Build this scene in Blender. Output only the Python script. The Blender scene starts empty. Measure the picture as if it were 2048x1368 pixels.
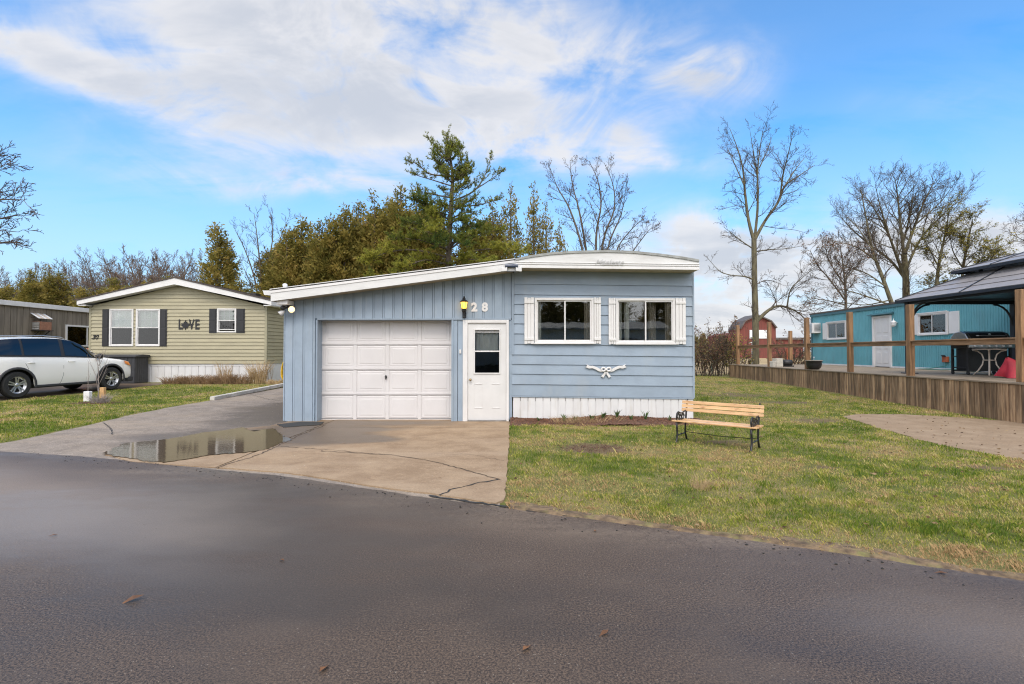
import bpy, math, random
import numpy as np
from mathutils import Vector, Matrix
R = math.radians
sin, cos, pi = math.sin, math.cos, math.pi
SC = bpy.context.scene
COL = SC.collection
random.seed(7)
RNG = np.random.default_rng(11)

# ------------------------------------------------------------------ camera
CAMH = 1.5
PITCH = R(1.06)
cam = bpy.data.cameras.new('camera'); camo = bpy.data.objects.new('camera', cam); COL.objects.link(camo)
cam.sensor_width = 36.0; cam.lens = 18.0
cam.clip_start = 0.05; cam.clip_end = 5000
camo.location = (0, 0, CAMH); camo.rotation_euler = (R(90) + PITCH, 0, 0)
SC.camera = camo
SC.render.resolution_x = 1024; SC.render.resolution_y = 684
SC.view_settings.view_transform = 'Standard'; SC.view_settings.look = 'None'
SC.view_settings.exposure = 0.42; SC.view_settings.gamma = 1.0
SC.view_settings.use_curve_mapping = False
SC.cycles.use_adaptive_sampling = False; SC.cycles.use_denoising = True; SC.cycles.denoising_prefilter = 'NONE'; SC.cycles.denoising_input_passes = 'RGB_ALBEDO_NORMAL'
SC.cycles.filter_width = 1.15
SC.cycles.max_bounces = 6
SC.cycles.transparent_max_bounces = 12
SC.cycles.caustics_reflective = False; SC.cycles.caustics_refractive = False

# ------------------------------------------------------------------ node helper
class NT:
    def __init__(s, tree): s.t = tree; s.n = tree.nodes; s.l = tree.links
    def new(s, kind, **kw):
        n = s.n.new(kind)
        for k, v in kw.items(): setattr(n, k, v)
        return n
    def put(s, sock, v):
        if isinstance(v, bpy.types.NodeSocket): s.l.new(v, sock)
        else: sock.default_value = v
    def m(s, op, a, b=0.0, c=0.0, clamp=False):
        n = s.new('ShaderNodeMath', operation=op, use_clamp=clamp)
        s.put(n.inputs[0], a); s.put(n.inputs[1], b); s.put(n.inputs[2], c)
        return n.outputs[0]
    def smooth(s, x, a, b):
        n = s.new('ShaderNodeMapRange', interpolation_type='SMOOTHSTEP')
        s.put(n.inputs[0], x); n.inputs[1].default_value = a; n.inputs[2].default_value = b
        return n.outputs[0]
    def noise(s, vec, scale, detail=4, rough=0.55, dist=0.0):
        n = s.new('ShaderNodeTexNoise'); s.put(n.inputs['Vector'], vec)
        n.inputs['Scale'].default_value = scale; n.inputs['Detail'].default_value = detail
        n.inputs['Roughness'].default_value = rough; n.inputs['Distortion'].default_value = dist
        return n.outputs['Fac']
    def mix(s, f, a, b, mode='MIX'):
        n = s.new('ShaderNodeMix', data_type='RGBA', blend_type=mode)
        s.put(n.inputs[0], f)
        for sock, v in ((n.inputs[6], a), (n.inputs[7], b)):
            if isinstance(v, (tuple, list)): v = tuple(v) + (1.0,) * (4 - len(v))
            s.put(sock, v)
        return n.outputs[2]
    def mapping(s, vec, scale=(1, 1, 1), rot=(0, 0, 0), loc=(0, 0, 0)):
        n = s.new('ShaderNodeMapping'); s.put(n.inputs[0], vec)
        n.inputs['Scale'].default_value = scale; n.inputs['Rotation'].default_value = rot; n.inputs['Location'].default_value = loc
        return n.outputs[0]

# ------------------------------------------------------------------ world
SUN_EL, SUN_AZ = R(50), R(184)       # azimuth clockwise from +y: behind the camera
W = bpy.data.worlds.new('World'); SC.world = W; W.use_nodes = True
t = NT(W.node_tree); t.n.clear()
out = t.new('ShaderNodeOutputWorld'); bg = t.new('ShaderNodeBackground')
bg.inputs['Strength'].default_value = 0.10
t.l.new(bg.outputs[0], out.inputs[0])
W.cycles.sampling_method = 'MANUAL'; W.cycles.sample_map_resolution = 512
sky = t.new('ShaderNodeTexSky', sky_type='NISHITA')
sky.sun_disc = False; sky.sun_elevation = SUN_EL; sky.sun_rotation = SUN_AZ
sky.air_density = 1.0; sky.dust_density = 0.6; sky.ozone_density = 2.2; sky.altitude = 200
tc = t.new('ShaderNodeTexCoord'); gen = tc.outputs['Generated']
sep = t.new('ShaderNodeSeparateXYZ'); t.l.new(gen, sep.inputs[0])
X, Y, Z = sep.outputs
zc = t.m('MAXIMUM', Z, 0.0)
pl = t.new('ShaderNodeCombineXYZ')           # directions laid on a flat cloud deck
den = t.m('ADD', zc, 0.22)
t.l.new(t.m('DIVIDE', X, den), pl.inputs[0]); t.l.new(t.m('DIVIDE', Y, den), pl.inputs[1])
plv = pl.outputs[0]
yf = t.m('MAXIMUM', Y, 0.08)
w1 = t.m('SUBTRACT', t.noise(gen, 3.2, 3), 0.5); w2 = t.m('SUBTRACT', t.noise(t.mapping(gen, loc=(5, 3, 1)), 3.2, 3), 0.5)
U = t.m('ADD', t.m('DIVIDE', X, yf), t.m('MULTIPLY', w1, 0.45))
V = t.m('ADD', t.m('DIVIDE', Z, yf), t.m('MULTIPLY', w2, 0.22))
front = t.smooth(Y, 0.08, 0.3)
def blob(u0, v0, a, b, amp, rot=0.0):
    du = t.m('SUBTRACT', U, u0); dv = t.m('SUBTRACT', V, v0)
    if rot:
        c_, s_ = cos(rot), sin(rot)
        du2 = t.m('ADD', t.m('MULTIPLY', du, c_), t.m('MULTIPLY', dv, s_))
        dv2 = t.m('SUBTRACT', t.m('MULTIPLY', dv, c_), t.m('MULTIPLY', du, s_))
        du, dv = du2, dv2
    q = t.m('ADD', t.m('POWER', t.m('ABSOLUTE', t.m('DIVIDE', du, a)), 2.0), t.m('POWER', t.m('ABSOLUTE', t.m('DIVIDE', dv, b)), 2.0))
    return t.m('MULTIPLY', t.m('EXPONENT', t.m('MULTIPLY', q, -1.0)), amp)
blobs = [(-0.38, 0.65, 0.42, 0.15, 1.15), (-0.20, 0.50, 0.26, 0.08, 0.8), (0.05, 0.62, 0.10, 0.12, 0.45), (-0.90, 0.585, 0.32, 0.045, 0.95, -0.33),
         (-0.10, 0.445, 0.28, 0.045, 0.55, -0.12), (-0.36, 0.365, 0.30, 0.030, 0.45, -0.13), (0.31, 0.55, 0.125, 0.07, 1.0),
         (0.07, 0.40, 0.16, 0.06, 0.5), (0.28, 0.37, 0.14, 0.022, 0.35), (0.55, 0.17, 0.34, 0.085, 1.25), (0.92, 0.24, 0.13, 0.06, 0.9),
         (-0.55, 0.37, 0.3, 0.03, 0.22), (0.5, 0.05, 0.9, 0.05, 0.8), (0.86, 0.47, 0.2, 0.03, 0.15)]
tot = None
for b in blobs:
    q = blob(*b); tot = q if tot is None else t.m('ADD', tot, q)
brk = t.smooth(t.noise(t.mapping(gen, scale=(1, 1, 2.0), rot=(0, 0.25, 0), loc=(2, 7, 4)), 4.2, 5, 0.62, 0.8), 0.33, 0.58)
tot = t.m('MULTIPLY', t.m('MULTIPLY', tot, front), t.m('ADD', 0.46, t.m('MULTIPLY', brk, 0.66)))
n1 = t.noise(t.mapping(plv, scale=(1.0, 2.2, 1), rot=(0, 0, 0.25)), 1.3, 6, 0.60, 0.4)
n2 = t.noise(t.mapping(gen, scale=(1, 1, 1.7)), 5.5, 6, 0.62, 0.6)
detail = t.m('ADD', t.m('MULTIPLY', n2, 0.9), t.m('MULTIPLY', n1, 0.5))
gencov = t.m('MULTIPLY', t.smooth(n1, 0.28, 0.52), t.m('SUBTRACT', 1.0, t.m('MULTIPLY', front, 0.86)))
dens = t.m('ADD', t.m('MULTIPLY', tot, t.m('SUBTRACT', t.m('MULTIPLY', detail, 3.6), 1.62)), gencov)
cover = t.m('MULTIPLY', t.smooth(dens, -0.08, 1.0), 0.93)
thick = t.smooth(t.m('ADD', t.m('MULTIPLY', tot, 0.8), t.m('MULTIPLY', t.m('SUBTRACT', n1, 0.5), 2.6)), 0.25, 1.35)
hs = t.new('ShaderNodeHueSaturation'); hs.inputs['Saturation'].default_value = 1.34; hs.inputs['Value'].default_value = 1.92
t.l.new(sky.outputs[0], hs.inputs['Color'])
CLOUD_W = (6.7, 6.6, 6.65); CLOUD_G = (4.8, 5.0, 5.45)
cl = t.mix(thick, CLOUD_W, CLOUD_G)
# the cloud sheet is brightest round the veiled sun, as any thin overcast is
dt = t.new('ShaderNodeVectorMath', operation='DOT_PRODUCT'); t.l.new(gen, dt.inputs[0])
dt.inputs[1].default_value = (sin(SUN_AZ) * cos(SUN_EL), cos(SUN_AZ) * cos(SUN_EL), sin(SUN_EL))
veil = t.m('ADD', 1.0, t.m('MULTIPLY', t.smooth(dt.outputs['Value'], -0.1, 1.0), 1.75))
vc = t.new('ShaderNodeCombineColor'); [t.l.new(veil, vc.inputs[i]) for i in range(3)]
cl = t.mix(1.0, cl, vc.outputs[0], 'MULTIPLY')
hz = t.m('SUBTRACT', 1.0, t.smooth(Z, -0.05, 0.42))
tint = t.mix(1.0, hs.outputs[0], (1.0, 1.16, 1.14), 'MULTIPLY')
skyc = t.mix(t.m('MULTIPLY', hz, 0.92), tint, (3.35, 4.6, 6.7))
t.l.new(t.mix(cover, skyc, cl), bg.inputs['Color'])

sun = bpy.data.lights.new('sun', 'SUN'); suno = bpy.data.objects.new('sun', sun); COL.objects.link(suno)
sun.energy = 1.25; sun.angle = R(18); sun.color = (1.0, 0.90, 0.77)
sd = Vector((sin(SUN_AZ) * cos(SUN_EL), cos(SUN_AZ) * cos(SUN_EL), sin(SUN_EL)))
suno.rotation_euler = (-sd).to_track_quat('-Z', 'Y').to_euler(); suno.location = (-6, -10, 20)

# ------------------------------------------------------------------ places
def H(y):                                    # the ground climbs 20 cm between the fronts and the back of the lots
    return 0.2 * min(max((y - 11.0) / 10.0, 0.0), 1.0)
def P(px, py, Yd):
    u = (px - 1024) / 1024; v = (684 - py) / 1024
    dy = cos(PITCH) - v * sin(PITCH); dz = sin(PITCH) + v * cos(PITCH); k = Yd / dy
    return Vector((u * k, Yd, CAMH + dz * k))
def G(px, py):
    z = 0.0
    for _ in range(6):
        u = (px - 1024) / 1024; v = (684 - py) / 1024
        dy = cos(PITCH) - v * sin(PITCH); dz = sin(PITCH) + v * cos(PITCH)
        k = (z - CAMH) / dz; z = H(dy * k)
    return Vector((u * k, dy * k, z))

# ------------------------------------------------------------------ materials
M = {}
def mat(name, col, rough=0.6, var=0.12, scale=4.0, col2=None, metal=0.0, spec=0.5, stretch=(1, 1, 1), rnd=0.0,
        bump=0.0, bscale=60.0, dirt=None, coat=0.0, emit=None, bstretch=None):
    m = bpy.data.materials.new(name); m.use_nodes = True
    t = NT(m.node_tree); bs = t.n['Principled BSDF']
    tc = t.new('ShaderNodeTexCoord'); ob = tc.outputs['Object']
    oi = t.new('ShaderNodeObjectInfo')
    off = t.new('ShaderNodeVectorMath', operation='ADD')
    sc_ = t.new('ShaderNodeVectorMath', operation='SCALE'); t.put(sc_.inputs[0], (17.0, 9.0, 13.0)); t.put(sc_.inputs['Scale'], oi.outputs['Random'] if rnd else 0.0)
    t.l.new(ob, off.inputs[0]); t.l.new(sc_.outputs[0], off.inputs[1])
    vec = t.mapping(off.outputs[0], scale=stretch)
    n = t.noise(vec, scale, 6, 0.6)
    lo = tuple(c * (1 - var) for c in col); hi = col2 or tuple(min(1, c * (1 + var)) for c in col)
    c = t.mix(t.smooth(n, 0.3, 0.7), lo, hi)
    if rnd:
        k = t.m('ADD', t.m('MULTIPLY', oi.outputs['Random'], rnd), 1 - rnd * 0.5)
        cc = t.new('ShaderNodeCombineColor'); [t.l.new(k, cc.inputs[i]) for i in range(3)]
        c = t.mix(1.0, c, cc.outputs[0], 'MULTIPLY')
    if dirt:
        dcol, amt, dscale, dst = dirt
        dn = t.noise(t.mapping(ob, scale=dst), dscale, 7, 0.65)
        c = t.mix(t.m('MULTIPLY', t.smooth(dn, 0.48, 0.75), amt), c, dcol)
    t.put(bs.inputs['Base Color'], c)
    rr = t.m('ADD', t.m('MULTIPLY', t.m('SUBTRACT', n, 0.5), 0.25), rough, clamp=True)
    t.put(bs.inputs['Roughness'], rr)
    bs.inputs['Metallic'].default_value = metal
    bs.inputs['Specular IOR Level'].default_value = spec
    bs.inputs['Coat Weight'].default_value = coat; bs.inputs['Coat Roughness'].default_value = 0.06
    if emit:
        bs.inputs['Emission Color'].default_value = tuple(emit[0]) + (1,); bs.inputs['Emission Strength'].default_value = emit[1]
    if bump:
        b = t.new('ShaderNodeBump'); b.inputs['Strength'].default_value = bump; b.inputs['Distance'].default_value = 0.01
        t.put(b.inputs['Height'], t.noise(t.mapping(off.outputs[0], scale=bstretch or stretch), bscale, 4, 0.6))
        t.l.new(b.outputs[0], bs.inputs['Normal'])
    M[name] = m
    return m
brown = (0.16, 0.11, 0.07)
mat('blue_paint', (0.268, 0.332, 0.408), 0.5, 0.08, 1.6, rnd=0.08, dirt=((0.33, 0.36, 0.38), 0.45, 2.2, (1, 1, 0.35)), bump=0.55, bscale=4.5)
mat('blue_boards', (0.278, 0.346, 0.425), 0.6, 0.08, 2.0, rnd=0.10, dirt=((0.32, 0.36, 0.39), 0.4, 3.0, (2.5, 1, 0.25)), bump=0.25, bscale=25, bstretch=(6, 6, 0.6))
mat('blue_shadow_gap', (0.12, 0.16, 0.21), 0.8, 0.15, 3)
mat('white_paint', (0.70, 0.69, 0.685), 0.45, 0.05, 2.0, rnd=0.04, dirt=((0.52, 0.50, 0.46), 0.35, 2.5, (1, 1, 0.4)), bump=0.06, bscale=30)
mat('white_skirt', (0.66, 0.655, 0.66), 0.5, 0.05, 2.0, rnd=0.06, dirt=((0.50, 0.46, 0.40), 0.4, 3.0, (3, 1, 0.5)), bump=0.1, bscale=20)
mat('garage_white', (0.66, 0.64, 0.64), 0.45, 0.04, 1.5, dirt=((0.60, 0.58, 0.56), 0.3, 2.0, (1, 1, 0.6)))
mat('fascia_white', (0.66, 0.66, 0.655), 0.5, 0.06, 1.5, dirt=((0.42, 0.41, 0.38), 0.35, 3.0, (0.6, 1, 3)))
mat('door_white', (0.66, 0.655, 0.65), 0.4, 0.04, 2.0, dirt=((0.55, 0.54, 0.52), 0.25, 2.0, (1, 1, 0.6)))
mat('soffit', (0.45, 0.40, 0.30), 0.7, 0.15, 3, dirt=((0.2, 0.15, 0.09), 0.5, 5, (1, 1, 1)))
mat('roof_grey', (0.30, 0.31, 0.30), 0.6, 0.2, 6, dirt=((0.16, 0.15, 0.12), 0.6, 4, (1, 1, 1)))
mat('roof_white', (0.66, 0.66, 0.66), 0.5, 0.08, 3)
mat('shingle', (0.105, 0.085, 0.075), 0.9, 0.3, 20, rnd=0.15, bump=0.5, bscale=80)
mat('tar', (0.025, 0.024, 0.022), 0.7, 0.3, 15)
mat('black_iron', (0.014, 0.014, 0.016), 0.4, 0.2, 20, bump=0.3, bscale=80)
mat('black_plastic', (0.02, 0.02, 0.022), 0.5, 0.2, 10)
mat('charcoal_box', (0.036, 0.037, 0.042), 0.6, 0.2, 5, bump=0.2, bscale=40)
mat('gazebo_frame', (0.022, 0.026, 0.036), 0.42, 0.15, 10)
mat('gazebo_roof', (0.27, 0.25, 0.245), 0.42, 0.08, 3, spec=0.5)
mat('chrome', (0.62, 0.62, 0.62), 0.22, 0.1, 5, metal=1.0)
mat('brushed_steel', (0.5, 0.5, 0.5), 0.35, 0.1, 8, metal=1.0)
mat('brass', (0.40, 0.30, 0.16), 0.35, 0.15, 12, metal=1.0)
mat('olive_siding', (0.37, 0.335, 0.225), 0.55, 0.06, 1.5, rnd=0.07, dirt=((0.22, 0.20, 0.15), 0.3, 1.5, (0.4, 1, 2)))
mat('olive_trim', (0.315, 0.292, 0.20), 0.55, 0.06, 2)
mat('shutter_black', (0.022, 0.022, 0.025), 0.5, 0.15, 6)
mat('shed_board', (0.19, 0.162, 0.128), 0.75, 0.2, 3, rnd=0.22, stretch=(3, 3, 0.4), bump=0.3, bscale=25)
mat('shed_gap', (0.055, 0.05, 0.042), 0.85, 0.2, 3)
mat('teal_siding', (0.125, 0.355, 0.41), 0.5, 0.08, 1.2, rnd=0.05, dirt=((0.12, 0.22, 0.25), 0.4, 2.0, (1, 1, 0.3)))
mat('teal_trim', (0.055, 0.145, 0.175), 0.5, 0.1, 2)
mat('pine_slat', (0.62, 0.36, 0.16), 0.42, 0.1, 2.5, col2=(0.72, 0.47, 0.24), rnd=0.14, stretch=(0.8, 9, 9), dirt=((0.28, 0.11, 0.03), 0.8, 4.5, (1.2, 2.5, 2.5)), coat=0.25)
mat('deck_post', (0.24, 0.125, 0.055), 0.65, 0.3, 2.2, col2=(0.36, 0.205, 0.10), rnd=0.25, stretch=(9, 9, 0.7), dirt=((0.10, 0.075, 0.05), 0.5, 3.0, (3, 3, 0.6)), bump=0.35, bscale=22, bstretch=(9, 9, 0.6))
mat('deck_rail', (0.23, 0.125, 0.06), 0.65, 0.3, 2.2, col2=(0.37, 0.22, 0.115), rnd=0.25, stretch=(9, 0.7, 9), dirt=((0.08, 0.06, 0.045), 0.6, 2.0, (3, 0.7, 3)), bump=0.3, bscale=20)
mat('weathered_board', (0.225, 0.130, 0.066), 0.8, 0.35, 2.5, col2=(0.43, 0.285, 0.165), rnd=0.95, stretch=(7, 7, 0.6), dirt=((0.06, 0.045, 0.032), 0.65, 2.2, (4, 4, 0.5)), bump=0.4, bscale=24, bstretch=(9, 9, 0.5))
mat('deck_floor', (0.24, 0.18, 0.12), 0.75, 0.3, 2.5, col2=(0.34, 0.27, 0.19), rnd=0.25, stretch=(7, 0.7, 7), dirt=((0.12, 0.09, 0.06), 0.5, 2.5, (2, 0.6, 2)))
mat('bark', (0.085, 0.066, 0.048), 0.9, 0.35, 7, col2=(0.15, 0.12, 0.09), stretch=(2, 2, 0.5), bump=0.6, bscale=18, bstretch=(3, 3, 0.5))
mat('mossy_bark', (0.10, 0.085, 0.055), 0.9, 0.3, 4, col2=(0.16, 0.14, 0.08), stretch=(2, 2, 0.5), bump=0.5, bscale=18, bstretch=(3, 3, 0.5))
mat('twig', (0.060, 0.044, 0.034), 0.9, 0.3, 1.5, col2=(0.105, 0.076, 0.055))
mat('twig_grey', (0.115, 0.080, 0.060), 0.9, 0.3, 1.5, col2=(0.185, 0.130, 0.098))
mat('barn_red', (0.165, 0.046, 0.036), 0.8, 0.2, 1.0, rnd=0.1, stretch=(3, 3, 0.3))
mat('barn_roof', (0.10, 0.085, 0.08), 0.7, 0.2, 1.0)
mat('tin_white', (0.72, 0.74, 0.78), 0.35, 0.05, 2)
mat('car_white', (0.82, 0.80, 0.76), 0.35, 0.015, 1.0, coat=0.35)
mat('tyre', (0.018, 0.018, 0.018), 0.8, 0.2, 15)
mat('cladding', (0.035, 0.035, 0.038), 0.6, 0.15, 10)
mat('alloy', (0.62, 0.62, 0.63), 0.3, 0.08, 6, metal=0.9)
mat('amber', (0.75, 0.22, 0.03), 0.2, 0.1, 10, coat=0.5)
mat('tail_red', (0.45, 0.02, 0.02), 0.2, 0.1, 10, coat=0.5)
mat('concrete_block', (0.52, 0.49, 0.43), 0.9, 0.12, 8, bump=0.4, bscale=50)
mat('red_cover', (0.42, 0.018, 0.035), 0.6, 0.15, 4)
mat('tan_metal', (0.50, 0.43, 0.36), 0.45, 0.1, 6)
mat('yellow_hose', (0.72, 0.45, 0.03), 0.4, 0.1, 6)
mat('green_hose', (0.05, 0.20, 0.16), 0.5, 0.1, 6)
mat('rust_paint', (0.34, 0.09, 0.035), 0.6, 0.25, 6)
mat('brick_box', (0.33, 0.16, 0.10), 0.8, 0.2, 8)
mat('timber_white', (0.50, 0.48, 0.44), 0.8, 0.15, 3, stretch=(1, 1, 1), dirt=((0.17, 0.14, 0.11), 0.85, 3.0, (2, 2, 2)), bump=0.3)
mat('stake_wood', (0.55, 0.33, 0.15), 0.7, 0.2, 8)
mat('mulch', (0.085, 0.045, 0.03), 0.95, 0.5, 30, col2=(0.19, 0.10, 0.065), rnd=0.3)
mat('dry_stalk', (0.42, 0.29, 0.15), 0.85, 0.3, 3, col2=(0.55, 0.40, 0.22))
mat('dry_brown', (0.21, 0.125, 0.07), 0.85, 0.35, 3, col2=(0.37, 0.24, 0.13))
mat('grey_stem', (0.27, 0.23, 0.21), 0.85, 0.3, 3)
mat('fallen_leaf', (0.17, 0.075, 0.028), 0.7, 0.3, 15, rnd=0.5)
mat('pebble', (0.33, 0.29, 0.24), 0.8, 0.3, 10, rnd=0.7)
mat('curtain', (0.62, 0.60, 0.56), 0.9, 0.08, 4)
mat('curtain_tan', (0.36, 0.30, 0.24), 0.9, 0.08, 4)
mat('room', (0.16, 0.14, 0.125), 0.9, 0.1, 1)
mat('blind', (0.55, 0.60, 0.52), 0.7, 0.06, 3)
mat('pipe_green', (0.16, 0.25, 0.20), 0.6, 0.15, 10)
mat('lamp_glow', (0.9, 0.55, 0.1), 0.4, 0.1, 20, emit=((1.0, 0.52, 0.07), 2.2))
mat('bulb_glow', (0.95, 0.75, 0.45), 0.3, 0.05, 20, emit=((1.0, 0.62, 0.28), 1.6))
mat('script_grey', (0.50, 0.50, 0.50), 0.4, 0.1, 20)
mat('clear_lens', (0.70, 0.70, 0.70), 0.15, 0.05, 20, spec=0.8)
mat('solar_cell', (0.03, 0.05, 0.10), 0.15, 0.1, 20, spec=0.8)

def glassmat(name, tint, refl, opac, rough=0.02):
    m = bpy.data.materials.new(name); m.use_nodes = True; t = NT(m.node_tree); t.n.clear()
    o = t.new('ShaderNodeOutputMaterial'); mx = t.new('ShaderNodeMixShader')
    tr = t.new('ShaderNodeBsdfTransparent'); tr.inputs[0].default_value = tuple(tint) + (1,)
    gl = t.new('ShaderNodeBsdfGlossy'); gl.inputs['Roughness'].default_value = rough; gl.inputs[0].default_value = (1, 1, 1, 1)
    fr = t.new('ShaderNodeFresnel'); fr.inputs[0].default_value = 1.5
    tc = t.new('ShaderNodeTexCoord')
    b = t.new('ShaderNodeBump'); b.inputs['Strength'].default_value = 0.05; b.inputs['Distance'].default_value = 0.02
    t.put(b.inputs['Height'], t.noise(tc.outputs['Object'], 2.5, 2)); t.l.new(b.outputs[0], gl.inputs['Normal'])
    t.put(mx.inputs[0], t.m('ADD', t.m('MULTIPLY', fr.outputs[0], refl), opac, clamp=True))
    t.l.new(tr.outputs[0], mx.inputs[1]); t.l.new(gl.outputs[0], mx.inputs[2]); t.l.new(mx.outputs[0], o.inputs[0])
    M[name] = m
glassmat('window_glass', (0.93, 0.95, 0.94), 1.7, 0.01)
glassmat('car_glass', (0.10, 0.11, 0.11), 1.5, 0.01)
glassmat('screen_glass', (0.35, 0.36, 0.36), 1.2, 0.0)

# ------------------------------------------------------------------ mesh builder
class MB:
    def __init__(s): s.v = []; s.f = []
    def add(s, vs, fs):
        o = len(s.v); s.v += [tuple(q) for q in vs]; s.f += [tuple(i + o for i in f) for f in fs]; return s
    def box(s, x0, x1, y0, y1, z0, z1):
        if x0 > x1: x0, x1 = x1, x0
        if y0 > y1: y0, y1 = y1, y0
        if z0 > z1: z0, z1 = z1, z0
        return s.add([(x0, y0, z0), (x1, y0, z0), (x1, y1, z0), (x0, y1, z0), (x0, y0, z1), (x1, y0, z1), (x1, y1, z1), (x0, y1, z1)],
              [(0, 3, 2, 1), (4, 5, 6, 7), (0, 1, 5, 4), (1, 2, 6, 5), (2, 3, 7, 6), (3, 0, 4, 7)])
    def obox(s, c, a, b, d):
        c, a, b, d = map(Vector, (c, a, b, d))
        vs = [c + sx * a + sy * b + sz * d for sz in (-1, 1) for sx, sy in ((-1, -1), (1, -1), (1, 1), (-1, 1))]
        return s.add(vs, [(0, 3, 2, 1), (4, 5, 6, 7), (0, 1, 5, 4), (1, 2, 6, 5), (2, 3, 7, 6), (3, 0, 4, 7)])
    def beam(s, p, q, w, h, up=(0, 0, 1)):
        p, q = Vector(p), Vector(q); d = (q - p); L = d.length; d.normalize()
        up = Vector(up); sx = d.cross(up)
        if sx.length < 1e-4: sx = d.cross(Vector((0, 1, 0)))
        sx.normalize(); uz = sx.cross(d)
        return s.obox((p + q) / 2, d * L / 2, sx * w / 2, uz * h / 2)
    def prism(s, poly, axis, a, b):
        n = len(poly)
        def mk(p, w):
            return {'x': (w, p[0], p[1]), 'y': (p[0], w, p[1]), 'z': (p[0], p[1], w)}[axis]
        vs = [mk(p, a) for p in poly] + [mk(p, b) for p in poly]
        fs = [tuple(range(n))[::-1], tuple(range(n, 2 * n))] + [(i, (i + 1) % n, n + (i + 1) % n, n + i) for i in range(n)]
        return s.add(vs, fs)
    def tube(s, pts, r, n=8, cap=True):
        pts = [Vector(p) for p in pts]; m = len(pts)
        rs = r if isinstance(r, (list, tuple)) else [r] * m
        ref = None; vs = []
        for i, p in enumerate(pts):
            d = (pts[min(i + 1, m - 1)] - pts[max(i - 1, 0)]).normalized()
            if ref is None:
                ref = d.cross(Vector((0, 0, 1)))
                if ref.length < 1e-3: ref = d.cross(Vector((1, 0, 0)))
            ref = (ref - d * ref.dot(d)).normalized(); bi = d.cross(ref)
            vs += [p + (ref * cos(2 * pi * k / n) + bi * sin(2 * pi * k / n)) * rs[i] for k in range(n)]
        fs = [(i * n + k, i * n + (k + 1) % n, (i + 1) * n + (k + 1) % n, (i + 1) * n + k) for i in range(m - 1) for k in range(n)]
        if cap: fs += [tuple(range(n))[::-1], tuple((m - 1) * n + k for k in range(n))]
        return s.add(vs, fs)
    def lathe(s, prof, c=(0, 0, 0), n=16, axis='z', cap=True):
        vs = []; c = Vector(c); m = len(prof)
        for r, h in prof:
            for k in range(n):
                a = 2 * pi * k / n
                q = {'z': (r * cos(a), r * sin(a), h), 'y': (r * cos(a), h, r * sin(a)), 'x': (h, r * cos(a), r * sin(a))}[axis]
                vs.append(c + Vector(q))
        fs = [(i * n + k, i * n + (k + 1) % n, (i + 1) * n + (k + 1) % n, (i + 1) * n + k) for i in range(m - 1) for k in range(n)]
        if cap and prof[0][0] > 1e-6: fs.append(tuple(range(n))[::-1])
        if cap and prof[-1][0] > 1e-6: fs.append(tuple((m - 1) * n + k for k in range(n)))
        return s.add(vs, fs)
    def shear(s, k, x0=0.0):
        s.v = [(x, y, z - k * (x - x0)) for x, y, z in s.v]; return s
    def move(s, d):
        s.v = [(x + d[0], y + d[1], z + d[2]) for x, y, z in s.v]; return s
    def mesh(s, name, m, smooth=False):
        me = bpy.data.meshes.new(name); me.from_pydata(s.v, [], s.f)
        me.materials.append(M[m] if isinstance(m, str) else m)
        if smooth:
            me.polygons.foreach_set('use_smooth', [True] * len(me.polygons))
        me.update(); return me
    def build(s, name, m, parent=None, smooth=False, bevel=0.0, sub=0, loc=None):
        o = link(name, s.mesh(name, m, smooth), parent, loc)
        if sub:
            d = o.modifiers.new('subdivision', 'SUBSURF'); d.levels = sub; d.render_levels = sub
        if bevel:
            d = o.modifiers.new('bevel', 'BEVEL'); d.width = bevel; d.segments = 2; d.limit_method = 'ANGLE'
        return o
def link(name, me, parent=None, loc=None):
    o = bpy.data.objects.new(name, me); COL.objects.link(o)
    if parent: o.parent = parent
    if loc is not None: o.location = loc
    return o
def tag(o, label, cat, group=None):
    o['label'] = label; o['category'] = cat
    if group: o['group'] = group
    return o
def thing(name, label, cat, loc=(0, 0, 0), rz=0.0, group=None):
    o = bpy.data.objects.new(name, None); COL.objects.link(o); o.empty_display_size = 0.2
    o.location = loc; o.rotation_euler = (0, 0, rz)
    return tag(o, label, cat, group)
def struct(o, kind='structure'):
    o['kind'] = kind; return o
def bx(name, m, parent, x0, x1, y0, y1, z0, z1, bevel=0.0):
    return MB().box(x0, x1, y0, y1, z0, z1).build(name, m, parent, bevel=bevel)
def text_mesh(s, size, depth, m, name, bold=0.0, shear=0.0):
    cu = bpy.data.curves.new('lettering', 'FONT'); cu.body = s; cu.size = size; cu.extrude = depth; cu.offset = bold; cu.shear = shear
    cu.align_x = 'CENTER'; cu.align_y = 'CENTER'; cu.resolution_u = 4
    o = bpy.data.objects.new('lettering', cu); COL.objects.link(o)
    dg = bpy.context.evaluated_depsgraph_get(); dg.update()
    me = bpy.data.meshes.new_from_object(o.evaluated_get(dg)); me.name = name
    bpy.data.objects.remove(o); bpy.data.curves.remove(cu)
    me.transform(Matrix.Rotation(pi / 2, 4, 'X'))
    me.materials.clear(); me.materials.append(M[m])
    return me

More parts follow.
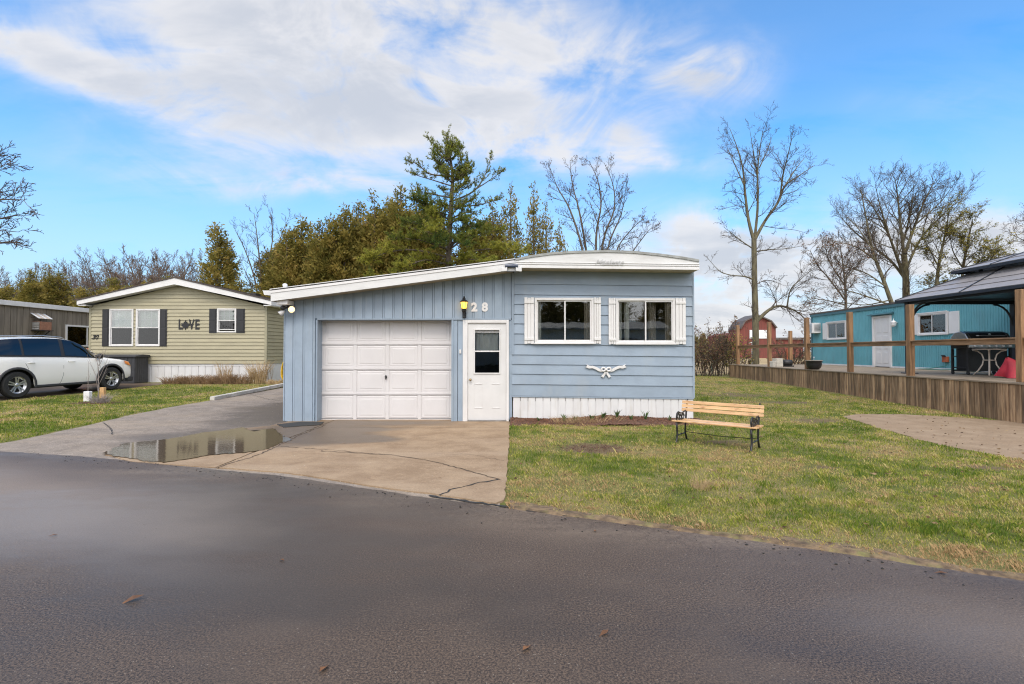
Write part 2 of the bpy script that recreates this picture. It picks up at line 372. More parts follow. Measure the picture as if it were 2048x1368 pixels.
# ================================================================== THE GROUND
def vnoise(x, y, seed=0):
    xi = np.floor(x); yi = np.floor(y); xf = x - xi; yf_ = y - yi
    def h(a, b):
        q = np.sin(a * 127.1 + b * 311.7 + seed * 74.7) * 43758.5453
        return q - np.floor(q)
    u = xf * xf * (3 - 2 * xf); v = yf_ * yf_ * (3 - 2 * yf_)
    return (h(xi, yi) * (1 - u) + h(xi + 1, yi) * u) * (1 - v) + (h(xi, yi + 1) * (1 - u) + h(xi + 1, yi + 1) * u) * v
def fbm(x, y, seed=0, o=4):
    s = 0; a = 0.5; f = 1.0
    for i in range(o):
        s = s + a * vnoise(x * f, y * f, seed + i); a *= 0.5; f *= 2.03
    return s / (1 - 0.5 ** o)

BARE = [(G(1190, 897), 0.62, 0.50), (G(1190, 897), 0.4, 0.30), (G(1640, 842), 0.75, 0.45), (G(1965, 936), 0.40, 0.22), (G(1440, 884), 0.6, 0.2), (G(1470, 790), 1.5, 0.9),
        (G(190, 806), 0.75, 0.35), (G(1580, 805), 1.2, 0.5), (G(1650, 935), 0.35, 0.15)]

def ground_material():
    m = bpy.data.materials.new('lawn_soil'); m.use_nodes = True; t = NT(m.node_tree); bs = t.n['Principled BSDF']
    ob = t.new('ShaderNodeTexCoord').outputs['Object']
    s = t.new('ShaderNodeSeparateXYZ'); t.l.new(ob, s.inputs[0]); x, y, z = s.outputs
    big = t.noise(ob, 0.55, 5, 0.6); mid = t.noise(ob, 3.0, 6, 0.65); fine = t.noise(ob, 45, 5, 0.7)
    g = t.mix(t.smooth(mid, 0.35, 0.65), (0.085, 0.105, 0.026), (0.16, 0.165, 0.05))
    straw = t.mix(fine, (0.21, 0.155, 0.075), (0.33, 0.26, 0.135))
    c = t.mix(t.smooth(t.m('ADD', t.m('MULTIPLY', big, 0.6), t.m('MULTIPLY', fine, 0.5)), 0.50, 0.68), g, straw)
    soil = t.mix(fine, (0.095, 0.064, 0.040), (0.21, 0.15, 0.10))
    bare = None
    for p, a, b in BARE:
        q = t.m('ADD', t.m('POWER', t.m('DIVIDE', t.m('SUBTRACT', x, p.x), a), 2.0), t.m('POWER', t.m('DIVIDE', t.m('SUBTRACT', y, p.y), b), 2.0))
        # squared distances of both signs
        q = t.m('EXPONENT', t.m('MULTIPLY', q, -1.0)); bare = q if bare is None else t.m('ADD', bare, q)
    bm = t.m('MULTIPLY', t.smooth(t.m('ADD', bare, t.m('MULTIPLY', t.m('SUBTRACT', mid, 0.5), 2.4)), 0.35, 1.1), 0.85)
    c = t.mix(bm, c, soil)
    # beyond the lots: dry hay field
    f = t.m('MULTIPLY', t.smooth(y, 27.0, 31.0), t.smooth(x, 4.0, 8.0))
    hay = t.mix(t.smooth(t.noise(t.mapping(ob, scale=(0.25, 1, 1)), 0.35, 6, 0.7), 0.35, 0.65), (0.27, 0.19, 0.10), (0.44, 0.34, 0.19))
    c = t.mix(f, c, hay)
    t.put(bs.inputs['Base Color'], c); bs.inputs['Roughness'].default_value = 0.95; bs.inputs['Specular IOR Level'].default_value = 0.15
    b = t.new('ShaderNodeBump'); b.inputs['Strength'].default_value = 0.7; b.inputs['Distance'].default_value = 0.03
    t.put(b.inputs['Height'], t.m('ADD', fine, mid)); t.l.new(b.outputs[0], bs.inputs['Normal'])
    M['lawn_soil'] = m
ground_material()
xs = [-900, -200, -60, -30, -20] + list(np.arange(-16, 16.1, 2.0)) + [20, 30, 60, 200, 900]
ys = [-300, -60, -20, 0, 2, 4, 6, 8, 11, 13.5, 16, 18.5, 21, 25, 30, 40, 60, 120, 300, 1000, 2500]
b_ = MB(); nx = len(xs)
b_.v = [(float(x), float(y), H(y)) for y in ys for x in xs]
b_.f = [(j * nx + i, j * nx + i + 1, (j + 1) * nx + i + 1, (j + 1) * nx + i) for j in range(len(ys) - 1) for i in range(nx - 1)]
ground = struct(b_.build('ground', 'lawn_soil'))

# ---- road
EDGE_PX = [(0, 904), (160, 914), (300, 927), (440, 942), (560, 953), (700, 974), (860, 998), (1000, 1017), (1100, 1031), (1300, 1057), (1500, 1084), (1700, 1113), (1900, 1143), (2048, 1166)]
edge = [G(*q) for q in EDGE_PX]
edge = [Vector((-60, 31.0, 0)), Vector((-25, 15.2, 0))] + edge + [Vector((8, 1.75, 0)), Vector((30, -5.0, 0))]
EX = np.array([p.x for p in edge]); EY = np.array([p.y for p in edge])
def road_y(x): return np.interp(x, EX, EY)

def asphalt_material():
    m = bpy.data.materials.new('wet_asphalt'); m.use_nodes = True; t = NT(m.node_tree); bs = t.n['Principled BSDF']
    ob = t.new('ShaderNodeTexCoord').outputs['Object']
    s = t.new('ShaderNodeSeparateXYZ'); t.l.new(ob, s.inputs[0]); x, y, z = s.outputs
    stone = t.noise(ob, 85, 4, 0.8); grit = t.noise(ob, 28, 5, 0.7); blot = t.noise(ob, 1.3, 6, 0.6); wide = t.noise(t.mapping(ob, rot=(0, 0, 0.37), scale=(0.35, 1.2, 1)), 0.8, 4, 0.6)
    c = t.mix(t.smooth(stone, 0.36, 0.66), (0.016, 0.0112, 0.0085), (0.152, 0.105, 0.072))
    c = t.mix(t.m('MULTIPLY', t.smooth(blot, 0.45, 0.7), 0.45), c, (0.105, 0.078, 0.058))
    # sandy film washed off the drive along the edge of the road
    e = t.m('ADD', t.m('MULTIPLY', x, 0.385), y)
    near = t.smooth(e, 3.9, 4.95)
    film = t.m('MULTIPLY', near, t.smooth(t.m('ADD', t.m('MULTIPLY', wide, 0.7), t.m('MULTIPLY', grit, 0.35)), 0.46, 0.66))
    c = t.mix(t.m('MULTIPLY', film, 0.85), c, (0.22, 0.165, 0.115))
    specks = t.smooth(t.noise(ob, 75, 2, 0.5), 0.68, 0.72)
    c = t.mix(t.m('MULTIPLY', specks, 0.7), c, (0.30, 0.26, 0.21))
    patch = t.noise(t.mapping(ob, rot=(0, 0, 0.37), scale=(0.22, 0.5, 1), loc=(3.1, 1.7, 0)), 0.9, 5, 0.6)
    wetness = t.smooth(t.m('ADD', t.m('MULTIPLY', patch, 0.75), t.m('MULTIPLY', wide, 0.25)), 0.42, 0.58)
    c = t.mix(t.m('MULTIPLY', wetness, 0.60), c, (0.022, 0.016, 0.013))
    dry = None                                   # broad pale patches painted into the road colour at left and right
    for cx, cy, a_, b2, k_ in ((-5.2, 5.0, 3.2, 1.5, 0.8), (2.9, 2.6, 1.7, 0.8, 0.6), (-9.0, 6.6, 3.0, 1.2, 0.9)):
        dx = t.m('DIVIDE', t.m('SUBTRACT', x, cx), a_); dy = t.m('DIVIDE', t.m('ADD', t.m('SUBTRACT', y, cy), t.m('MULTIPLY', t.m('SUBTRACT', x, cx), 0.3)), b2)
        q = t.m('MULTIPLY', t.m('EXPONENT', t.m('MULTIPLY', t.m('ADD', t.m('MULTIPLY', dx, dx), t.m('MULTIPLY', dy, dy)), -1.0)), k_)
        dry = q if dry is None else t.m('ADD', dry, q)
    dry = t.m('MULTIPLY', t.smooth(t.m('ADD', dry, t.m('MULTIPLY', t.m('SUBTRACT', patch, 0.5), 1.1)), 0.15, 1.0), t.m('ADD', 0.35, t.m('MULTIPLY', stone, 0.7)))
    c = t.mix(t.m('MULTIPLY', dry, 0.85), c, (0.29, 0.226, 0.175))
    spots = t.smooth(t.noise(ob, 7.0, 5, 0.75), 0.68, 0.76)
    c = t.mix(t.m('MULTIPLY', spots, 0.55), c, (0.25, 0.185, 0.13))
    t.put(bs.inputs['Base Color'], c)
    t.put(bs.inputs['Roughness'], t.m('SUBTRACT', 0.52, t.m('MULTIPLY', wetness, 0.20)))
    bs.inputs['Specular IOR Level'].default_value = 0.40
    b = t.new('ShaderNodeBump'); b.inputs['Strength'].default_value = 0.22; b.inputs['Distance'].default_value = 0.006
    t.put(b.inputs['Height'], t.m('ADD', t.noise(ob, 130, 3, 0.8), t.m('MULTIPLY', stone, 0.6))); t.l.new(b.outputs[0], bs.inputs['Normal'])
    M['wet_asphalt'] = m
asphalt_material()
def ragged(pts, amp, step, seed):
    r = random.Random(seed); out = []
    for a, b in zip(pts[:-1], pts[1:]):
        n = max(1, min(60, int((b - a).length / step)))
        for i in range(n):
            q = a.lerp(b, i / n); q = Vector((q.x + r.uniform(-amp, amp), q.y + r.uniform(-amp, amp), q.z)); out.append(q)
    out.append(pts[-1]); return out
top = ragged(edge, 0.016, 0.10, 3)
mb = MB(); n = len(top)
for p in top: mb.v.append((p.x, p.y, 0.012))
for p in top: mb.v.append((p.x, min(p.y - 6.0, -1.0 - 0.385 * p.x + 0.0), 0.012))
for p in top: mb.v.append((p.x, p.y + 0.03, -0.03))
mb.f = [(n + i, n + i + 1, i + 1, i) for i in range(n - 1)] + [(i, i + 1, 2 * n + i + 1, 2 * n + i) for i in range(n - 1)]
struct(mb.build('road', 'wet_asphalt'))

# ---- pavements of the lots
def pave_material(name, lo, hi, tan, scale, wet=None, stoneamt=0.5):
    m = bpy.data.materials.new(name); m.use_nodes = True; t = NT(m.node_tree); bs = t.n['Principled BSDF']
    ob = t.new('ShaderNodeTexCoord').outputs['Object']
    s = t.new('ShaderNodeSeparateXYZ'); t.l.new(ob, s.inputs[0]); x, y, z = s.outputs
    n = t.noise(ob, scale, 7, 0.68); grit = t.noise(ob, 48, 5, 0.8); big = t.noise(t.mapping(ob, scale=(0.5, 1.4, 1)), 0.9, 6, 0.62)
    c = t.mix(t.smooth(n, 0.3, 0.7), lo, hi)
    c = t.mix(t.m('MULTIPLY', t.smooth(big, 0.45, 0.65), 0.6), c, tan)
    c = t.mix(t.m('MULTIPLY', t.smooth(grit, 0.42, 0.68), stoneamt), c, tuple(q * 0.45 for q in lo))
    agg = t.noise(ob, 17, 4, 0.85)
    c = t.mix(t.m('MULTIPLY', t.smooth(agg, 0.52, 0.74), stoneamt), c, tuple(min(.6, q * 1.5) for q in hi))
    rough = 0.85
    if wet:
        tot = None
        for (cx, cy, a, b_, k) in wet:
            dx = t.m('DIVIDE', t.m('SUBTRACT', x, cx), a); dy = t.m('DIVIDE', t.m('SUBTRACT', y, cy), b_)
            q = t.m('MULTIPLY', t.m('EXPONENT', t.m('MULTIPLY', t.m('ADD', t.m('MULTIPLY', dx, dx), t.m('MULTIPLY', dy, dy)), -1.0)), k)
            tot = q if tot is None else t.m('ADD', tot, q)
        w = t.smooth(t.m('ADD', tot, t.m('MULTIPLY', t.m('SUBTRACT', big, 0.5), 1.2)), 0.35, 0.85)
        c = t.mix(t.m('MULTIPLY', w, 0.75), c, (0.060, 0.042, 0.028))
        t.put(bs.inputs['Roughness'], t.m('SUBTRACT', 0.85, t.m('MULTIPLY', w, 0.42)))
    else:
        bs.inputs['Roughness'].default_value = rough
    t.put(bs.inputs['Base Color'], c)
    b = t.new('ShaderNodeBump'); b.inputs['Strength'].default_value = 0.5; b.inputs['Distance'].default_value = 0.006
    t.put(b.inputs['Height'], t.m('ADD', grit, n)); t.l.new(b.outputs[0], bs.inputs['Normal'])
    M[name] = m
pc = G(430, 885)
pave_material('tan_concrete', (0.235, 0.155, 0.090), (0.345, 0.245, 0.152), (0.385, 0.285, 0.19), 2.0,
              wet=[(pc.x + 0.9, pc.y + 0.6, 1.9, 1.3, 1.0), (-2.6, 10.6, 3.6, 0.9, 0.55), (pc.x + 2.2, pc.y + 0.2, 0.9, 0.35, 0.8)], stoneamt=0.4)
pave_material('old_asphalt', (0.19, 0.155, 0.125), (0.31, 0.26, 0.215), (0.34, 0.27, 0.20), 3.0,
              wet=[(pc.x, pc.y + 0.3, 2.2, 1.2, 0.8), (-6.0, 13.5, 1.8, 3.5, 0.75), (-5.3, 11.5, 0.9, 1.5, 0.8)], stoneamt=0.75)
pave_material('gravel_pad', (0.24, 0.165, 0.098), (0.33, 0.24, 0.155), (0.27, 0.185, 0.11), 2.5, stoneamt=0.4)

def sheet(name, m, pts, z, thick=0.04, parent=None):
    mb = MB(); n = len(pts)
    hh = H if name != 'slab' else (lambda q: 0.0)
    mb.v = [(p.x, p.y, hh(p.y) + z) for p in pts] + [(p.x, p.y, hh(p.y) + z - thick) for p in pts]
    mb.f = [tuple(range(n))] + [(i, n + i, n + (i + 1) % n, (i + 1) % n) for i in range(n)]
    me = mb.mesh(name, m)
    if me.polygons[0].normal.z < 0: me.flip_normals()
    return link(name, me, parent)
# old asphalt drive running up beside the garage
LE = [G(-120, 912), G(0, 888), G(100, 868), G(250, 833), G(340, 815), G(424, 801), G(500, 787), G(570, 775)]
LE = ragged(LE, 0.03, 0.25, 5) + [Vector((-8.2, 27, 0))]
LEX = np.array([p.x for p in LE]); LEY = np.array([p.y for p in LE])
mb = MB()
for p in LE:
    xr = -0.12 if p.y < 10.85 else -4.5
    mb.v += [(p.x, p.y, H(p.y) + 0.006), (max(xr, p.x + 0.3), p.y, H(p.y) + 0.006)]
# close towards the road
mb.v = [(LE[0].x, 4.7, 0.006), (-0.12, 4.7, 0.006)] + mb.v
mb.f = [(2 * i, 2 * i + 1, 2 * i + 3, 2 * i + 2) for i in range(len(LE))]
drive = struct(mb.build('asphalt_drive', 'old_asphalt'))
A_ = G(655, 848)
slab_r = [Vector((A_.x, 11.2, 0)), Vector((-0.05, 11.2, 0)), Vector((-0.05, 10.86, 0)), G(1017, 900)] + [G(1013, 960), G(1008, 1004), G(990, 1011)] + [G(860, 990), G(780, 981), G(700, 968), G(620, 955), G(560, 947), G(500, 943), G(434, 938)]
slab_r = [Vector((p.x, p.y, 0)) for p in slab_r]
slab_l = [Vector((-4.72, 11.2, 0)), Vector((A_.x - 0.03, 11.2, 0)), Vector((A_.x - 0.03, 10.82, 0)), G(430, 937), G(380, 934), G(330, 931), G(262, 925), G(214, 912), G(248, 893), G(344, 880), G(420, 868), G(490, 858), G(540, 853)]
pav = thing('concrete_apron', 'tan concrete apron in front of the white garage door', 'pavement', (0, 0, 0))
del pav['category']; del pav['label']; struct(pav)
sheet('slab', 'tan_concrete', ragged(slab_r + [slab_r[0]], 0.012, 0.12, 8)[:-1], 0.022, 0.05, pav)
sheet('slab', 'tan_concrete', ragged(slab_l + [slab_l[0]], 0.015, 0.12, 9)[:-1], 0.017, 0.03, pav)
def crack(pxs, w, name='crack', z=0.0255, seed=1, m='tar'):
    pts = ragged([G(*q) for q in pxs], 0.02, 0.06, seed); mb = MB(); r = random.Random(seed)
    for i, p in enumerate(pts):
        d = (pts[min(i + 1, len(pts) - 1)] - pts[max(i - 1, 0)]).normalized(); s_ = Vector((-d.y, d.x, 0)) * w * r.uniform(0.35, 1.2) * 0.5
        mb.v += [tuple(p + s_ + Vector((0, 0, z))), tuple(p - s_ + Vector((0, 0, z)))]
    mb.f = [(2 * i, 2 * i + 1, 2 * i + 3, 2 * i + 2) for i in range(len(pts) - 1)]
    return mb.build(name, m, pav)
mat('crack_dark', (0.075, 0.052, 0.035), 0.95, 0.3, 20)
crack([(640, 905), (780, 913), (860, 925), (925, 942), (1000, 963)], 0.022, seed=2, m='crack_dark')
crack([(880, 995), (910, 981), (960, 969), (996, 963)], 0.03, seed=3)
crack([(860, 911), (940, 912), (1008, 925)], 0.008, seed=4, m='crack_dark')
crack([(560, 896), (650, 902), (760, 912)], 0.014, seed=5, m='crack_dark')
crack([(660, 857), (1010, 858)], 0.010, seed=6, m='crack_dark')
crack([(434, 939), (520, 912), (600, 873), (652, 852)], 0.028, seed=7, m='crack_dark')
crack([(860, 994), (930, 1004), (1000, 1014), (1060, 1024), (1160, 1037)], 0.05, seed=8, z=0.0145)
crack([(500, 789), (540, 800), (568, 796)], 0.02, seed=9, z=0.012)
crack([(206, 846), (222, 858), (226, 870)], 0.02, seed=10, z=0.012)
tb = ragged([G(556, 851), G(566, 857), G(640, 852), G(648, 846), G(600, 846)], 0.02, 0.1, 4)
sheet('tar_patch', 'tar', tb, 0.028, 0.02, pav)

# ---- puddle
def water_material():
    m = bpy.data.materials.new('puddle_water'); m.use_nodes = True; t = NT(m.node_tree); bs = t.n['Principled BSDF']
    ob = t.new('ShaderNodeTexCoord').outputs['Object']
    bs.inputs['Base Color'].default_value = (0.075, 0.052, 0.031, 1); bs.inputs['Roughness'].default_value = 0.05
    bs.inputs['IOR'].default_value = 1.33; bs.inputs['Specular IOR Level'].default_value = 1.0
    bs.inputs['Specular IOR Level'].default_value = 0.55
    b = t.new('ShaderNodeBump'); b.inputs['Strength'].default_value = 0.07; b.inputs['Distance'].default_value = 0.01
    t.put(b.inputs['Height'], t.noise(t.mapping(ob, scale=(1, 3, 1)), 5, 3)); t.l.new(b.outputs[0], bs.inputs['Normal'])
    M['puddle_water'] = m
water_material()
pud = [(210, 909), (228, 900), (248, 889), (300, 885), (344, 880), (380, 873), (406, 868), (450, 863), (487, 857), (497, 862), (508, 866), (530, 861), (546, 859), (553, 866), (560, 872), (574, 878), (582, 884), (560, 889), (548, 895), (527, 904), (480, 909), (424, 913), (375, 921), (327, 928), (290, 926), (255, 920), (225, 915)]
pp = [G(*q) for q in pud]
rr_ = random.Random(4)
fine_p = []
for a, b in zip(pp, pp[1:] + pp[:1]):
    for i in range(6):
        q = a.lerp(b, i / 6); fine_p.append(Vector((q.x + rr_.uniform(-.035, .035), q.y + rr_.uniform(-.03, .03), 0)))
struct(sheet('puddle', 'puddle_water', fine_p, 0.0275, 0.003))

# ---- pad in front of the deck
gp = [G(1685, 833), G(1720, 829), G(1800, 829), G(1880, 833), Vector((10.4, 11.2, 0)), Vector((12.5, 9.5, 0)), G(2110, 930), G(2048, 921), G(1985, 910), G(1900, 895), G(1830, 878), G(1760, 858), G(1715, 843)]
struct(sheet('gravel_pad', 'gravel_pad', ragged(gp + [gp[0]], 0.05, 0.15, 6)[:-1], 0.008, 0.01))

# ---- worn earth along the edge of the road
mat('verge_soil', (0.10, 0.066, 0.040), 0.95, 0.3, 14, col2=(0.22, 0.15, 0.085), bump=0.8, bscale=30, dirt=((0.20, 0.19, 0.06), 0.8, 6, (1, 1, 1)))
rv = random.Random(2); mb = MB(); vx_ = list(np.arange(-0.02, 8.0, 0.08))
for x in vx_:
    y_ = float(road_y(x)); w_ = .03 + .42 * float(vnoise(np.array([x * 1.2]), np.array([1.0]), 8)[0]) ** 1.6 + rv.uniform(-.02, .05)
    mb.v += [(x, y_ - .01, .006), (x, y_ + .05, .022 + rv.uniform(0, .01)), (x, y_ + w_ * .55, .016 + rv.uniform(0, .008)), (x, y_ + w_, -.004)]
mb.f = [(4 * i + k, 4 * i + 4 + k, 4 * i + 5 + k, 4 * i + 1 + k) for i in range(len(vx_) - 1) for k in range(3)]
struct(mb.build('road_verge', 'verge_soil', smooth=True))

# ---- grass, one mass of blades
def in_poly(x, y, poly):
    c = np.zeros(len(x), bool); n = len(poly)
    for i in range(n):
        a, b = poly[i], poly[(i + 1) % n]
        hit = ((a.y > y) != (b.y > y)) & (x < (b.x - a.x) * (y - a.y) / (b.y - a.y + 1e-9) + a.x)
        c ^= hit
    return c
def grass_points():
    X_, Y_ = [], []
    for (x0, x1, y0, y1) in [(-0.06, 11.5, 3.0, 5.2), (-0.06, 11.0, 5.2, 7.5), (-0.06, 10.6, 7.5, 11), (3.9, 11, 11, 15), (3.9, 11.2, 15, 20), (3.9, 13, 20, 28),
                             (-16, -6, 8, 12), (-14.5, -5.5, 12, 16), (-14, -5.5, 16, 21.3)]:
        d = (y0 + y1) / 2
        dens = min(4600, 3600 * (5.0 / d) ** 1.45)
        n = int((x1 - x0) * (y1 - y0) * dens)
        X_.append(RNG.uniform(x0, x1, n)); Y_.append(RNG.uniform(y0, y1, n))
    return np.concatenate(X_), np.concatenate(Y_)
gx, gy = grass_points()
re_ = road_y(gx)
keep = (gy > re_ - 0.015 + 0.10 * vnoise(gx * 5, gy * 5, 5))
keep &= ~((gx > -0.1) & (gx < 3.95) & (gy > 10.42 + 0.12 * vnoise(gx * 3, gy * 0, 12)))
keep &= ~in_poly(gx, gy, gp)
keep &= ~((gx > 10.55) & (gy > 10.4))
keep &= np.abs(gx) < gy * 1.08 + 0.6
left = gx < -4
keep &= ~left | (gx < np.interp(gy, LEY, LEX) - 0.05)
car_lane = left & (gx < np.interp(gy, [8, 12, 14.8, 18.4, 21], [-17.2, -15.9, -14.75, -13.95, -13.75]))
keep &= ~car_lane
keep &= ~(left & (gy > 20.2) & (gx > -14.2))
bare = np.zeros(len(gx))
for p, a, b in BARE: bare += np.exp(-((gx - p.x) / a) ** 2 - ((gy - p.y) / b) ** 2)
bare += (fbm(gx * 1.4, gy * 1.4, 3) - 0.5) * 1.1
keep &= RNG.random(len(gx)) > np.clip((bare - 0.35) * 1.7, 0, 0.95)
edge_d = gy - re_
verge = np.clip(1 - (edge_d - 0.05) / (0.42 + 0.4 * vnoise(gx * 1.2, gy * 0 + 1, 8)), 0, 1) * (~left)
keep &= RNG.random(len(gx)) > verge * 0.35
gx, gy, verge, left = gx[keep], gy[keep], verge[keep], left[keep]
n = len(gx); dist = np.hypot(gx, gy)
clump = fbm(gx * 0.9, gy * 0.9, 21); c2 = fbm(gx * 4.5, gy * 4.5, 31)
tone = np.clip((clump - 0.5) * 1.7 + (c2 - 0.5) * 1.7 + RNG.normal(0, 0.24, n) + 0.42 - 0.12 * left, 0, 1)        # 0 green .. 1 straw
tone = np.clip(tone + verge * 0.75 + np.clip((gy - 13) / 9, 0, 1) * 0.18 * (~left), 0, 1)
c3 = vnoise(gx * 9, gy * 9, 41)
hgt = RNG.uniform(0.018, 0.046, n) * (0.55 + 1.25 * c3 ** 2) * (1 + 0.6 * (c2 - 0.4)) * (1 - 0.35 * tone)
hgt *= np.where(RNG.random(n) < 0.012, 2.0, 1.0)
wid = 0.0019 * np.clip(dist / 4.5, 1, 4) * RNG.uniform(0.7, 1.3, n)
az = RNG.uniform(0, 2 * pi, n); lean = RNG.uniform(0.1, 0.85, n) * (0.7 + 0.5 * tone)
gz = 0.2 * np.clip((gy - 11) / 10, 0, 1)
dx, dy = np.cos(az), np.sin(az)
V_ = np.zeros((n, 4, 3), np.float32)
V_[:, 0] = np.stack([gx - dy * wid, gy + dx * wid, gz - 0.003], 1); V_[:, 1] = np.stack([gx + dy * wid, gy - dx * wid, gz - 0.003], 1)
mx_, my_ = gx + dx * hgt * lean * 0.35, gy + dy * hgt * lean * 0.35
V_[:, 2] = np.stack([mx_ + dy * wid * .7, my_ - dx * wid * .7, gz + hgt * 0.62], 1)
V_[:, 3] = np.stack([gx + dx * hgt * lean, gy + dy * hgt * lean, gz + hgt * (1.0 - 0.12 * lean)], 1)
def tri_mesh(name, verts, tris, m, attrs=None):
    me = bpy.data.meshes.new(name)
    me.vertices.add(len(verts)); me.vertices.foreach_set('co', np.ascontiguousarray(verts, np.float32).ravel())
    k = tris.shape[1]
    me.loops.add(tris.size); me.loops.foreach_set('vertex_index', np.ascontiguousarray(tris, np.int32).ravel())
    me.polygons.add(len(tris)); me.polygons.foreach_set('loop_start', np.arange(0, tris.size, k, dtype=np.int32)); me.polygons.foreach_set('loop_total', np.full(len(tris), k, np.int32))
    for an, av in (attrs or {}).items():
        at = me.attributes.new(an, 'FLOAT', 'POINT'); at.data.foreach_set('value', np.ascontiguousarray(av, np.float32))
    me.materials.append(M[m] if isinstance(m, str) else m)
    me.update(); me.validate()
    return me
def leafmat(name, ramp, rough=0.7, trans=0.25, attr='tone'):
    m = bpy.data.materials.new(name); m.use_nodes = True; t = NT(m.node_tree); bs = t.n['Principled BSDF']
    a = t.new('ShaderNodeAttribute', attribute_name=attr)
    cr = t.new('ShaderNodeValToRGB'); t.l.new(a.outputs['Fac'], cr.inputs[0])
    els = cr.color_ramp.elements
    while len(els) < len(ramp): els.new(0.5)
    for e, (p, c) in zip(els, ramp): e.position = p; e.color = tuple(c) + (1,)
    t.l.new(cr.outputs[0], bs.inputs['Base Color']); bs.inputs['Roughness'].default_value = rough; bs.inputs['Specular IOR Level'].default_value = 0.25
    tl = t.new('ShaderNodeBsdfTranslucent'); t.l.new(cr.outputs[0], tl.inputs[0])
    mx = t.new('ShaderNodeMixShader'); mx.inputs[0].default_value = trans
    o = t.n['Material Output']; t.l.new(bs.outputs[0], mx.inputs[1]); t.l.new(tl.outputs[0], mx.inputs[2]); t.l.new(mx.outputs[0], o.inputs[0])
    M[name] = m
leafmat('grass_blade', [(0.0, (0.10, 0.165, 0.018)), (0.30, (0.22, 0.265, 0.030)), (0.55, (0.39, 0.365, 0.075)), (0.80, (0.56, 0.455, 0.20)), (1.0, (0.44, 0.29, 0.145))])
idx = np.arange(n)[:, None] * 4
T_ = np.concatenate([idx + np.array([[0, 1, 2]]), idx + np.array([[0, 2, 3]])])
gr = link('grass', tri_mesh('grass', V_.reshape(-1, 3), T_, 'grass_blade', {'tone': np.repeat(tone, 4)}))
struct(gr, 'stuff'); gr['label'] = 'short patchy green and straw lawn grass'
print('grass blades', n)

# ================================================================== THE BLUE HOME WITH ITS GARAGE
HY = 10.9
home = thing('mobile_home', 'blue mobile home with a rounded roof front and attached garage, number 28', 'house', (0, HY, 0))
def X9(px, Yd=HY): return (px - 1024) / 1024 * Yd
def Z9(py, Yd=HY): return P(1024, py, Yd).z
K = 0.012                                             # the trailer has settled towards its right end
WINS = [(X9(1069), X9(1187), Z9(687), Z9(596)), (X9(1231), X9(1349.5), Z9(688), Z9(597))]
# body behind the cladding
b_ = MB().box(3.70, 3.835, 0.06, 15.5, 0.05, 3.16).box(0.02, 3.70, 15.3, 15.45, 0, 3.1)
b_.build('side_wall', 'blue_paint', home)
# inner room seen through the glass
mb = MB()
mb.box(0.10, 3.69, 3.2, 3.25, 0.4, 3.0).box(0.10, 0.14, 0.06, 3.2, 0.4, 3.0).box(3.65, 3.69, 0.06, 3.2, 0.4, 3.0).box(0.10, 3.69, 0.06, 3.2, 0.45, 0.5).box(0.10, 3.69, 0.06, 3.2, 2.95, 3.0)
mb.build('room', 'room', home)
# lap siding, one plank each
rows = [Z9(q) for q in (536, 568, 589, 608, 628, 647, 667, 688, 709, 728, 747.5, 768, 791)]
def lap(mb, x0, x1, z0, z1, zt, zb):                  # board leans out towards its lower edge
    def yy(z): return -0.006 - 0.020 * (zt - z) / (zt - zb)
    mb.add([(x0, yy(z0), z0), (x1, yy(z0), z0), (x1, yy(z1), z1), (x0, yy(z1), z1), (x0, 0.05, z0), (x1, 0.05, z0), (x1, 0.05, z1), (x0, 0.05, z1)],
           [(0, 1, 2, 3), (5, 4, 7, 6), (4, 5, 1, 0), (3, 2, 6, 7), (4, 0, 3, 7), (1, 5, 6, 2)])
SXL, SXR = 0.045, 3.84
for zt, zb in zip(rows[:-1], rows[1:]):
    mb = MB(); xl = SXL if zb > Z9(700) else -0.0
    cuts = [w for w in WINS if w[2] + .03 < zt - 0.004 and w[3] - .03 > zb + 0.004]
    if not cuts: lap(mb, xl, SXR + (0.02 if zb < Z9(700) else 0), zb, zt - 0.004, zt, zb)
    else:
        z1 = min(zt - 0.004, max(w[3] - .03 for w in cuts)); z0 = max(zb, min(w[2] + .03 for w in cuts))
        if zt - 0.004 > z1 + .002: lap(mb, xl, SXR, z1, zt - 0.004, zt, zb)
        if z0 > zb + .002: lap(mb, xl, SXR, zb, z0, zt, zb)
        e = [xl] + [q for w in cuts for q in (w[0] + .03, w[1] - .03)] + [SXR]
        if not mb.v:
            for i in range(0, len(e), 2):
                q = MB(); lap(q, e[i], e[i + 1], z0, z1, zt, zb); q.shear(K).build('siding_plank', 'blue_paint', home)
            continue
        for i in range(0, len(e), 2): lap(mb, e[i], e[i + 1], z0, z1, zt, zb)
    mb.shear(K).build('siding_plank', 'blue_paint', home)
MB().box(3.84, 3.875, -0.032, 0.05, rows[-1], rows[0]).shear(K).build('corner_trim', 'blue_paint', home)
MB().box(-0.005, 0.04, -0.035, 0.05, Z9(709), Z9(546)).build('corner_trim', 'blue_paint', home)
MB().box(0.0, 3.86, -0.036, 0.04, rows[-1] - .03, rows[-1] - 0.004).shear(K).build('base_trim', 'blue_paint', home)
# skirting panels
pw = 3.83 / 24
for i in range(24):
    x0 = 0.02 + i * pw; zt = rows[-1] - 0.034
    MB().prism([(x0 + .004, -0.012), (x0 + 0.012, -0.020), (x0 + pw - .012, -0.020), (x0 + pw - .004, -0.012), (x0 + pw - .004, 0.02), (x0 + .004, 0.02)], 'z', 0.02, zt).shear(K).build('skirting_panel', 'white_skirt', home)
bx('skirting_backing', 'white_skirt', home, 0.02, 3.84, -0.009, 0.04, 0.0, 0.44)
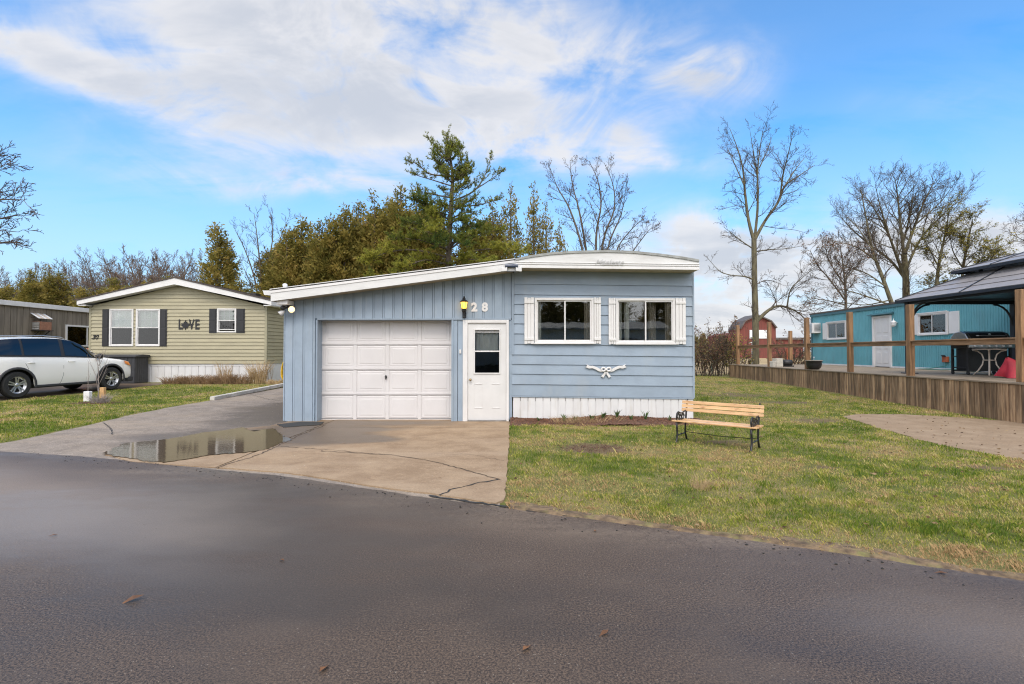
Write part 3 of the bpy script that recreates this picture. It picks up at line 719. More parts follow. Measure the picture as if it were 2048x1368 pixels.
# windows with shutters
def slider(wx0, wx1, wz0, wz1, parent, y0=-0.055, stile=None, deep=0.10, fw=0.05, glass='window_glass'):
    w = MB()
    f = fw
    w.box(wx0, wx1, y0, deep, wz1 - f, wz1).box(wx0, wx1, y0, deep, wz0, wz0 + f).box(wx0, wx0 + f, y0, deep, wz0 + f, wz1 - f).box(wx1 - f, wx1, y0, deep, wz0 + f, wz1 - f)
    o = w.build('window', 'white_paint', parent, bevel=0.004)
    xm = stile if stile is not None else (wx0 + wx1) / 2
    g = f; s = 0.028
    for k, (a, b, yy) in enumerate(((wx0 + g, xm + s * .6, y0 + 0.045), (xm - s * .6, wx1 - g, y0 + 0.020))):
        sh = MB(); z0, z1 = wz0 + g, wz1 - g
        sh.box(a, b, yy, yy + .022, z1 - s, z1).box(a, b, yy, yy + .022, z0, z0 + s).box(a, a + s, yy, yy + .022, z0 + s, z1 - s).box(b - s, b, yy, yy + .022, z0 + s, z1 - s)
        sh.build('sash', 'white_paint', o)
        MB().box(a + s, b - s, yy + .009, yy + .013, z0 + s, z1 - s).build('pane', glass, o)
    return o
def drape(x0, x1, y, z0, z1, folds, m, parent, amp=0.025):
    mb = MB(); n = folds * 6
    for i in range(n + 1):
        x = x0 + (x1 - x0) * i / n; yy = y + amp * sin(i / 6 * 2 * pi) + amp * .4 * sin(i * .7)
        mb.v += [(x, yy, z0), (x + 0.01 * sin(i), yy * 1.0, z1)]
    mb.f = [(2 * i, 2 * i + 2, 2 * i + 3, 2 * i + 1) for i in range(n)]
    return mb.build('curtain', m, parent, smooth=True)
stiles = (X9(1130), X9(1291))
shut = [((X9(1048.5), X9(1068)), (X9(1187.5), X9(1201.5))), ((X9(1216.5), X9(1230.5)), (X9(1350), X9(1370.5)))]
for (x0, x1, z0, z1), st, sh in zip(WINS, stiles, shut):
    o = slider(x0, x1, z0, z1, home, stile=st)
    MB().prism([(-0.075, z0 - .012), (-0.075, z0 + .012), (0.0, z0 + .02), (0.0, z0 - .012)], 'x', x0 - .01, x1 + .01).build('sill', 'white_paint', o)
    drape(x0 + .055, x0 + .15, 0.055, z0 + .03, z1 - .03, 2, 'curtain', o); drape(x1 - .19, x1 - .055, 0.055, z0 + .03, z1 - .03, 2, 'curtain_tan', o)
    for a, b in sh:
        so = bx('shutter', 'white_paint', home, a + .002, b - .002, -0.040, -0.028, z0 + .02, z1 - .02)
        n = 3; w = (b - a) / n
        for i in range(n): bx('slat', 'white_paint', so, a + i * w + .004, a + (i + 1) * w - .004, -0.058, -0.041, z0 - .01 + .01 * (i % 2), z1 + .008 - .008 * (i % 2), 0.002)
        for zz in (z0 + .07, z1 - .12): bx('batten', 'white_paint', so, a + .002, b - .002, -0.074, -0.0585, zz, zz + .05, 0.002)
drape(WINS[1][0] + .22, WINS[1][0] + .33, 0.14, 1.4, 2.7, 2, 'curtain', home); drape(WINS[1][0] + .74, WINS[1][0] + .90, 0.13, 1.4, 2.7, 3, 'curtain_tan', home)

# arched fascia and roof of the trailer
FO = -0.45                                            # overhang
Yf = HY + FO
arc_px = [(1031, 521), (1060, 515.5), (1100, 510), (1150, 506.5), (1218, 505), (1270, 507), (1320, 512), (1365, 518), (1399, 524)]
arc = [(X9(px, Yf), Z9(py, Yf)) for px, py in arc_px]
zb = Z9(535.5, Yf)
poly = [(arc[0][0], zb)] + [(arc[-1][0], zb - K * arc[-1][0])] + arc[::-1]
MB().prism(poly, 'y', FO, FO + .02).build('arched_fascia', 'fascia_white', home)
for dz, h in ((0.0, .05), (.072, .022), (.112, .012)):
    MB().box(arc[0][0], arc[-1][0] + .01, FO - .014 - dz * .02, FO + .001, zb + dz, zb + dz + h).shear(K).build('fascia_rib', 'white_paint', home, bevel=0.004)
up = [(x, z + 0.05 * (0.4 + 0.6 * min(1, (x + .1) / .4))) for x, z in arc]
MB().prism([(x, z + 0.002) for x, z in arc] + up[::-1], 'y', FO - .02, 15.6).build('roof', 'roof_grey', home, smooth=False)
MB().prism([(arc[0][0], zb + .005), (arc[-1][0], zb + .005 - K * 3.8), (arc[-1][0], zb + .02 - K * 3.8), (arc[0][0], zb + .02)], 'y', FO + .021, 0.05).build('soffit', 'soffit', home)
# script lettering on the fascia
me = text_mesh('Marlette', 0.17, 0.006, 'script_grey', 'lettering', 0.0, 0.45)
o = link('lettering', me, home, (X9(1218, Yf), FO - .022, Z9(525.5, Yf)))
pts = [P(px, py, Yf - .02) - Vector((0, HY, 0)) for px, py in ((1193, 524), (1197, 526), (1202, 526), (1207, 522.5), (1212, 521))]
MB().tube(pts, 0.006, 6).build('lettering_flourish', 'script_grey', home)
pts = [P(px, py, Yf - .02) - Vector((0, HY, 0)) for px, py in ((1206, 531), (1214, 529), (1224, 529.6), (1236, 529.3))]
MB().tube(pts, [0.002, 0.006, 0.005, 0.002], 6).build('lettering_flourish', 'script_grey', home)

# ---- garage part
def topz(x): return 2.585 + (x + 4.8) * (3.185 - 2.585) / 4.8
HDR = Z9(638)                                         # under side of the header line
GL, GR, GT = X9(635), X9(903), Z9(640)                # door opening
bx('wall_backing', 'blue_shadow_gap', home, -4.80, GL - .012, 0.012, 0.10, 0.0, 2.5)
MB().prism([(-4.80, HDR + .02), (0.0, HDR + .02), (0.0, topz(0) - .01), (-4.80, topz(-4.8) - .01)], 'y', 0.012, 0.10).build('wall_backing', 'blue_shadow_gap', home)
x = -4.83; k = 0
while x < -0.03:
    for w, y0 in ((0.168, -0.012), (0.044, -0.004)):
        x0, x1 = x + .003, min(x + w - .003, -0.012)
        if x1 - x0 > .01:
            z0 = 0.02 if x1 < GL + .02 else HDR + .015
            if z0 < 1: x1 = min(x1, GL - .002)
            MB().prism([(x0, z0), (x1, z0), (x1, topz(x1)), (x0, topz(x0))], 'y', y0, 0.03).build('wall_board', 'blue_boards', home)
        x += w
bx('corner_trim', 'blue_boards', home, -4.855, -4.832, -0.02, 6.9, 0.03, 2.5)
bx('side_wall', 'blue_boards', home, -4.83, -4.78, 0.11, 6.9, 0.0, 2.5)
bx('header_trim', 'blue_boards', home, GL - .004, -0.02, -0.030, 0.03, HDR - .018, HDR + .012, 0.003)
for a, b in ((X9(907), X9(915)), (X9(916), X9(925.5))):
    bx('wall_board', 'blue_boards', home, a, b, -0.008 if a < X9(910) else 0.0, 0.10, 0.02, HDR - .02)
bx('wall_board', 'blue_boards', home, X9(1016.5) + .02, 0.0, -0.006, 0.10, 0.05, HDR - .02)
bx('jamb', 'blue_boards', home, GL - .03, GL, -0.010, 0.29, 0.0, HDR - .02)
bx('jamb', 'blue_boards', home, GR, X9(907), -0.022, 0.29, 0.0, HDR - .02)
bx('lintel', 'blue_boards', home, GL, GR, 0.03, 0.29, GT - .004, HDR - .019)
# sectional door
DY = 0.27
gd = bx('garage_door', 'garage_white', home, GL - .02, GR + .02, DY, DY + .05, 0.02, GT + .04)
def zrow(v): return Z9(480 + v / 3.42, HY + DY)
rws = [zrow(q) for q in (535, 715, 886, 1058, 1240)]
cw = (GR - GL + .04) / 4 * 1.012
for i in range(4):
    z1, z0 = rws[i], rws[i + 1]
    bx('door_rail', 'garage_white', gd, GL - .02, GR + .02, DY - .016, DY - .001, z0 + .006, z0 + .055, 0.003)
    bx('door_rail', 'garage_white', gd, GL - .02, GR + .02, DY - .016, DY - .001, z1 - .012, z1 - .002, 0.003)
    for j in range(4):
        xa = X9(520 + 432 / 3.42 + j * 64.4, HY + DY); xb = xa + 64.4 / 1024 * (HY + DY)
        if j: bx('door_stile', 'garage_white', gd, xa - .035, xa + .035, DY - .0145, DY - .001, z0 + .0555, z1 - .0125, 0.003)
        xa += .05; xb -= .05; p0, p1 = z0 + .075, z1 - .035
        mb = MB(); q = .05
        mb.add([(xa, DY - .001, p0), (xb, DY - .001, p0), (xb, DY - .001, p1), (xa, DY - .001, p1),
                (xa + .012, DY - .006, p0 + .012), (xb - .012, DY - .006, p0 + .012), (xb - .012, DY - .006, p1 - .012), (xa + .012, DY - .006, p1 - .012),
                (xa + q, DY - .004, p0 + q), (xb - q, DY - .004, p0 + q), (xb - q, DY - .004, p1 - q), (xa + q, DY - .004, p1 - q),
                (xa + q + .02, DY - .009, p0 + q + .016), (xb - q - .02, DY - .009, p0 + q + .016), (xb - q - .02, DY - .009, p1 - q - .016), (xa + q + .02, DY - .009, p1 - q - .016)],
               [(a + 4 * r, (a + 1) % 4 + 4 * r, (a + 1) % 4 + 4 * r + 4, a + 4 * r + 4) for r in range(3) for a in range(4)] + [(12, 13, 14, 15)])
        mb.build('door_panel', 'garage_white', gd)
hx, hz_ = X9(773, HY + DY), Z9(754, HY + DY)
MB().lathe([(0, -.03), (.02, -.028), (.022, 0), (0.022, .012)], (hx, DY - .012, hz_), 12, 'y').box(hx - .008, hx + .008, DY - .07, DY - .02, hz_ - .05, hz_ + .04).build('handle', 'black_iron', gd)
bx('door_seal', 'black_plastic', gd, GL, GR, DY - .012, DY + .03, 0.0235, 0.045)
# entrance door
DL, DR_, DT = X9(935.5), X9(1012.5), Z9(646)
fr = MB(); a, b = X9(925.8), X9(1016.5) + .015
fr.box(a, DL, -0.035, 0.09, 0.02, HDR - .022).box(DR_, b, -0.035, 0.09, 0.02, HDR - .022).box(DL, DR_, -0.035, 0.09, DT, HDR - .022)
fr.build('door_frame', 'white_paint', home, bevel=0.006)
bx('threshold', 'brushed_steel', home, DL, DR_, -0.05, 0.05, 0.022, 0.042)
WL, WR, WB, WT = X9(950), X9(998.5), Z9(745.5), Z9(660.5)
lf = MB(); y0, y1 = 0.0, 0.045
lf.box(DL + .004, WL, y0, y1, .045, DT - .004).box(WR, DR_ - .004, y0, y1, .045, DT - .004).box(WL, WR, y0, y1, .045, WB).box(WL, WR, y0, y1, WT, DT - .004)
dr = lf.build('entrance_door', 'door_white', home)
fm = MB(); q = .028
fm.box(WL - q, WR + q, -.016, -.001, WT, WT + q).box(WL - q, WR + q, -.016, -.001, WB - q, WB).box(WL - q, WL, -.016, -.001, WB, WT).box(WR, WR + q, -.016, -.001, WB, WT)
fm.build('lite_frame', 'door_white', dr, bevel=0.004)
zm = Z9(702.5)
bx('lite_rail', 'white_paint', dr, WL, WR, -.010, .02, zm - .014, zm + .014)
bx('lite_rail', 'white_paint', dr, WL, WR, .002, .02, WT - .045, WT - .03)
bx('pane', 'window_glass', dr, WL, WR, .022, .027, zm, WT); bx('pane', 'screen_glass', dr, WL, WR, .010, .014, WB, zm)
drape(WL + .02, WR - .02, 0.12, zm - .02, WT - .05, 4, 'curtain', dr, 0.02)
bx('dark_hall', 'room', home, WL - .25, WR + .25, 1.0, 1.05, 0.5, 2.2)
MB().box(DL - .02, DL, .10, 1.0, 0.1, 2.2).box(DR_, DR_ + .02, .10, 1.0, 0.1, 2.2).box(DL, DR_, .10, 1.0, 2.17, 2.2).build('hall_wall', 'room', home)
for zz in (Z9(768), Z9(816)):
    for xx in (X9(957), X9(992)):
        mb = MB(); w, h = .095, .008
        mb.add([(xx - w, -.001, zz - h), (xx + w, -.001, zz - h), (xx + w - .03, -.001, zz + h), (xx - w + .03, -.001, zz + h), (xx - w + .02, -.009, zz), (xx + w - .02, -.009, zz)],
               [(0, 1, 5, 4), (1, 2, 5), (2, 3, 4, 5), (3, 0, 4)])
        mb.build('door_moulding', 'door_white', dr)
for xx in (X9(957), X9(992)):
    z0, z1 = Z9(814), Z9(770)
    mb = MB(); w = .085
    for sx in (-1, 1): mb.box(xx + sx * w - .004, xx + sx * w + .004, -.004, -.0008, z0, z1)
    mb.build('door_moulding', 'door_white', dr)
kx, kz = X9(941), Z9(759)
MB().lathe([(.024, 0), (.024, -.012), (.010, -.014), (.010, -.04), (.024, -.046), (.027, -.06), (.018, -.074), (0, -.076)], (kx, -.001, kz), 14, 'y').build('door_knob', 'brass', dr, smooth=True)
# sloped fascia, roof sheet, beam end
Yg = HY - 0.40
fx0, fx1 = X9(540.5, Yg), 0.10
ft = lambda x: Z9(582, Yg) + (x - fx0) * (Z9(521, Yg) - Z9(582, Yg)) / (X9(1029, Yg) - fx0)
fb = lambda x: Z9(602.5, Yg) + (x - fx0) * (Z9(541, Yg) - Z9(602.5, Yg)) / (X9(1018, Yg) - fx0)
MB().prism([(fx0, fb(fx0)), (X9(1031, Yf), fb(X9(1031, Yf))), (X9(1031, Yf), ft(X9(1031, Yf))), (fx0, ft(fx0))], 'y', -0.40, -0.375).build('sloped_fascia', 'fascia_white', home)
MB().prism([(fx0 - .01, ft(fx0) - .045), (.04, ft(.04) - .045), (.04, ft(.04) + .004), (fx0 - .01, ft(fx0) + .004)], 'y', -0.412, -0.401).build('fascia_lip', 'white_paint', home)
MB().prism([(fx0 - .02, ft(fx0) + .006), (.06, ft(.06) + .006), (.06, ft(.06) + .030), (fx0 - .02, ft(fx0) + .030)], 'y', -0.36, 7.0).build('garage_roof', 'tar', home)
MB().prism([(fx0 - .03, ft(fx0) + .031), (.07, ft(.07) + .031), (.07, ft(.07) + .045), (fx0 - .03, ft(fx0) + .045)], 'y', -0.39, 7.02).build('garage_roof_sheet', 'roof_white', home)
MB().prism([(fx0, fb(fx0) + .01), (.02, fb(.02) + .01), (.02, fb(.02) + .03), (fx0, fb(fx0) + .03)], 'y', -0.374, 0.0).build('soffit', 'soffit', home)
bx('side_fascia', 'fascia_white', home, fx0, fx0 + .02, -0.374, 7.0, fb(fx0), ft(fx0))
bx('beam_end', 'white_paint', home, X9(563, HY - .1), X9(584, HY - .1), -0.34, -0.014, Z9(611, HY - .1), fb(-4.7) - .0, 0.004)
g0 = P(525, 581, Yg + .05) - Vector((0, HY, 0))
MB().prism([(g0.x, g0.z), (g0.x + .015, g0.z - .015), (g0.x + .04, g0.z - .09), (fx0 - .012, g0.z - .10), (fx0 - .012, g0.z)], 'y', -0.36, 7.0).build('gutter', 'roof_white', home)
vx = P(570, 574, Yg + .8) - Vector((0, HY, 0))
MB().lathe([(.04, -.06), (.04, 0), (.05, .02), (.05, .06), (.03, .075), (0, .08)], (vx.x, vx.y, vx.z), 12).build('roof_vent', 'roof_white', home, smooth=True)

# ---- things hung on the front of the home
HO = Vector((0, HY, 0))
def lantern():
    p = P(928, 617, HY - .12)
    o = thing('wall_lantern', 'lit black wall lantern with amber glass beside the house number 28', 'lantern', p)
    MB().lathe([(.052, -.005), (.040, -.03), (.055, -.045), (.04, -.07), (.018, -.10), (.012, -.16), (.02, -.18), (.012, -.20), (.012, -.215), (0, -.22)][::-1], (0, 0, 0), 10).build('base', 'black_iron', o)
    MB().lathe([(.048, 0.0), (.068, .10), (.072, .135), (0.03, .14)], (0, 0, 0), 6).build('glass', 'lamp_glow', o)
    fr = MB()
    for k in range(6):
        a_ = 2 * pi * k / 6; fr.tube([(.050 * cos(a_), .050 * sin(a_), -.005), (.076 * cos(a_), .076 * sin(a_), .14)], .005, 5)
    fr.build('frame', 'black_iron', o)
    MB().lathe([(.088, .135), (.090, .145), (.05, .18), (.030, .195), (.036, .21), (.018, .225), (.022, .245), (0, .27)], (0, 0, 0), 10).build('cap', 'black_iron', o)
    MB().box(-.035, .035, .10, .118, -.23, -.05).tube([(0, .11, -.12), (0, .06, -.20), (0, 0, -.19)], .012, 6).build('bracket', 'black_iron', o)
lantern()
for ch, px in (('2', 948.7), ('8', 969.7)):
    p = P(px, 615, HY - .016)
    o = link('house_number', text_mesh(ch, 0.25, 0.008, 'white_paint', 'house_number', 0.012), None, p)
    tag(o, ('white digit 2 beside the lit wall lantern' if ch == '2' else 'white digit 8 on the blue boards, farther from the lantern'), 'house number', 'house number digits')
def flood():
    p = P(1023, 538, HY - .5)
    o = thing('solar_light', 'solar security light with three lamp heads at the roof junction', 'light', p)
    MB().obox((0, 0, .045), (.075, 0, 0), (0, .05, .02), (0, -.004, .010)).build('solar_panel', 'solar_cell', o)
    MB().box(-.055, .055, .0, .06, -.03, .025).build('housing', 'brushed_steel', o, bevel=0.006)
    for s in (-1, 1):
        MB().obox((s * .085, -.01, -.005), (.035, s * .02, 0), (0, .02, 0), (0, 0, .028)).build('lamp_head', 'clear_lens', o, bevel=0.005)
    MB().box(-.04, .04, -.012, -.001, -.025, .015).build('lamp_head', 'clear_lens', o)
    o.scale = (1.75, 1.75, 1.6)
flood()
def spot():
    p = P(577, 614, HY - .16)
    o = thing('security_light', 'twin-head security light under the garage eave, one bulb glowing', 'light', p)
    MB().box(-.04, .05, .0, .145, -.02, .04).build('mount', 'black_plastic', o, bevel=0.006)
    MB().lathe([(.02, -.05), (.045, -.045), (.05, .0), (.03, .04), (0, .045)], (-.10, -.02, -.02), 12, 'y').build('sensor', 'black_plastic', o, smooth=True)
    MB().lathe([(0, -.075), (.05, -.07), (.065, -.055), (.07, -.045)], (.085, .0, -.055), 16, 'y').build('bulb', 'bulb_glow', o, smooth=True)
    MB().lathe([(.072, -.05), (.070, -.03), (.045, .03), (.025, .06), (0, .065)], (.085, .0, -.055), 16, 'y').build('lamp_hood', 'white_paint', o, smooth=True)
    a_ = Vector((-.17, -.03, -.155)); mb = MB(); mb.tube([a_ + Vector((.08, .04, .07)), a_ + Vector((.05, .02, .045)), a_], [.02, .04, .062], 12)
    mb.build('lamp_hood', 'white_paint', o, smooth=True)
    MB().tube([(-.10, 0, -.03), (0, .06, 0), (.085, .03, -.04)], .018, 6).build('arm', 'black_plastic', o)
spot()
def bow():
    p = P(1212, 741, HY - .045)
    o = thing('bow_ornament', 'white carved ribbon bow ornament on the blue siding below the windows', 'ornament', p)
    S = HY / 1024
    def ribbon(pts, ws, name, y=0.0, parent=o):
        mb = MB(); n = len(pts)
        up_ = []; lo_ = []
        for i, (x, z) in enumerate(pts):
            a = pts[max(i - 1, 0)]; b = pts[min(i + 1, n - 1)]; d = Vector((b[0] - a[0], b[1] - a[1])).normalized(); nn = Vector((-d.y, d.x)) * ws[i]
            up_.append(((x + nn.x) * S, (z + nn.y) * S)); lo_.append(((x - nn.x) * S, (z - nn.y) * S))
        e = pts[-1]; a = pts[-2]; notch = ((e[0] * .68 + a[0] * .32) * S, (e[1] * .68 + a[1] * .32) * S)
        mb.prism(up_ + [notch] + lo_[::-1], 'y', y - .014, y + .014); mb.build(name, 'white_paint', parent, bevel=0.004)
    for s in (-1, 1):
        ribbon([(s * 7, -1), (s * 14, 1.0), (s * 20, 4.5), (s * 27, 7), (s * 33, 6.5), (s * 40, 9.5)], [2.6, 2.8, 2.6, 2.6, 2.8, 3.2], 'ribbon')
        ribbon([(s * 1.2, -2), (s * 3, -7), (s * 6, -11), (s * 8, -13.5)], [1.5, 2.1, 2.4, 2.8], 'tail', 0.002)
        mb = MB(); c = [(s * (5.2 + 4.2 * cos(a_)) * S, -.012, (2.2 + 3.4 * sin(a_)) * S) for a_ in np.linspace(0, 2 * pi, 13)]
        mb.tube(c, 0.020, 7).build('loop', 'white_paint', o, smooth=True)
    MB().lathe([(0, -.04), (.022, -.034), (.030, -.015), (.03, .01)], (0, 0, .015), 12, 'y').build('knot', 'white_paint', o, smooth=True)
bow()
p = P(920.5, 703, HY - .012)
tag(MB().box(-.02, .02, -.015, .012, -.042, .042).lathe([(0, -.022), (.010, -.021), (.010, -.015)], (0, 0, .0), 10, 'y').build('doorbell', 'white_paint', None, bevel=0.004, loc=p), 'small white doorbell button on the blue post beside the entrance door', 'doorbell')

# ================================================================== THE OLIVE HOME AND THE LEFT SIDE
OY = 21.6
olive = thing('olive_house', 'olive green vinyl-sided gabled home with black shutters, number 30', 'house', (0, OY, 0.2))
def XO(px, Yd=OY): return (px - 1024) / 1024 * Yd
def ZO(py, Yd=OY): return P(1024, py, Yd).z - 0.2
OL, OR_ = XO(180), XO(532.5)
ridge = XO(347, OY - .35)
eave_z = ZO(612); peak_z = ZO(571)
def gz_(x): return peak_z - (peak_z - eave_z) * abs(x - ridge) / (ridge - OL if x < ridge else OR_ - ridge)
z0 = ZO(727.5); course = 0.1535
OW = [(XO(219.5), XO(267.5), ZO(692.5), ZO(618)), (XO(272.5), XO(320.5), ZO(692.5), ZO(618)), (XO(434.5), XO(473), ZO(665), ZO(617))]
MB().prism([(OL + .02, z0), (OR_ - .02, z0), (OR_ - .02, eave_z - .02), (ridge, peak_z - .03), (OL + .02, eave_z - .02)], 'y', 0.25, 0.30).build('wall_backing', 'room', olive)
z = z0
while z < peak_z - .05:
    zt = min(z + course - .003, peak_z - .02)
    if zt <= eave_z: xa, xb, xc, xd = OL + .06, OR_ - .06, OR_ - .06, OL + .06
    else:
        def xat(zz, s):
            k = min(1, max(0, (peak_z - zz) / (peak_z - eave_z)))
            return ridge + (OR_ - .06 - ridge) * k if s > 0 else ridge + (OL + .06 - ridge) * k
        xa, xb, xc, xd = xat(z, -1), xat(z, 1), xat(zt, 1), xat(zt, -1)
    cuts = sorted([w for w in OW if w[2] < (z + zt) / 2 < w[3]], key=lambda w: w[0])
    e = [(xa, xd)] + [(q, q) for w in cuts for q in (w[0] + .02, w[1] - .02)] + [(xb, xc)]
    for i in range(0, len(e), 2):
        (a, d), (b, c) = e[i], e[i + 1]
        mb = MB()
        for f0, f1 in ((0, 1.0),):
            q0, q1 = z + (zt - z) * f0, z + (zt - z) * f1
            la, lb = a + (d - a) * f0, b + (c - b) * f0; ua, ub = a + (d - a) * f1, b + (c - b) * f1
            mb.add([(la, -.036, q0), (lb, -.036, q0), (ub, -.010, q1), (ua, -.010, q1), (la, .0, q0), (lb, .0, q0), (la, -.036, q0 + .012), (lb, -.036, q0 + .012)], [(0, 1, 7, 6), (6, 7, 2, 3), (4, 5, 1, 0)])
        mb.build('siding_plank', 'olive_siding', olive)
    z += course
# side wall courses running back
z = z0; k = 0
sm = MB()
for f0, f1 in ((0, 1.0),):
    q0, q1 = course * f0, (course - .003) * f1 + 0
    sm.add([(.036, 0, q0), (.036, 12.5, q0), (.010, 12.5, q1), (.010, 0, q1), (0, 0, q0), (0, 12.5, q0)], [(0, 1, 2, 3), (4, 5, 1, 0)])
sme = sm.mesh('siding_plank', 'olive_siding')
while z < eave_z - .1:
    link('siding_plank', sme, olive, (OR_, .06, z)); z += course
bx('corner_trim', 'olive_trim', olive, OR_ - .065, OR_ + .035, -.035, .065, z0 - .02, eave_z + .04)
bx('corner_trim', 'olive_trim', olive, OL - .035, OL + .06, -.035, .065, z0 - .02, eave_z + .04)
bx('left_wall', 'olive_siding', olive, OL - .02, OL + .02, .07, 12.5, 0, eave_z)
bx('right_wall', 'room', olive, OR_ - .06, OR_ - .01, .07, 12.5, 0, eave_z)
# skirting
npan = 26; pw = (OR_ - OL) / npan
sk = MB().prism([(.006, 0.0), (.02, -.012), (pw - .02, -.012), (pw - .006, 0), (pw - .006, .03), (.006, .03)], 'z', -.02, z0 - .10).mesh('skirting_panel', 'white_skirt')
for i in range(npan):
    if OL + i * pw > XO(250): link('skirting_panel', sk, olive, (OL + i * pw, .03, 0))
bx('skirting_trim', 'white_skirt', olive, OL, OR_ + .02, .008, .07, z0 - .10, z0 - .005)
bx('skirting_backing', 'white_skirt', olive, OL, OR_, .045, .08, -.05, z0 - .1)
bx('side_skirting', 'white_skirt', olive, OR_ - .03, OR_ + .01, .07, 12.5, -.05, z0 - .005)
# roof and white rakes
OFY = -0.38
def zr(x, dz=0.0): return 0
pk = (XO(347, OY + OFY), ZO(556, OY + OFY)); le = (XO(153, OY + OFY), ZO(601.5, OY + OFY)); re2 = (XO(541, OY + OFY), ZO(602.0, OY + OFY))
th = 0.26
for e in (le, re2):
    MB().prism([e, pk, (pk[0], pk[1] - th), (e[0], e[1] - .16)], 'y', OFY, OFY + .03).build('rake_board', 'white_paint', olive)
    MB().prism([(e[0], e[1] - .155), (pk[0], pk[1] - th + .005), (pk[0], pk[1] - th + .02), (e[0], e[1] - .14)], 'y', OFY + .031, 0.0).build('rake_soffit', 'fascia_white', olive)
    s = -1 if e is le else 1
    rf = MB().prism([(e[0] + s * .03, e[1] + .005), (pk[0], pk[1] + .01), (pk[0], pk[1] + .04), (e[0] + s * .03, e[1] + .035)], 'y', OFY - .03, 13.0).build('roof', 'shingle', olive)
    nrow = 14
    for i in range(nrow):
        f0, f1 = i / nrow, (i + 1) / nrow
        a = (e[0] + (pk[0] - e[0]) * f0, e[1] + (pk[1] - e[1]) * f0 + .06); b = (e[0] + (pk[0] - e[0]) * f1, e[1] + (pk[1] - e[1]) * f1 + .042)
        MB().prism([(a[0], a[1] - .02), (b[0], b[1] - .005), b, a], 'y', OFY - .035, 13.0).build('shingle_course', 'shingle', rf)
    MB().box(e[0] - (.0 if s < 0 else .32), e[0] + (.32 if s < 0 else .0), OFY + .031, .0, e[1] - .20, e[1] - .16).build('eave_return', 'white_paint', olive)
    MB().box(e[0] - .02 * (s < 0), e[0] + .02 * (s > 0), OFY, 13.0, e[1] - .16, e[1] + .002).build('eave_fascia', 'white_paint', olive)
    MB().box(min(e[0], OR_ if s > 0 else OL), max(e[0], OR_ if s > 0 else OL), .0, 13.0, e[1] - .19, e[1] - .165).build('eave_soffit', 'fascia_white', olive)
vp = P(505, 588, OY + 3.0)
MB().box(vp.x - .25, vp.x + .25, 2.8, 3.3, vp.z - .2 - .25, vp.z - .2 + .02).build('roof_vent', 'black_plastic', olive)
# double-hung windows
def hung(x0, x1, z0, z1, gx_, gzn, parent, lower='blind', opened=0.0):
    f = .055; y0 = -.055; mb = MB()
    mb.box(x0, x1, y0, .1, z1 - f, z1).box(x0, x1, y0, .1, z0, z0 + f).box(x0, x0 + f, y0, .1, z0 + f, z1 - f).box(x1 - f, x1, y0, .1, z0 + f, z1 - f)
    o = mb.build('window', 'white_paint', parent, bevel=0.006)
    zm = (z0 + z1) / 2
    for k, (a, b, yy) in enumerate(((zm - .02, z1 - f, y0 + .02), (z0 + f + opened, zm + .02, y0 + .045))):
        s = .03; sh = MB(); xa, xb = x0 + f, x1 - f
        sh.box(xa, xb, yy, yy + .02, b - s, b).box(xa, xb, yy, yy + .02, a, a + s).box(xa, xa + s, yy, yy + .02, a + s, b - s).box(xb - s, xb, yy, yy + .02, a + s, b - s)
        sh.build('sash', 'white_paint', o)
        MB().box(xa + s, xb - s, yy + .008, yy + .012, a + s, b - s).build('pane', 'window_glass' if k == 0 else 'screen_glass', o)
        gm = MB()
        for i in range(1, gx_):
            xx = xa + s + (xb - xa - 2 * s) * i / gx_; gm.box(xx - .009, xx + .009, yy + .013, yy + .018, a + s, b - s)
        for i in range(1, gzn):
            zz = a + s + (b - a - 2 * s) * i / gzn; gm.box(xa + s, xb - s, yy + .0135, yy + .0175, zz - .009, zz + .009)
        gm.build('muntin', 'white_paint', o)
    if lower: MB().box(x0 + .03, x1 - .03, .12, .125, z0 + .03, z1 - .03).build('blind', lower, o)
    else: MB().box(x0 + .03, x1 - .03, .12, .125, zm, z1 - .03).build('blind', 'blind', o)
    return o
for i, (a, b, c, d) in enumerate(OW): hung(a, b, c, d, 3, 2, olive, 'blind' if i < 2 else None, 0.06 if i == 2 else 0.0)
def oshutter(x0, x1, z0, z1):
    so = bx('shutter', 'shutter_black', olive, x0, x1, -.05, -.024, z0, z1, 0.004)
    zm = (z0 + z1) / 2
    for a, b in ((z0 + .05, zm - .03), (zm + .03, z1 - .05)):
        bx('panel', 'shutter_black', so, x0 + .05, x1 - .05, -.062, -.0505, a, b, 0.008)
for a, b in ((205.5, 219), (321, 334.5)): oshutter(XO(a), XO(b), ZO(692.5), ZO(618.5))
for a, b in ((419, 434), (473.5, 490)): oshutter(XO(a), XO(b), ZO(666), ZO(617.5))
# sign and number hung on the wall
sg = thing('love_sign', 'black LOVE sign with a maple leaf for the O on the olive wall', 'sign', P(379, 650, OY - .03))
for ch, px in (('L', 361.2), ('V', 383.4), ('E', 394.6)):
    o = link('letter', text_mesh(ch, 0.58, 0.012, 'black_iron', 'letter', 0.018), sg, (XO(px) - XO(379), 0, 0)); o.scale = (.66 if ch != 'V' else .60, 1, 1)
leaf = [(0, .5), (.10, .30), (.20, .36), (.17, .12), (.30, .24), (.34, .15), (.5, .18), (.43, .02), (.5, -.03), (.24, -.22), (.27, -.32), (.04, -.28), (.04, -.5)]
leaf = leaf + [(-x, z) for x, z in leaf[::-1] if x > 0]
MB().prism([(x * .36, z * .40 - .02) for x, z in leaf], 'y', -.012, .014).build('maple_leaf', 'black_iron', sg, loc=(XO(371.3) - XO(379), -.014, .02))
o = link('house_number_plate', text_mesh('30', 0.26, 0.01, 'black_iron', 'house_number_plate', 0.008, 0.3), None, P(190, 674.5, OY - .03))
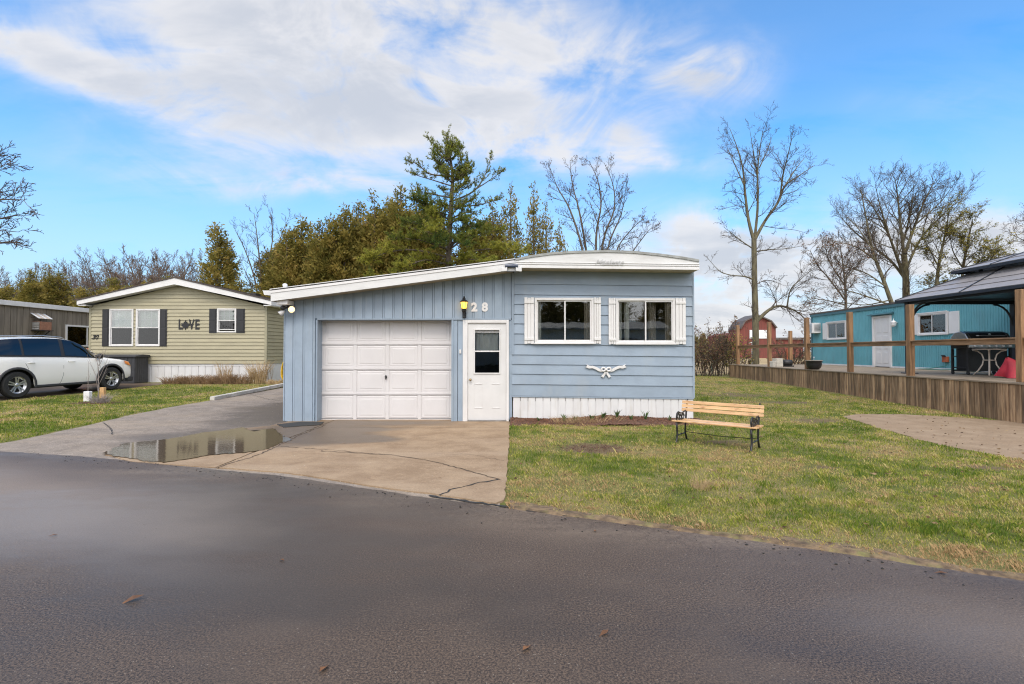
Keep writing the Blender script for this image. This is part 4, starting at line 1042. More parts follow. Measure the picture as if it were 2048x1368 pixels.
tag(o, 'small black slanted number 30 at the left end of the olive wall', 'house number')

# ---- brown board shed at the far left
SX = -22.0
shed = thing('brown_trailer', 'brown board-sided trailer with a white roof edge behind the white car', 'trailer', (SX, 24, 0.2))
ztop = 3.33
w = 0.285; nb = int(22 / w)
bm_ = MB().box(0, .03, .012, w - .012, 0.1, ztop).mesh('wall_board', 'shed_board')
for i in range(nb):
    yy = -7.0 + i * w
    if yy > 4.8: break
    link('wall_board', bm_, shed, (0, yy, 0))
bx('wall_backing', 'shed_gap', shed, -.12, .012, -7, 15, 0, ztop)
bx('front_wall', 'shed_board', shed, -3.6, -.13, -7.0, -6.9, 0, ztop)
bx('roof', 'roof_white', shed, -3.8, -.02, -7.1, 15.2, ztop + .06, ztop + .2)
bx('roof_edge', 'white_paint', shed, -.019, .14, -7.1, 15.2, ztop - .02, ztop + .19, 0.01)
yw0, yw1 = 25.15 - 24, 27.3 - 24
zt = P(130, 649, 25.1).z - .2; zb2 = 1.55
wm = MB().box(.031, .09, yw0, yw1, zt - .08, zt).box(.031, .09, yw0, yw1, zb2, zb2 + .07).box(.031, .09, yw0, yw0 + .08, zb2 + .07, zt - .08).box(.031, .09, yw1 - .08, yw1, zb2 + .07, zt - .08)
wo = wm.build('window', 'white_paint', shed)
bx('sash', 'white_paint', wo, .04, .07, yw0 + 1.25, yw0 + 1.31, zb2 + .07, zt - .08)
bx('pane', 'window_glass', wo, .045, .05, yw0 + .08, yw1 - .08, zb2 + .07, zt - .08)
bx('curtain', 'curtain', wo, .032, .034, yw0 + .08, yw1 - .08, zb2 + .07, zt - .75)
bx('shade', 'room', wo, .0315, .0335, yw0 + .08, yw1 - .08, zt - .74, zt - .08)
ac = thing('wall_air_conditioner', 'boxed air conditioner under a small ribbed awning on the brown trailer', 'air conditioner', (SX + .03, 23.4, P(65, 660, 23.4).z))
hA = P(65, 643, 23.4).z - ac.location.z
bx('casing', 'brick_box', ac, 0, .36, 0.02, .62, 0, hA, 0.01)
bx('grille', 'brushed_steel', ac, 0.02, .35, 0.0, 0.019, .01, hA - .01)
for i in range(4): bx('grille_bar', 'roof_white', ac, .03, .34, -.012, -.001, .05 + i * .085, .07 + i * .085)
bx('shelf', 'black_plastic', ac, -.02, .42, -.05, .68, -.03, -.001)
for s in (.05, .55): MB().beam((0.0, s, -.32), (.34, s, -.02), .03, .03).build('bracket', 'black_plastic', ac)
for i in range(5): MB().beam((-.02, -.02 + i * .15, hA + .40), (.40, -.02 + i * .15, hA + .14), .12, .014).build('awning_rib', 'tan_metal' if i % 2 else 'roof_white', ac)
MB().beam((-.02, -.05, hA + .2), (.38, -.05, hA + .12), .02, .02).build('bracket', 'black_plastic', ac)
ch = thing('rust_chair', 'rust-red metal chair back showing behind the white car\'s hood', 'chair', (-19.1, 22.7, .2))
bx('seat', 'rust_paint', ch, -.25, .25, -.25, .25, .78, .84, .02); bx('backrest', 'rust_paint', ch, -.26, .26, .2, .25, .9, 1.45, .03)
for sx in (-.22, .22):
    for sy in (-.22, .22): MB().tube([(sx, sy, 0), (sx, sy, .78)], .018, 6).build('leg', 'rust_paint', ch)
for sx in (-.2, .2): MB().tube([(sx, .22, .8), (sx, .23, .95)], .018, 6).build('post', 'rust_paint', ch)

# ---- parking strip under the car
lane = [(-17.4, 8.2), (-15.9, 12), (-14.85, 14.8), (-14.0, 18.4), (-13.8, 20.9), (-18.0, 20.9), (-19.3, 16), (-21.5, 10)]
mb = MB(); R_ = [Vector(q) for q in lane[:5]]; L_ = [Vector(q) for q in ((-21.5, 8.2), (-20.4, 12), (-19.3, 14.8), (-18.6, 18.4), (-18.0, 20.9))]
for a, b in zip(R_, L_): mb.v += [(a.x, a.y, H(a.y) + .008), (b.x, b.y, H(b.y) + .008)]
mb.f = [(2 * i, 2 * i + 2, 2 * i + 3, 2 * i + 1) for i in range(4)]
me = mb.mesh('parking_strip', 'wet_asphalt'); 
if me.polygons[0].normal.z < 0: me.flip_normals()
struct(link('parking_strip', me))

# ---- storage box
bxo = thing('storage_box', 'charcoal plastic storage shed beside the olive home behind the white car', 'storage box', (0, 20.75, .2))
x1 = XO(270.5, 20.75); x0_ = x1 - 1.75; zt = P(270, 713, 20.75).z - .2
for i in range(12):
    a = x0_ + i * 1.75 / 12; bx('wall_board', 'charcoal_box', bxo, a + .006, a + 1.75 / 12 - .006, -.012, .0, .03, zt - .04, 0.004)
for i in range(6):
    a = i * .74 / 6; bx('wall_board', 'charcoal_box', bxo, x1, x1 + .012, a + .005, a + .74 / 6 - .005, .03, zt - .04, 0.004)
bx('shell', 'charcoal_box', bxo, x0_, x1 - .001, .001, .74, .0, zt - .02)
MB().prism([(-.07, zt - .03), (-.07, zt + .02), (.35, zt + .085), (.78, zt + .06), (.78, zt - .03)], 'x', x0_ - .06, x1 + .07).build('lid', 'charcoal_box', bxo, bevel=0.012)

# ================================================================== THE WHITE CAR
def make_car():
    fw = Vector((0.66, 2.55, 0)).normalized()
    fr_c = Vector((-14.13, 18.0, 0)); side = Vector((fw.y, -fw.x, 0))           # right-hand side of the car
    c = fr_c - fw * 1.40 - side * 0.86
    car = thing('parked_car', 'white SUV with black wheel-arch trim and tinted glass', 'car', (c.x, c.y, H(c.y) + .012), math.atan2(fw.y, fw.x))
    car.scale = (1, 1, 1.06)
    car.rotation_euler = (0, -math.atan2(0.046, 2.6), math.atan2(fw.y, fw.x))
    FX, RX, RAD, ARCH = 1.40, -1.39, 0.375, 0.455
    def ip(x, tab): return float(np.interp(x, [q[0] for q in tab], [q[1] for q in tab]))
    roof = [(-2.46, .86), (-2.44, 1.08), (-2.40, 1.22), (-2.30, 1.44), (-2.12, 1.60), (-1.9, 1.665), (-1.3, 1.715), (-.5, 1.73), (-.1, 1.715), (.25, 1.655), (.55, 1.52), (.85, 1.345), (1.08, 1.20), (1.25, 1.125), (1.6, 1.085), (2.0, 1.02), (2.22, .95), (2.34, .84), (2.41, .68)]
    belt = [(-2.46, .84), (-2.42, 1.06), (-2.3, 1.16), (-1.9, 1.165), (-1.2, 1.14), (0, 1.10), (.9, 1.065), (1.25, 1.035), (1.8, .985), (2.2, .90), (2.34, .80), (2.41, .66)]
    half = [(-2.46, .70), (-2.38, .84), (-2.1, .93), (-1.4, .962), (0, .955), (1.3, .955), (1.8, .925), (2.12, .85), (2.30, .70), (2.38, .56), (2.41, .46)]
    def zbot(x):
        z = .30 + (.0 if -1.9 < x < 1.9 else .06)
        for xc in (FX, RX):
            if abs(x - xc) < ARCH: z = max(z, math.sqrt(ARCH ** 2 - (x - xc) ** 2) + RAD - .01)
        return z
    xs_ = sorted(set([round(q, 3) for q in list(np.linspace(-2.46, 2.41, 42)) + [xc + ARCH * cos(a) for xc in (FX, RX) for a in np.linspace(0, pi, 13)] + [-2.44, -2.40, 2.38, 2.34, 2.22]]))
    NR = 13
    def ring(x, off=0.0):
        zr_, zl, w = ip(x, roof), ip(x, belt), ip(x, half); zb = min(zbot(x), zl - .05)
        pts = []
        zmid = [0, .12, .30, .52, .74, .92, 1.0]
        prof = [-.045, -.012, .0, .006, -.004, -.022, -.05]
        if zb > .5: prof = [.012, .014, .012, .006, -.004, -.022, -.05]
        for f, d in zip(zmid, prof): pts.append((w + d + off, zb + (zl - zb) * f))
        cab = min(1, max(0, (zr_ - zl - .06) / .3))
        wr = w - .05 - .215 * cab
        for f, wf, zf in ((.33, .30, .40), (.66, .64, .78), (.86, .92, .95)):
            pts.append((w - .05 + (wr - w + .05) * wf * cab - (1 - cab) * w * f * .75 + off, zl + (zr_ - zl) * (zf if cab > .3 else f * .9)))
        pts.append((wr * (.78 if cab > .3 else .2), zl + (zr_ - zl) * (.992))); pts.append((wr * .4 if cab > .3 else wr * .1, zr_)); pts.append((0, zr_ + .006))
        return pts
    mb = MB()
    for x in xs_:
        r_ = ring(x); mb.v += [(x, -y, z) for y, z in r_] + [(x, y, z) for y, z in r_[:-1][::-1]]
    n = 2 * NR - 1
    n = len(ring(0)) * 2 - 1
    mb.f = [(i * n + k, (i + 1) * n + k, (i + 1) * n + k + 1, i * n + k + 1) for i in range(len(xs_) - 1) for k in range(n - 1)]
    mb.f += [tuple(range(n))[::-1], tuple((len(xs_) - 1) * n + k for k in range(n))]
    me = mb.mesh('body', 'car_white', True); body = link('body', me, car)
    es = body.modifiers.new('edges', 'EDGE_SPLIT'); es.split_angle = R(38)
    # lower black parts, floor and wheel wells
    bx('floor_pan', 'black_plastic', car, -2.2, 2.1, -.80, .80, .24, .40)
    bx('wheel_well', 'tyre', car, FX - .5, FX + .5, -.70, .70, .30, .86); bx('wheel_well', 'tyre', car, RX - .5, RX + .5, -.70, .70, .30, .86)
    bx('rear_bumper_trim', 'cladding', car, -2.44, RX - ARCH - .03, -.90, .90, .32, .52, 0.03)
    bx('front_bumper_trim', 'cladding', car, FX + ARCH + .03, 2.32, -.80, .80, .24, .40, 0.03)
    def on_side(x, s, off=.020):
        r_ = ring(x); a, b = r_[6], r_[9]
        mid = r_[7], r_[8]
        chain = [a, mid[0], mid[1], b]; q = s * 3; i = min(2, int(q)); f = q - i
        y = chain[i][0] + (chain[i + 1][0] - chain[i][0]) * f; z = chain[i][1] + (chain[i + 1][1] - chain[i][1]) * f
        return y + off, z
    for sd_ in (-1, 1):
        for (x0, x1, s0, s1) in ((-2.18, -1.24, .10, .93), (-1.17, -.16, .09, .95), (-.05, .98, .09, .95)):
            g = MB(); m = 14
            for i in range(m + 1):
                x = x0 + (x1 - x0) * i / m
                top_ = s1
                if x < -1.9: top_ = s1 * (.30 + .70 * (x + 2.18) / .28) if x > -2.18 else .3
                for k in range(5):
                    y, z = on_side(x, s0 + (top_ - s0) * k / 4); g.v.append((x, sd_ * y, z))
            g.f = [(i * 5 + k, (i + 1) * 5 + k, (i + 1) * 5 + k + 1, i * 5 + k + 1) for i in range(m) for k in range(4)]
            g.build('window', 'car_glass', car, smooth=True)
        g = MB(); m = 40
        for i in range(m + 1):
            x = -2.26 + 3.36 * i / m
            hi_ = .98 if x > -2.05 else .4 + .55 * (x + 2.26) / .21
            for k in range(5): y, z = on_side(x, .03 + (hi_ - .03) * k / 4, .012); g.v.append((x, sd_ * y, z))
        g.f = [(i * 5 + k, (i + 1) * 5 + k, (i + 1) * 5 + k + 1, i * 5 + k + 1) for i in range(m) for k in range(4)]
        g.build('window_surround', 'black_plastic', car, smooth=True)
        for xc in (FX, RX):                                   # arch trim
            g = MB(); m = 18
            for i in range(m + 1):
                a_ = R(-12) + (pi + R(24)) * i / m
                for rr2, dy in ((ARCH - .012, .02), (ARCH - .005, .030), (ARCH + .05, .026), (ARCH + .062, .0)):
                    x = xc + rr2 * cos(a_); z = RAD - .01 + rr2 * sin(a_); g.v.append((x, sd_ * (ip(x, half) + .004 + dy), max(z, .26)))
            g.f = [(i * 4 + k, (i + 1) * 4 + k, (i + 1) * 4 + k + 1, i * 4 + k + 1) for i in range(m) for k in range(3)]
            g.build('arch_trim', 'cladding', car, smooth=True)
        bx('sill_trim', 'cladding', car, RX + ARCH + .02, FX - ARCH - .02, sd_ * .90, sd_ * .945, .27, .335, 0.012)
        for xh in (-1.02, .12):
            y = ip(xh, half); MB().tube([(xh - .10, sd_ * (y - .02), .985), (xh - .08, sd_ * (y + .022), .99), (xh + .08, sd_ * (y + .022), .985), (xh + .10, sd_ * (y - .02), .98)], .014, 7).build('door_handle', 'car_white', car, smooth=True)
        for pts in ([(-.115, 1.08), (-.12, .85), (-.13, .60), (-.19, .40), (-.22, .335)], [(-1.205, 1.12), (-1.17, .95), (-1.10, .80)], [(1.02, 1.04), (1.01, .8), (.99, .5), (.93, .335)]):
            g = MB()
            for x, z in pts:
                r_ = ring(x); yy = float(np.interp(z, [q[1] for q in r_[:7]], [q[0] for q in r_[:7]])) + .003
                g.v += [(x - .005, sd_ * yy, z), (x + .005, sd_ * yy, z)]
            g.f = [(2 * i, 2 * i + 1, 2 * i + 3, 2 * i + 2) for i in range(len(pts) - 1)]
            g.build('door_seam', 'cladding', car)
        mo = MB().lathe([(0, -.10), (.06, -.085), (.085, -.02), (.08, .06), (0, .07)], (.93, sd_ * 1.055, 1.125), 12, 'x').build('mirror', 'black_plastic', car, smooth=True)
        MB().beam((.93, sd_ * .9, 1.075), (.93, sd_ * 1.03, 1.09), .05, .03).build('mirror_stalk', 'black_plastic', mo)
        hl = MB(); m = 10
        for i in range(m + 1):
            x = 1.92 + .36 * i / m; w_ = ip(x, half); zl = ip(x, belt)
            for k, f in enumerate((-.20 + .06 * i / m, -.10, -.015)):
                hl.v.append((x, sd_ * (w_ + .012 - (.05 if k == 2 else .0)), zl + f * (.5 + .5 * i / m)))
        hl.f = [(i * 3 + k, (i + 1) * 3 + k, (i + 1) * 3 + k + 1, i * 3 + k + 1) for i in range(m) for k in range(2)]
        hl.build('headlight', 'amber', car, smooth=True)
        MB().box(-2.40, -2.16, sd_ * .80, sd_ * .925, .92, 1.08).build('tail_light', 'tail_red', car, bevel=0.03)
        MB().tube([(-1.9, sd_ * .60, 1.70), (-1.7, sd_ * .605, 1.755), (-.5, sd_ * .62, 1.775), (0.0, sd_ * .62, 1.735), (.12, sd_ * .62, 1.69)], .014, 6).build('roof_rail', 'brushed_steel', car, smooth=True)
        for xc in (FX, RX):
            yc = sd_ * .86
            ty = MB().lathe([(.235, -.11), (.34, -.115), (.368, -.09), (.375, -.05), (.375, .05), (.368, .09), (.34, .115), (.235, .11)], (xc, yc, RAD), 32, 'y', False).build('tyre', 'tyre', car, smooth=True)
            e2 = ty.modifiers.new('edges', 'EDGE_SPLIT'); e2.split_angle = R(40)
            rim = MB().lathe([(.215, .085), (.245, .112), (.248, .06), (.20, .03)], (0, 0, 0), 32, 'y', False)
            rim.lathe([(0, .02), (.20, .02)], (0, 0, 0), 24, 'y')
            ro = rim.build('rim', 'brushed_steel' if False else 'alloy', car, smooth=False, loc=(xc, yc, RAD))
            if sd_ < 0: ro.rotation_euler = (0, 0, pi)
            for k in range(5):
                for da in (-.17, .17):
                    a_ = 2 * pi * k / 5 + pi / 2
                    p0 = (.045 * cos(a_ + da * 2), .082, .045 * sin(a_ + da * 2)); p1 = (.235 * cos(a_ + da), .098, .235 * sin(a_ + da))
                    MB().beam(p0, p1, .034, .03, (0, 1, 0)).build('spoke', 'alloy', ro)
            MB().lathe([(.055, .06), (.05, .10), (.03, .106), (0, .107)], (0, 0, 0), 14, 'y').build('hub_cap', 'alloy', ro, smooth=True)
            MB().lathe([(0, .028), (.19, .028), (.205, .034)], (0, 0, 0), 24, 'y').build('brake', 'tyre', ro)
    # windscreens
    for nm, x0, x1, off in (('windscreen', .34, 1.10, .008), ('rear_window', -2.36, -2.10, .008)):
        g = MB(); m = 6
        for i in range(m + 1):
            x = x0 + (x1 - x0) * i / m; r_ = ring(x)
            for y, z in [(r_[9][0] * .97, r_[9][1]), (r_[10][0], r_[10][1]), (r_[11][0], r_[11][1]), (0, r_[12][1]), (-r_[11][0], r_[11][1]), (-r_[10][0], r_[10][1]), (-r_[9][0] * .97, r_[9][1])]:
                g.v.append((x + off * (1 if x0 > 0 else -1), y, z + off))
        g.f = [(i * 7 + k, i * 7 + k + 1, (i + 1) * 7 + k + 1, (i + 1) * 7 + k) for i in range(m) for k in range(6)]
        g.build(nm, 'car_glass', car, smooth=True)
    MB().box(2.30, 2.42, -.42, .42, .62, .82).build('grille', 'black_plastic', car, bevel=0.03)
make_car()

# ================================================================== SMALL THINGS ON THE LEFT LAWN
p0, p1 = G(424, 801), G(586, 771)
d_ = (p1 - p0).normalized()
tag(MB().beam(p0 + Vector((0, 0, .055)), p0 + d_ * 6.5 + Vector((0, 0, .055 + .06)), .14, .11).build('edging_timber', 'timber_white', None, bevel=0.012), 'long white-painted edging timber lying along the asphalt drive', 'timber')
def stems(name, label, cat, centre, n, hmin, hmax, spread, r, m, seed, bend=.5, group=None, flat=0.0, leaf=0.0, tilt=0.0):
    rg = np.random.default_rng(seed); mb = MB()
    for i in range(n):
        a = rg.uniform(0, 2 * pi); q = spread * math.sqrt(rg.random()); h = rg.uniform(hmin, hmax); ln = rg.uniform(0.1, bend) * h
        b = Vector((q * cos(a), q * sin(a) * (1 - flat), 0)); a2 = a + rg.normal(0, .7)
        e = b + Vector((ln * cos(a2), ln * sin(a2), h)); mi = b.lerp(e, .5) + Vector((-ln * .12 * cos(a2), -ln * .12 * sin(a2), h * .08))
        mb.tube([b, mi, e], [r, r * .8, r * .35], 3, False)
    o = mb.build(name, m); o.location = centre; return tag(o, label, cat, group)
# dried plants along the olive skirting
bed = [(352, 0.13, 'low dried plant at the left end of the olive home\'s bed'), (385, .16, 'low rusty dried plant, second from the left in the bed'), (415, .15, 'low dried plant in the middle of the olive home\'s bed'),
       (447, .17, 'dense dried plant right of the bed\'s middle'), (478, .18, 'dried plant clump left of the tall reddish grass')]
for i, (px, h, lb) in enumerate(bed):
    c = Vector((XO(px, 20.75), 20.75, H(20.75)))
    stems('dried_plant', lb, 'plant', c, 420, .08, h * 2.4, .50, .007, 'dry_brown', 40 + i, 1.1, 'dried plants along the olive home', .45)
stems('tall_dry_grass', 'tall tan dry grass tuft rising behind the low dried plants', 'plant', Vector((XO(449, 21.0), 21.0, .2)), 130, .4, .95, .26, .005, 'dry_stalk', 60, .35, 'dried plants along the olive home', .3)
stems('reddish_dry_grass', 'tall reddish tan dry grass clump at the olive home\'s corner', 'plant', Vector((XO(517, 20.9), 20.9, .2)), 260, .4, 1.0, .30, .006, 'dry_stalk', 61, .6, 'dried plants along the olive home', .2)
stems('thin_dry_stalk', 'a few thin bare stalks near the yellow hose', 'plant', Vector((XO(543, 20.9), 20.9, .2)), 7, .5, 1.05, .12, .006, 'dry_brown', 62, .5)
stems('dry_leaf_heap', 'low heap of tan dead leaves beside the yellow hose', 'plant', Vector((XO(556, 20.6), 20.6, .2)), 260, .04, .2, .45, .008, 'dry_stalk', 63, 1.5, None, .4)
hs_ = thing('hose_hanger', 'yellow hose coiled upright against the olive home\'s side', 'hose', (XO(572, 20.8), 20.8, .2))
for k in range(7):
    rr2 = .26 + .012 * (k % 3); mb = MB(); mb.tube([(rr2 * .55 * cos(a), -.10 + .035 * k + .02 * sin(3 * a), .50 + rr2 * 1.5 * sin(a)) for a in np.linspace(0, 2 * pi, 25)], .018, 6, False).build('hose_loop', 'yellow_hose', hs_, smooth=True)
MB().tube([(0, 0, 0), (0, 0, .95)], .02, 6).build('stake', 'black_iron', hs_)
# young tree, its guard and the stub beside it
tp = G(196, 800)
sap = thing('young_tree', 'thin bare sapling standing in the round mulch spot', 'tree', tp)
mb = MB(); mb.tube([(0, 0, 0), (.02, 0, .35), (-.02, .02, .8), (.03, 0, 1.2)], [.014, .012, .009, .005], 5); mb.build('trunk', 'grey_stem', sap)
rg = np.random.default_rng(5)
mb = MB()
for z_, a, L in [(.25, 2.6, .6), (.4, .3, .75), (.55, 3.4, .8), (.6, 1.0, .7), (.75, 2.5, .6), (.8, 5.5, .6), (.95, .2, .55), (1.0, 3.3, .5), (1.15, 1.2, .4)]:
    d = Vector((cos(a) * .35, sin(a) * .35, .9)).normalized(); s = Vector((0, 0, z_)); mb.tube([s, s + d * L * .5, s + d * L + Vector((0, 0, .05))], [.006, .005, .002], 4)
    for j in range(2):
        q = s + d * L * rg.uniform(.3, .7); e = q + Vector((cos(a + rg.uniform(-1, 1)) * .12, sin(a) * .12, .2)); mb.tube([q, e], [.003, .0015], 3)
mb.build('crown', 'grey_stem', sap)
g2 = G(175.5, 803)
gu = thing('tree_guard', 'white plastic tree guard sleeve with a bare whip in it', 'tree guard', g2)
MB().prism([(-.085, -.06), (.085, -.06), (.085, .06), (-.085, .06)], 'z', 0, .29).build('sleeve', 'white_paint', gu, bevel=0.015)
MB().tube([(0, 0, .2), (.01, 0, .7), (-.01, .01, 1.15)], [.008, .006, .003], 5).tube([(.0, 0, .5), (-.06, 0, .72)], .003, 4).tube([(.0, 0, .6), (.05, .02, .8)], .003, 4).build('whip', 'grey_stem', gu)
tag(MB().prism([(-.065, -.05), (.065, -.05), (.065, .05), (-.065, .05)], 'z', 0, .34).build('tree_stub', 'stake_wood', None, bevel=0.012, loc=G(192, 799) + Vector((0, .25, 0))), 'short orange-tan wooden stub behind the sapling', 'stub')
stems('dead_shrub', 'low grey dead shrub at the sapling\'s foot', 'plant', G(200, 806), 260, .06, .26, .20, .0035, 'grey_stem', 71, 1.2)

# ================================================================== DECK AND TEAL TRAILER ON THE RIGHT
DZ = 0.84
RZ = -R(2.0)
deck = thing('wooden_deck', 'long weathered wooden deck with square posts and a single rail', 'deck', (10.6, 10.8, 0), RZ)
rd = random.Random(12)
bw = 0.142; y = -2.4; i = 0
variants = []
for k in range(5):
    mb = MB(); c = .004
    mb.prism([(0, c), (c, 0), (bw - .012 - c, 0), (bw - .012, c), (bw - .012, .022), (0, .022)], 'z', -.1, DZ - .032 - .004 * (k % 3))
    mb.v = [(v[1], v[0], v[2]) for v in mb.v]; mb.f = [f[::-1] for f in mb.f]
    variants.append(mb.mesh('skirt_board', 'weathered_board'))
while y < 15.4:
    link('skirt_board', variants[i % 5], deck, (rd.uniform(-.004, .004), y, rd.uniform(-.006, .004))); y += bw; i += 1
YE = y
for k in range(33):
    mb = MB().box(.14 * k + .024, .14 * k + .158, -2.4, YE, DZ - .03, DZ)
    if k == 0: mb = MB().box(-.03, .158, -2.4, YE, DZ - .03, DZ + .002)
    mb.build('deck_board', 'deck_floor', deck)
bx('end_skirt', 'weathered_board', deck, .03, 4.6, YE - .03, YE, -.1, DZ - .032)
bx('joist', 'weathered_board', deck, .03, .07, -2.4, YE - .05, .2, DZ - .033)
posts = [(0.10, -.05), (.10, 3.1), (.10, 5.7), (.10, 8.25), (.10, 11.25), (.10, 14.6)]
pm = MB().box(-.07, .07, -.07, .07, DZ + .003, DZ + 1.95).mesh('post', 'deck_post')
for k, (px_, py_) in enumerate(posts):
    o = link('post', pm, deck, (px_, py_, rd.uniform(-.03, .02))); o.rotation_euler = (rd.uniform(-.008, .008), rd.uniform(-.008, .008), rd.uniform(-.05, .05))
    d = o.modifiers.new('bevel', 'BEVEL'); d.width = .008; d.segments = 2
o = link('post', MB().box(-.07, .07, -.07, .07, DZ + .003, DZ + 1.7).mesh('post', 'deck_post'), deck, (2.9, 15.1, 0))
ye = [-2.4] + [q[1] for q in posts]
for a, b in zip(ye[:-1], ye[1:]):
    mb = MB().box(.085, .125, a + .072, b - .072, 1.655 + rd.uniform(-.01, .01), 1.765); mb.build('rail', 'deck_rail', deck, bevel=.004)
    MB().box(.05, .16, a + .074, b - .074, 1.767, 1.80).build('rail_cap', 'deck_rail', deck, bevel=.004)

# ---- teal trailer
TX, TY = 15.45, 20.0
teal = thing('teal_trailer', 'teal ribbed mobile home with a white door behind the wooden deck', 'trailer', (TX, TY, 0), RZ)
TT = 3.30; rp = 0.10
def ribbed(y0, y1, z0, z1):
    mb = MB(); n = max(1, int(round((y1 - y0) / rp))); s = (y1 - y0) / n; prof = []
    for i in range(n):
        a = y0 + i * s; prof += [(0.0, a), (0.0, a + s * .60), (.014, a + s * .66), (.014, a + s * .94)]
    prof.append((0.0, y1))
    m = len(prof)
    mb.v = [(x, y, z0) for x, y in prof] + [(x, y, z1) for x, y in prof]
    mb.f = [(i + 1, i, m + i, m + i + 1) for i in range(m - 1)]
    return mb.build('siding_panel', 'teal_siding', teal)
W1 = (23.8 - TY, 25.35 - TY, 2.07, 2.94); W2 = (18.0 - TY, 19.42 - TY, 2.10, 2.93); DD = (20.85 - TY, 22.0 - TY, DZ, 3.0)
zb3 = DZ + .05
yc = [-9.0, -7.8, -6.6, -5.4, -4.2, -3.1, W2[0], W2[1], DD[0], DD[1], W1[0], W1[1], 6.75]
for a, b in zip(yc[:-1], yc[1:]):
    hit = [w for w in (W1, W2, DD) if w[0] < b - .01 and w[1] > a + .01]
    if not hit: ribbed(a, b, zb3, TT)
    else:
        w = hit[0]
        if w[2] > zb3 + .1: ribbed(a, b, zb3, w[2] + .03)
        ribbed(a, b, w[3] - .03, TT)
bx('end_wall', 'teal_trim', teal, 0.0, 3.6, 6.75, 6.80, 0, TT); bx('near_end_wall', 'teal_trim', teal, 0.0, 3.6, -9.05, -9.0, 0, TT)
bx('corner_trim', 'teal_trim', teal, -.02, .03, 6.70, 6.82, .3, TT)
bx('wall_core', 'room', teal, .60, .65, -9, 6.7, 0, TT)
bx('base_strip', 'white_paint', teal, -.015, .02, -9, DD[0] - .01, DZ - .01, zb3 + .01); bx('base_strip', 'white_paint', teal, -.015, .02, DD[1] + .01, 6.75, DZ - .01, zb3 + .01)
bx('skirting', 'teal_trim', teal, .02, .06, -9, 6.7, 0.0, DZ)
bx('eave_band', 'teal_trim', teal, -.05, .02, -9.1, 6.85, TT, TT + .12); bx('roof_edge', 'shingle', teal, -.07, .5, -9.1, 6.9, TT + .121, TT + .19)
MB().prism([(-.06, TT + .191), (1.8, TT + .34), (3.7, TT + .19)], 'y', -9.1, 6.9).build('roof', 'roof_white', teal)
def rot_window(w, stile=None):
    yc_ = (w[0] + w[1]) / 2; hw = (w[1] - w[0]) / 2; zc = (w[2] + w[3]) / 2; hh = (w[3] - w[2]) / 2
    o = slider(-hw, hw, -hh, hh, teal, y0=-.07, fw=.07); o.location = (0, yc_, zc); o.rotation_euler = (0, 0, -pi / 2)
    drape(-hw + .03, hw - .03, .16, -hh + .02, hh - .02, 7, 'curtain', o)
    bx('drip_cap', 'white_paint', o, -hw - .01, hw + .01, -.09, -.071, hh - .02, hh + .015)
    return o
rot_window(W1); rot_window(W2)
for w, sw in ((W1, .42), (W2, .42)):
    for a, b in ((w[0] - sw - .03, w[0] - .03), (w[1] + .03, w[1] + sw * .8 + .03)):
        bx('shutter', 'white_paint', teal, -.045, -.002, a, b, w[2] + .03, w[3] - .03, .006)
fr = MB().box(-.05, .05, DD[0], DD[0] + .10, DZ, DD[3]).box(-.05, .05, DD[1] - .10, DD[1], DZ, DD[3]).box(-.05, .05, DD[0] + .1, DD[1] - .1, DD[3] - .08, DD[3]).build('door_frame', 'white_paint', teal, bevel=.006)
dw = bx('door', 'door_white', teal, .0, .04, DD[0] + .102, DD[1] - .102, DZ + .03, DD[3] - .082)
yw = (DD[1] - DD[0] - .204); ya = DD[0] + .102
for r0, r1 in ((.12, .62), (.72, 1.30), (1.40, 1.96)):
    for c0, c1 in ((.12, .45), (.55, .88)):
        mb = MB(); a, b, e, f = ya + yw * c0, ya + yw * c1, DZ + .03 + r0, DZ + .03 + r1; q = .03
        mb.add([(-.001, a, e), (-.001, b, e), (-.001, b, f), (-.001, a, f), (-.014, a + q, e + q), (-.014, b - q, e + q), (-.014, b - q, f - q), (-.014, a + q, f - q)], [(0, 3, 2, 1)[::-1], (4, 5, 6, 7)[::-1]] + [(k, 4 + k, 4 + (k + 1) % 4, (k + 1) % 4) for k in range(4)])
        mb.build('door_panel', 'door_white', dw)
MB().prism([(-.20, DD[3] + .03), (-.20, DD[3] + .05), (0.0, DD[3] + .12), (0.0, DD[3] + .03)], 'y', DD[0] - .12, DD[1] + .12).build('door_hood', 'teal_trim', teal)
RT = Matrix.Rotation(RZ, 4, 'Z')
def onteal(d, z, off=0.0): return Vector((TX, TY, 0)) + RT @ Vector((off, d - TY, z))
lp = thing('jelly_jar_light', 'white wall light with a clear globe right of the white trailer door', 'light', onteal(20.55, 2.62, -.14))
MB().lathe([(.10, .02), (.115, .03), (.09, .08), (.035, .12), (.012, .14), (.008, .20), (0, .21)], (0, 0, 0), 14).build('hood', 'white_paint', lp, smooth=True)
MB().lathe([(0, -.13), (.05, -.12), (.085, -.06), (.09, .0), (.08, .02)], (0, 0, 0), 14).build('globe', 'clear_lens', lp, smooth=True)
cg = MB()
for k in range(6): a = 2 * pi * k / 6; cg.tube([(.095 * cos(a), .095 * sin(a), .02), (.092 * cos(a), .092 * sin(a), -.06), (.03 * cos(a), .03 * sin(a), -.135)], .006, 4)
cg.build('cage', 'white_paint', lp); MB().box(0.0, .14, -.02, .02, .02, .05).build('arm', 'white_paint', lp)
ac = thing('window_air_conditioner', 'cream air conditioner at the far end of the teal trailer', 'air conditioner', onteal(25.95, P(1620, 666, 25.8).z, -.42), RZ)
bx('casing', 'door_white', ac, 0, .44, 0, .62, 0, .52, .015)
for k in range(7): bx('louvre', 'brushed_steel', ac, -.012, -.001, .06, .56, .06 + k * .06, .095 + k * .06)
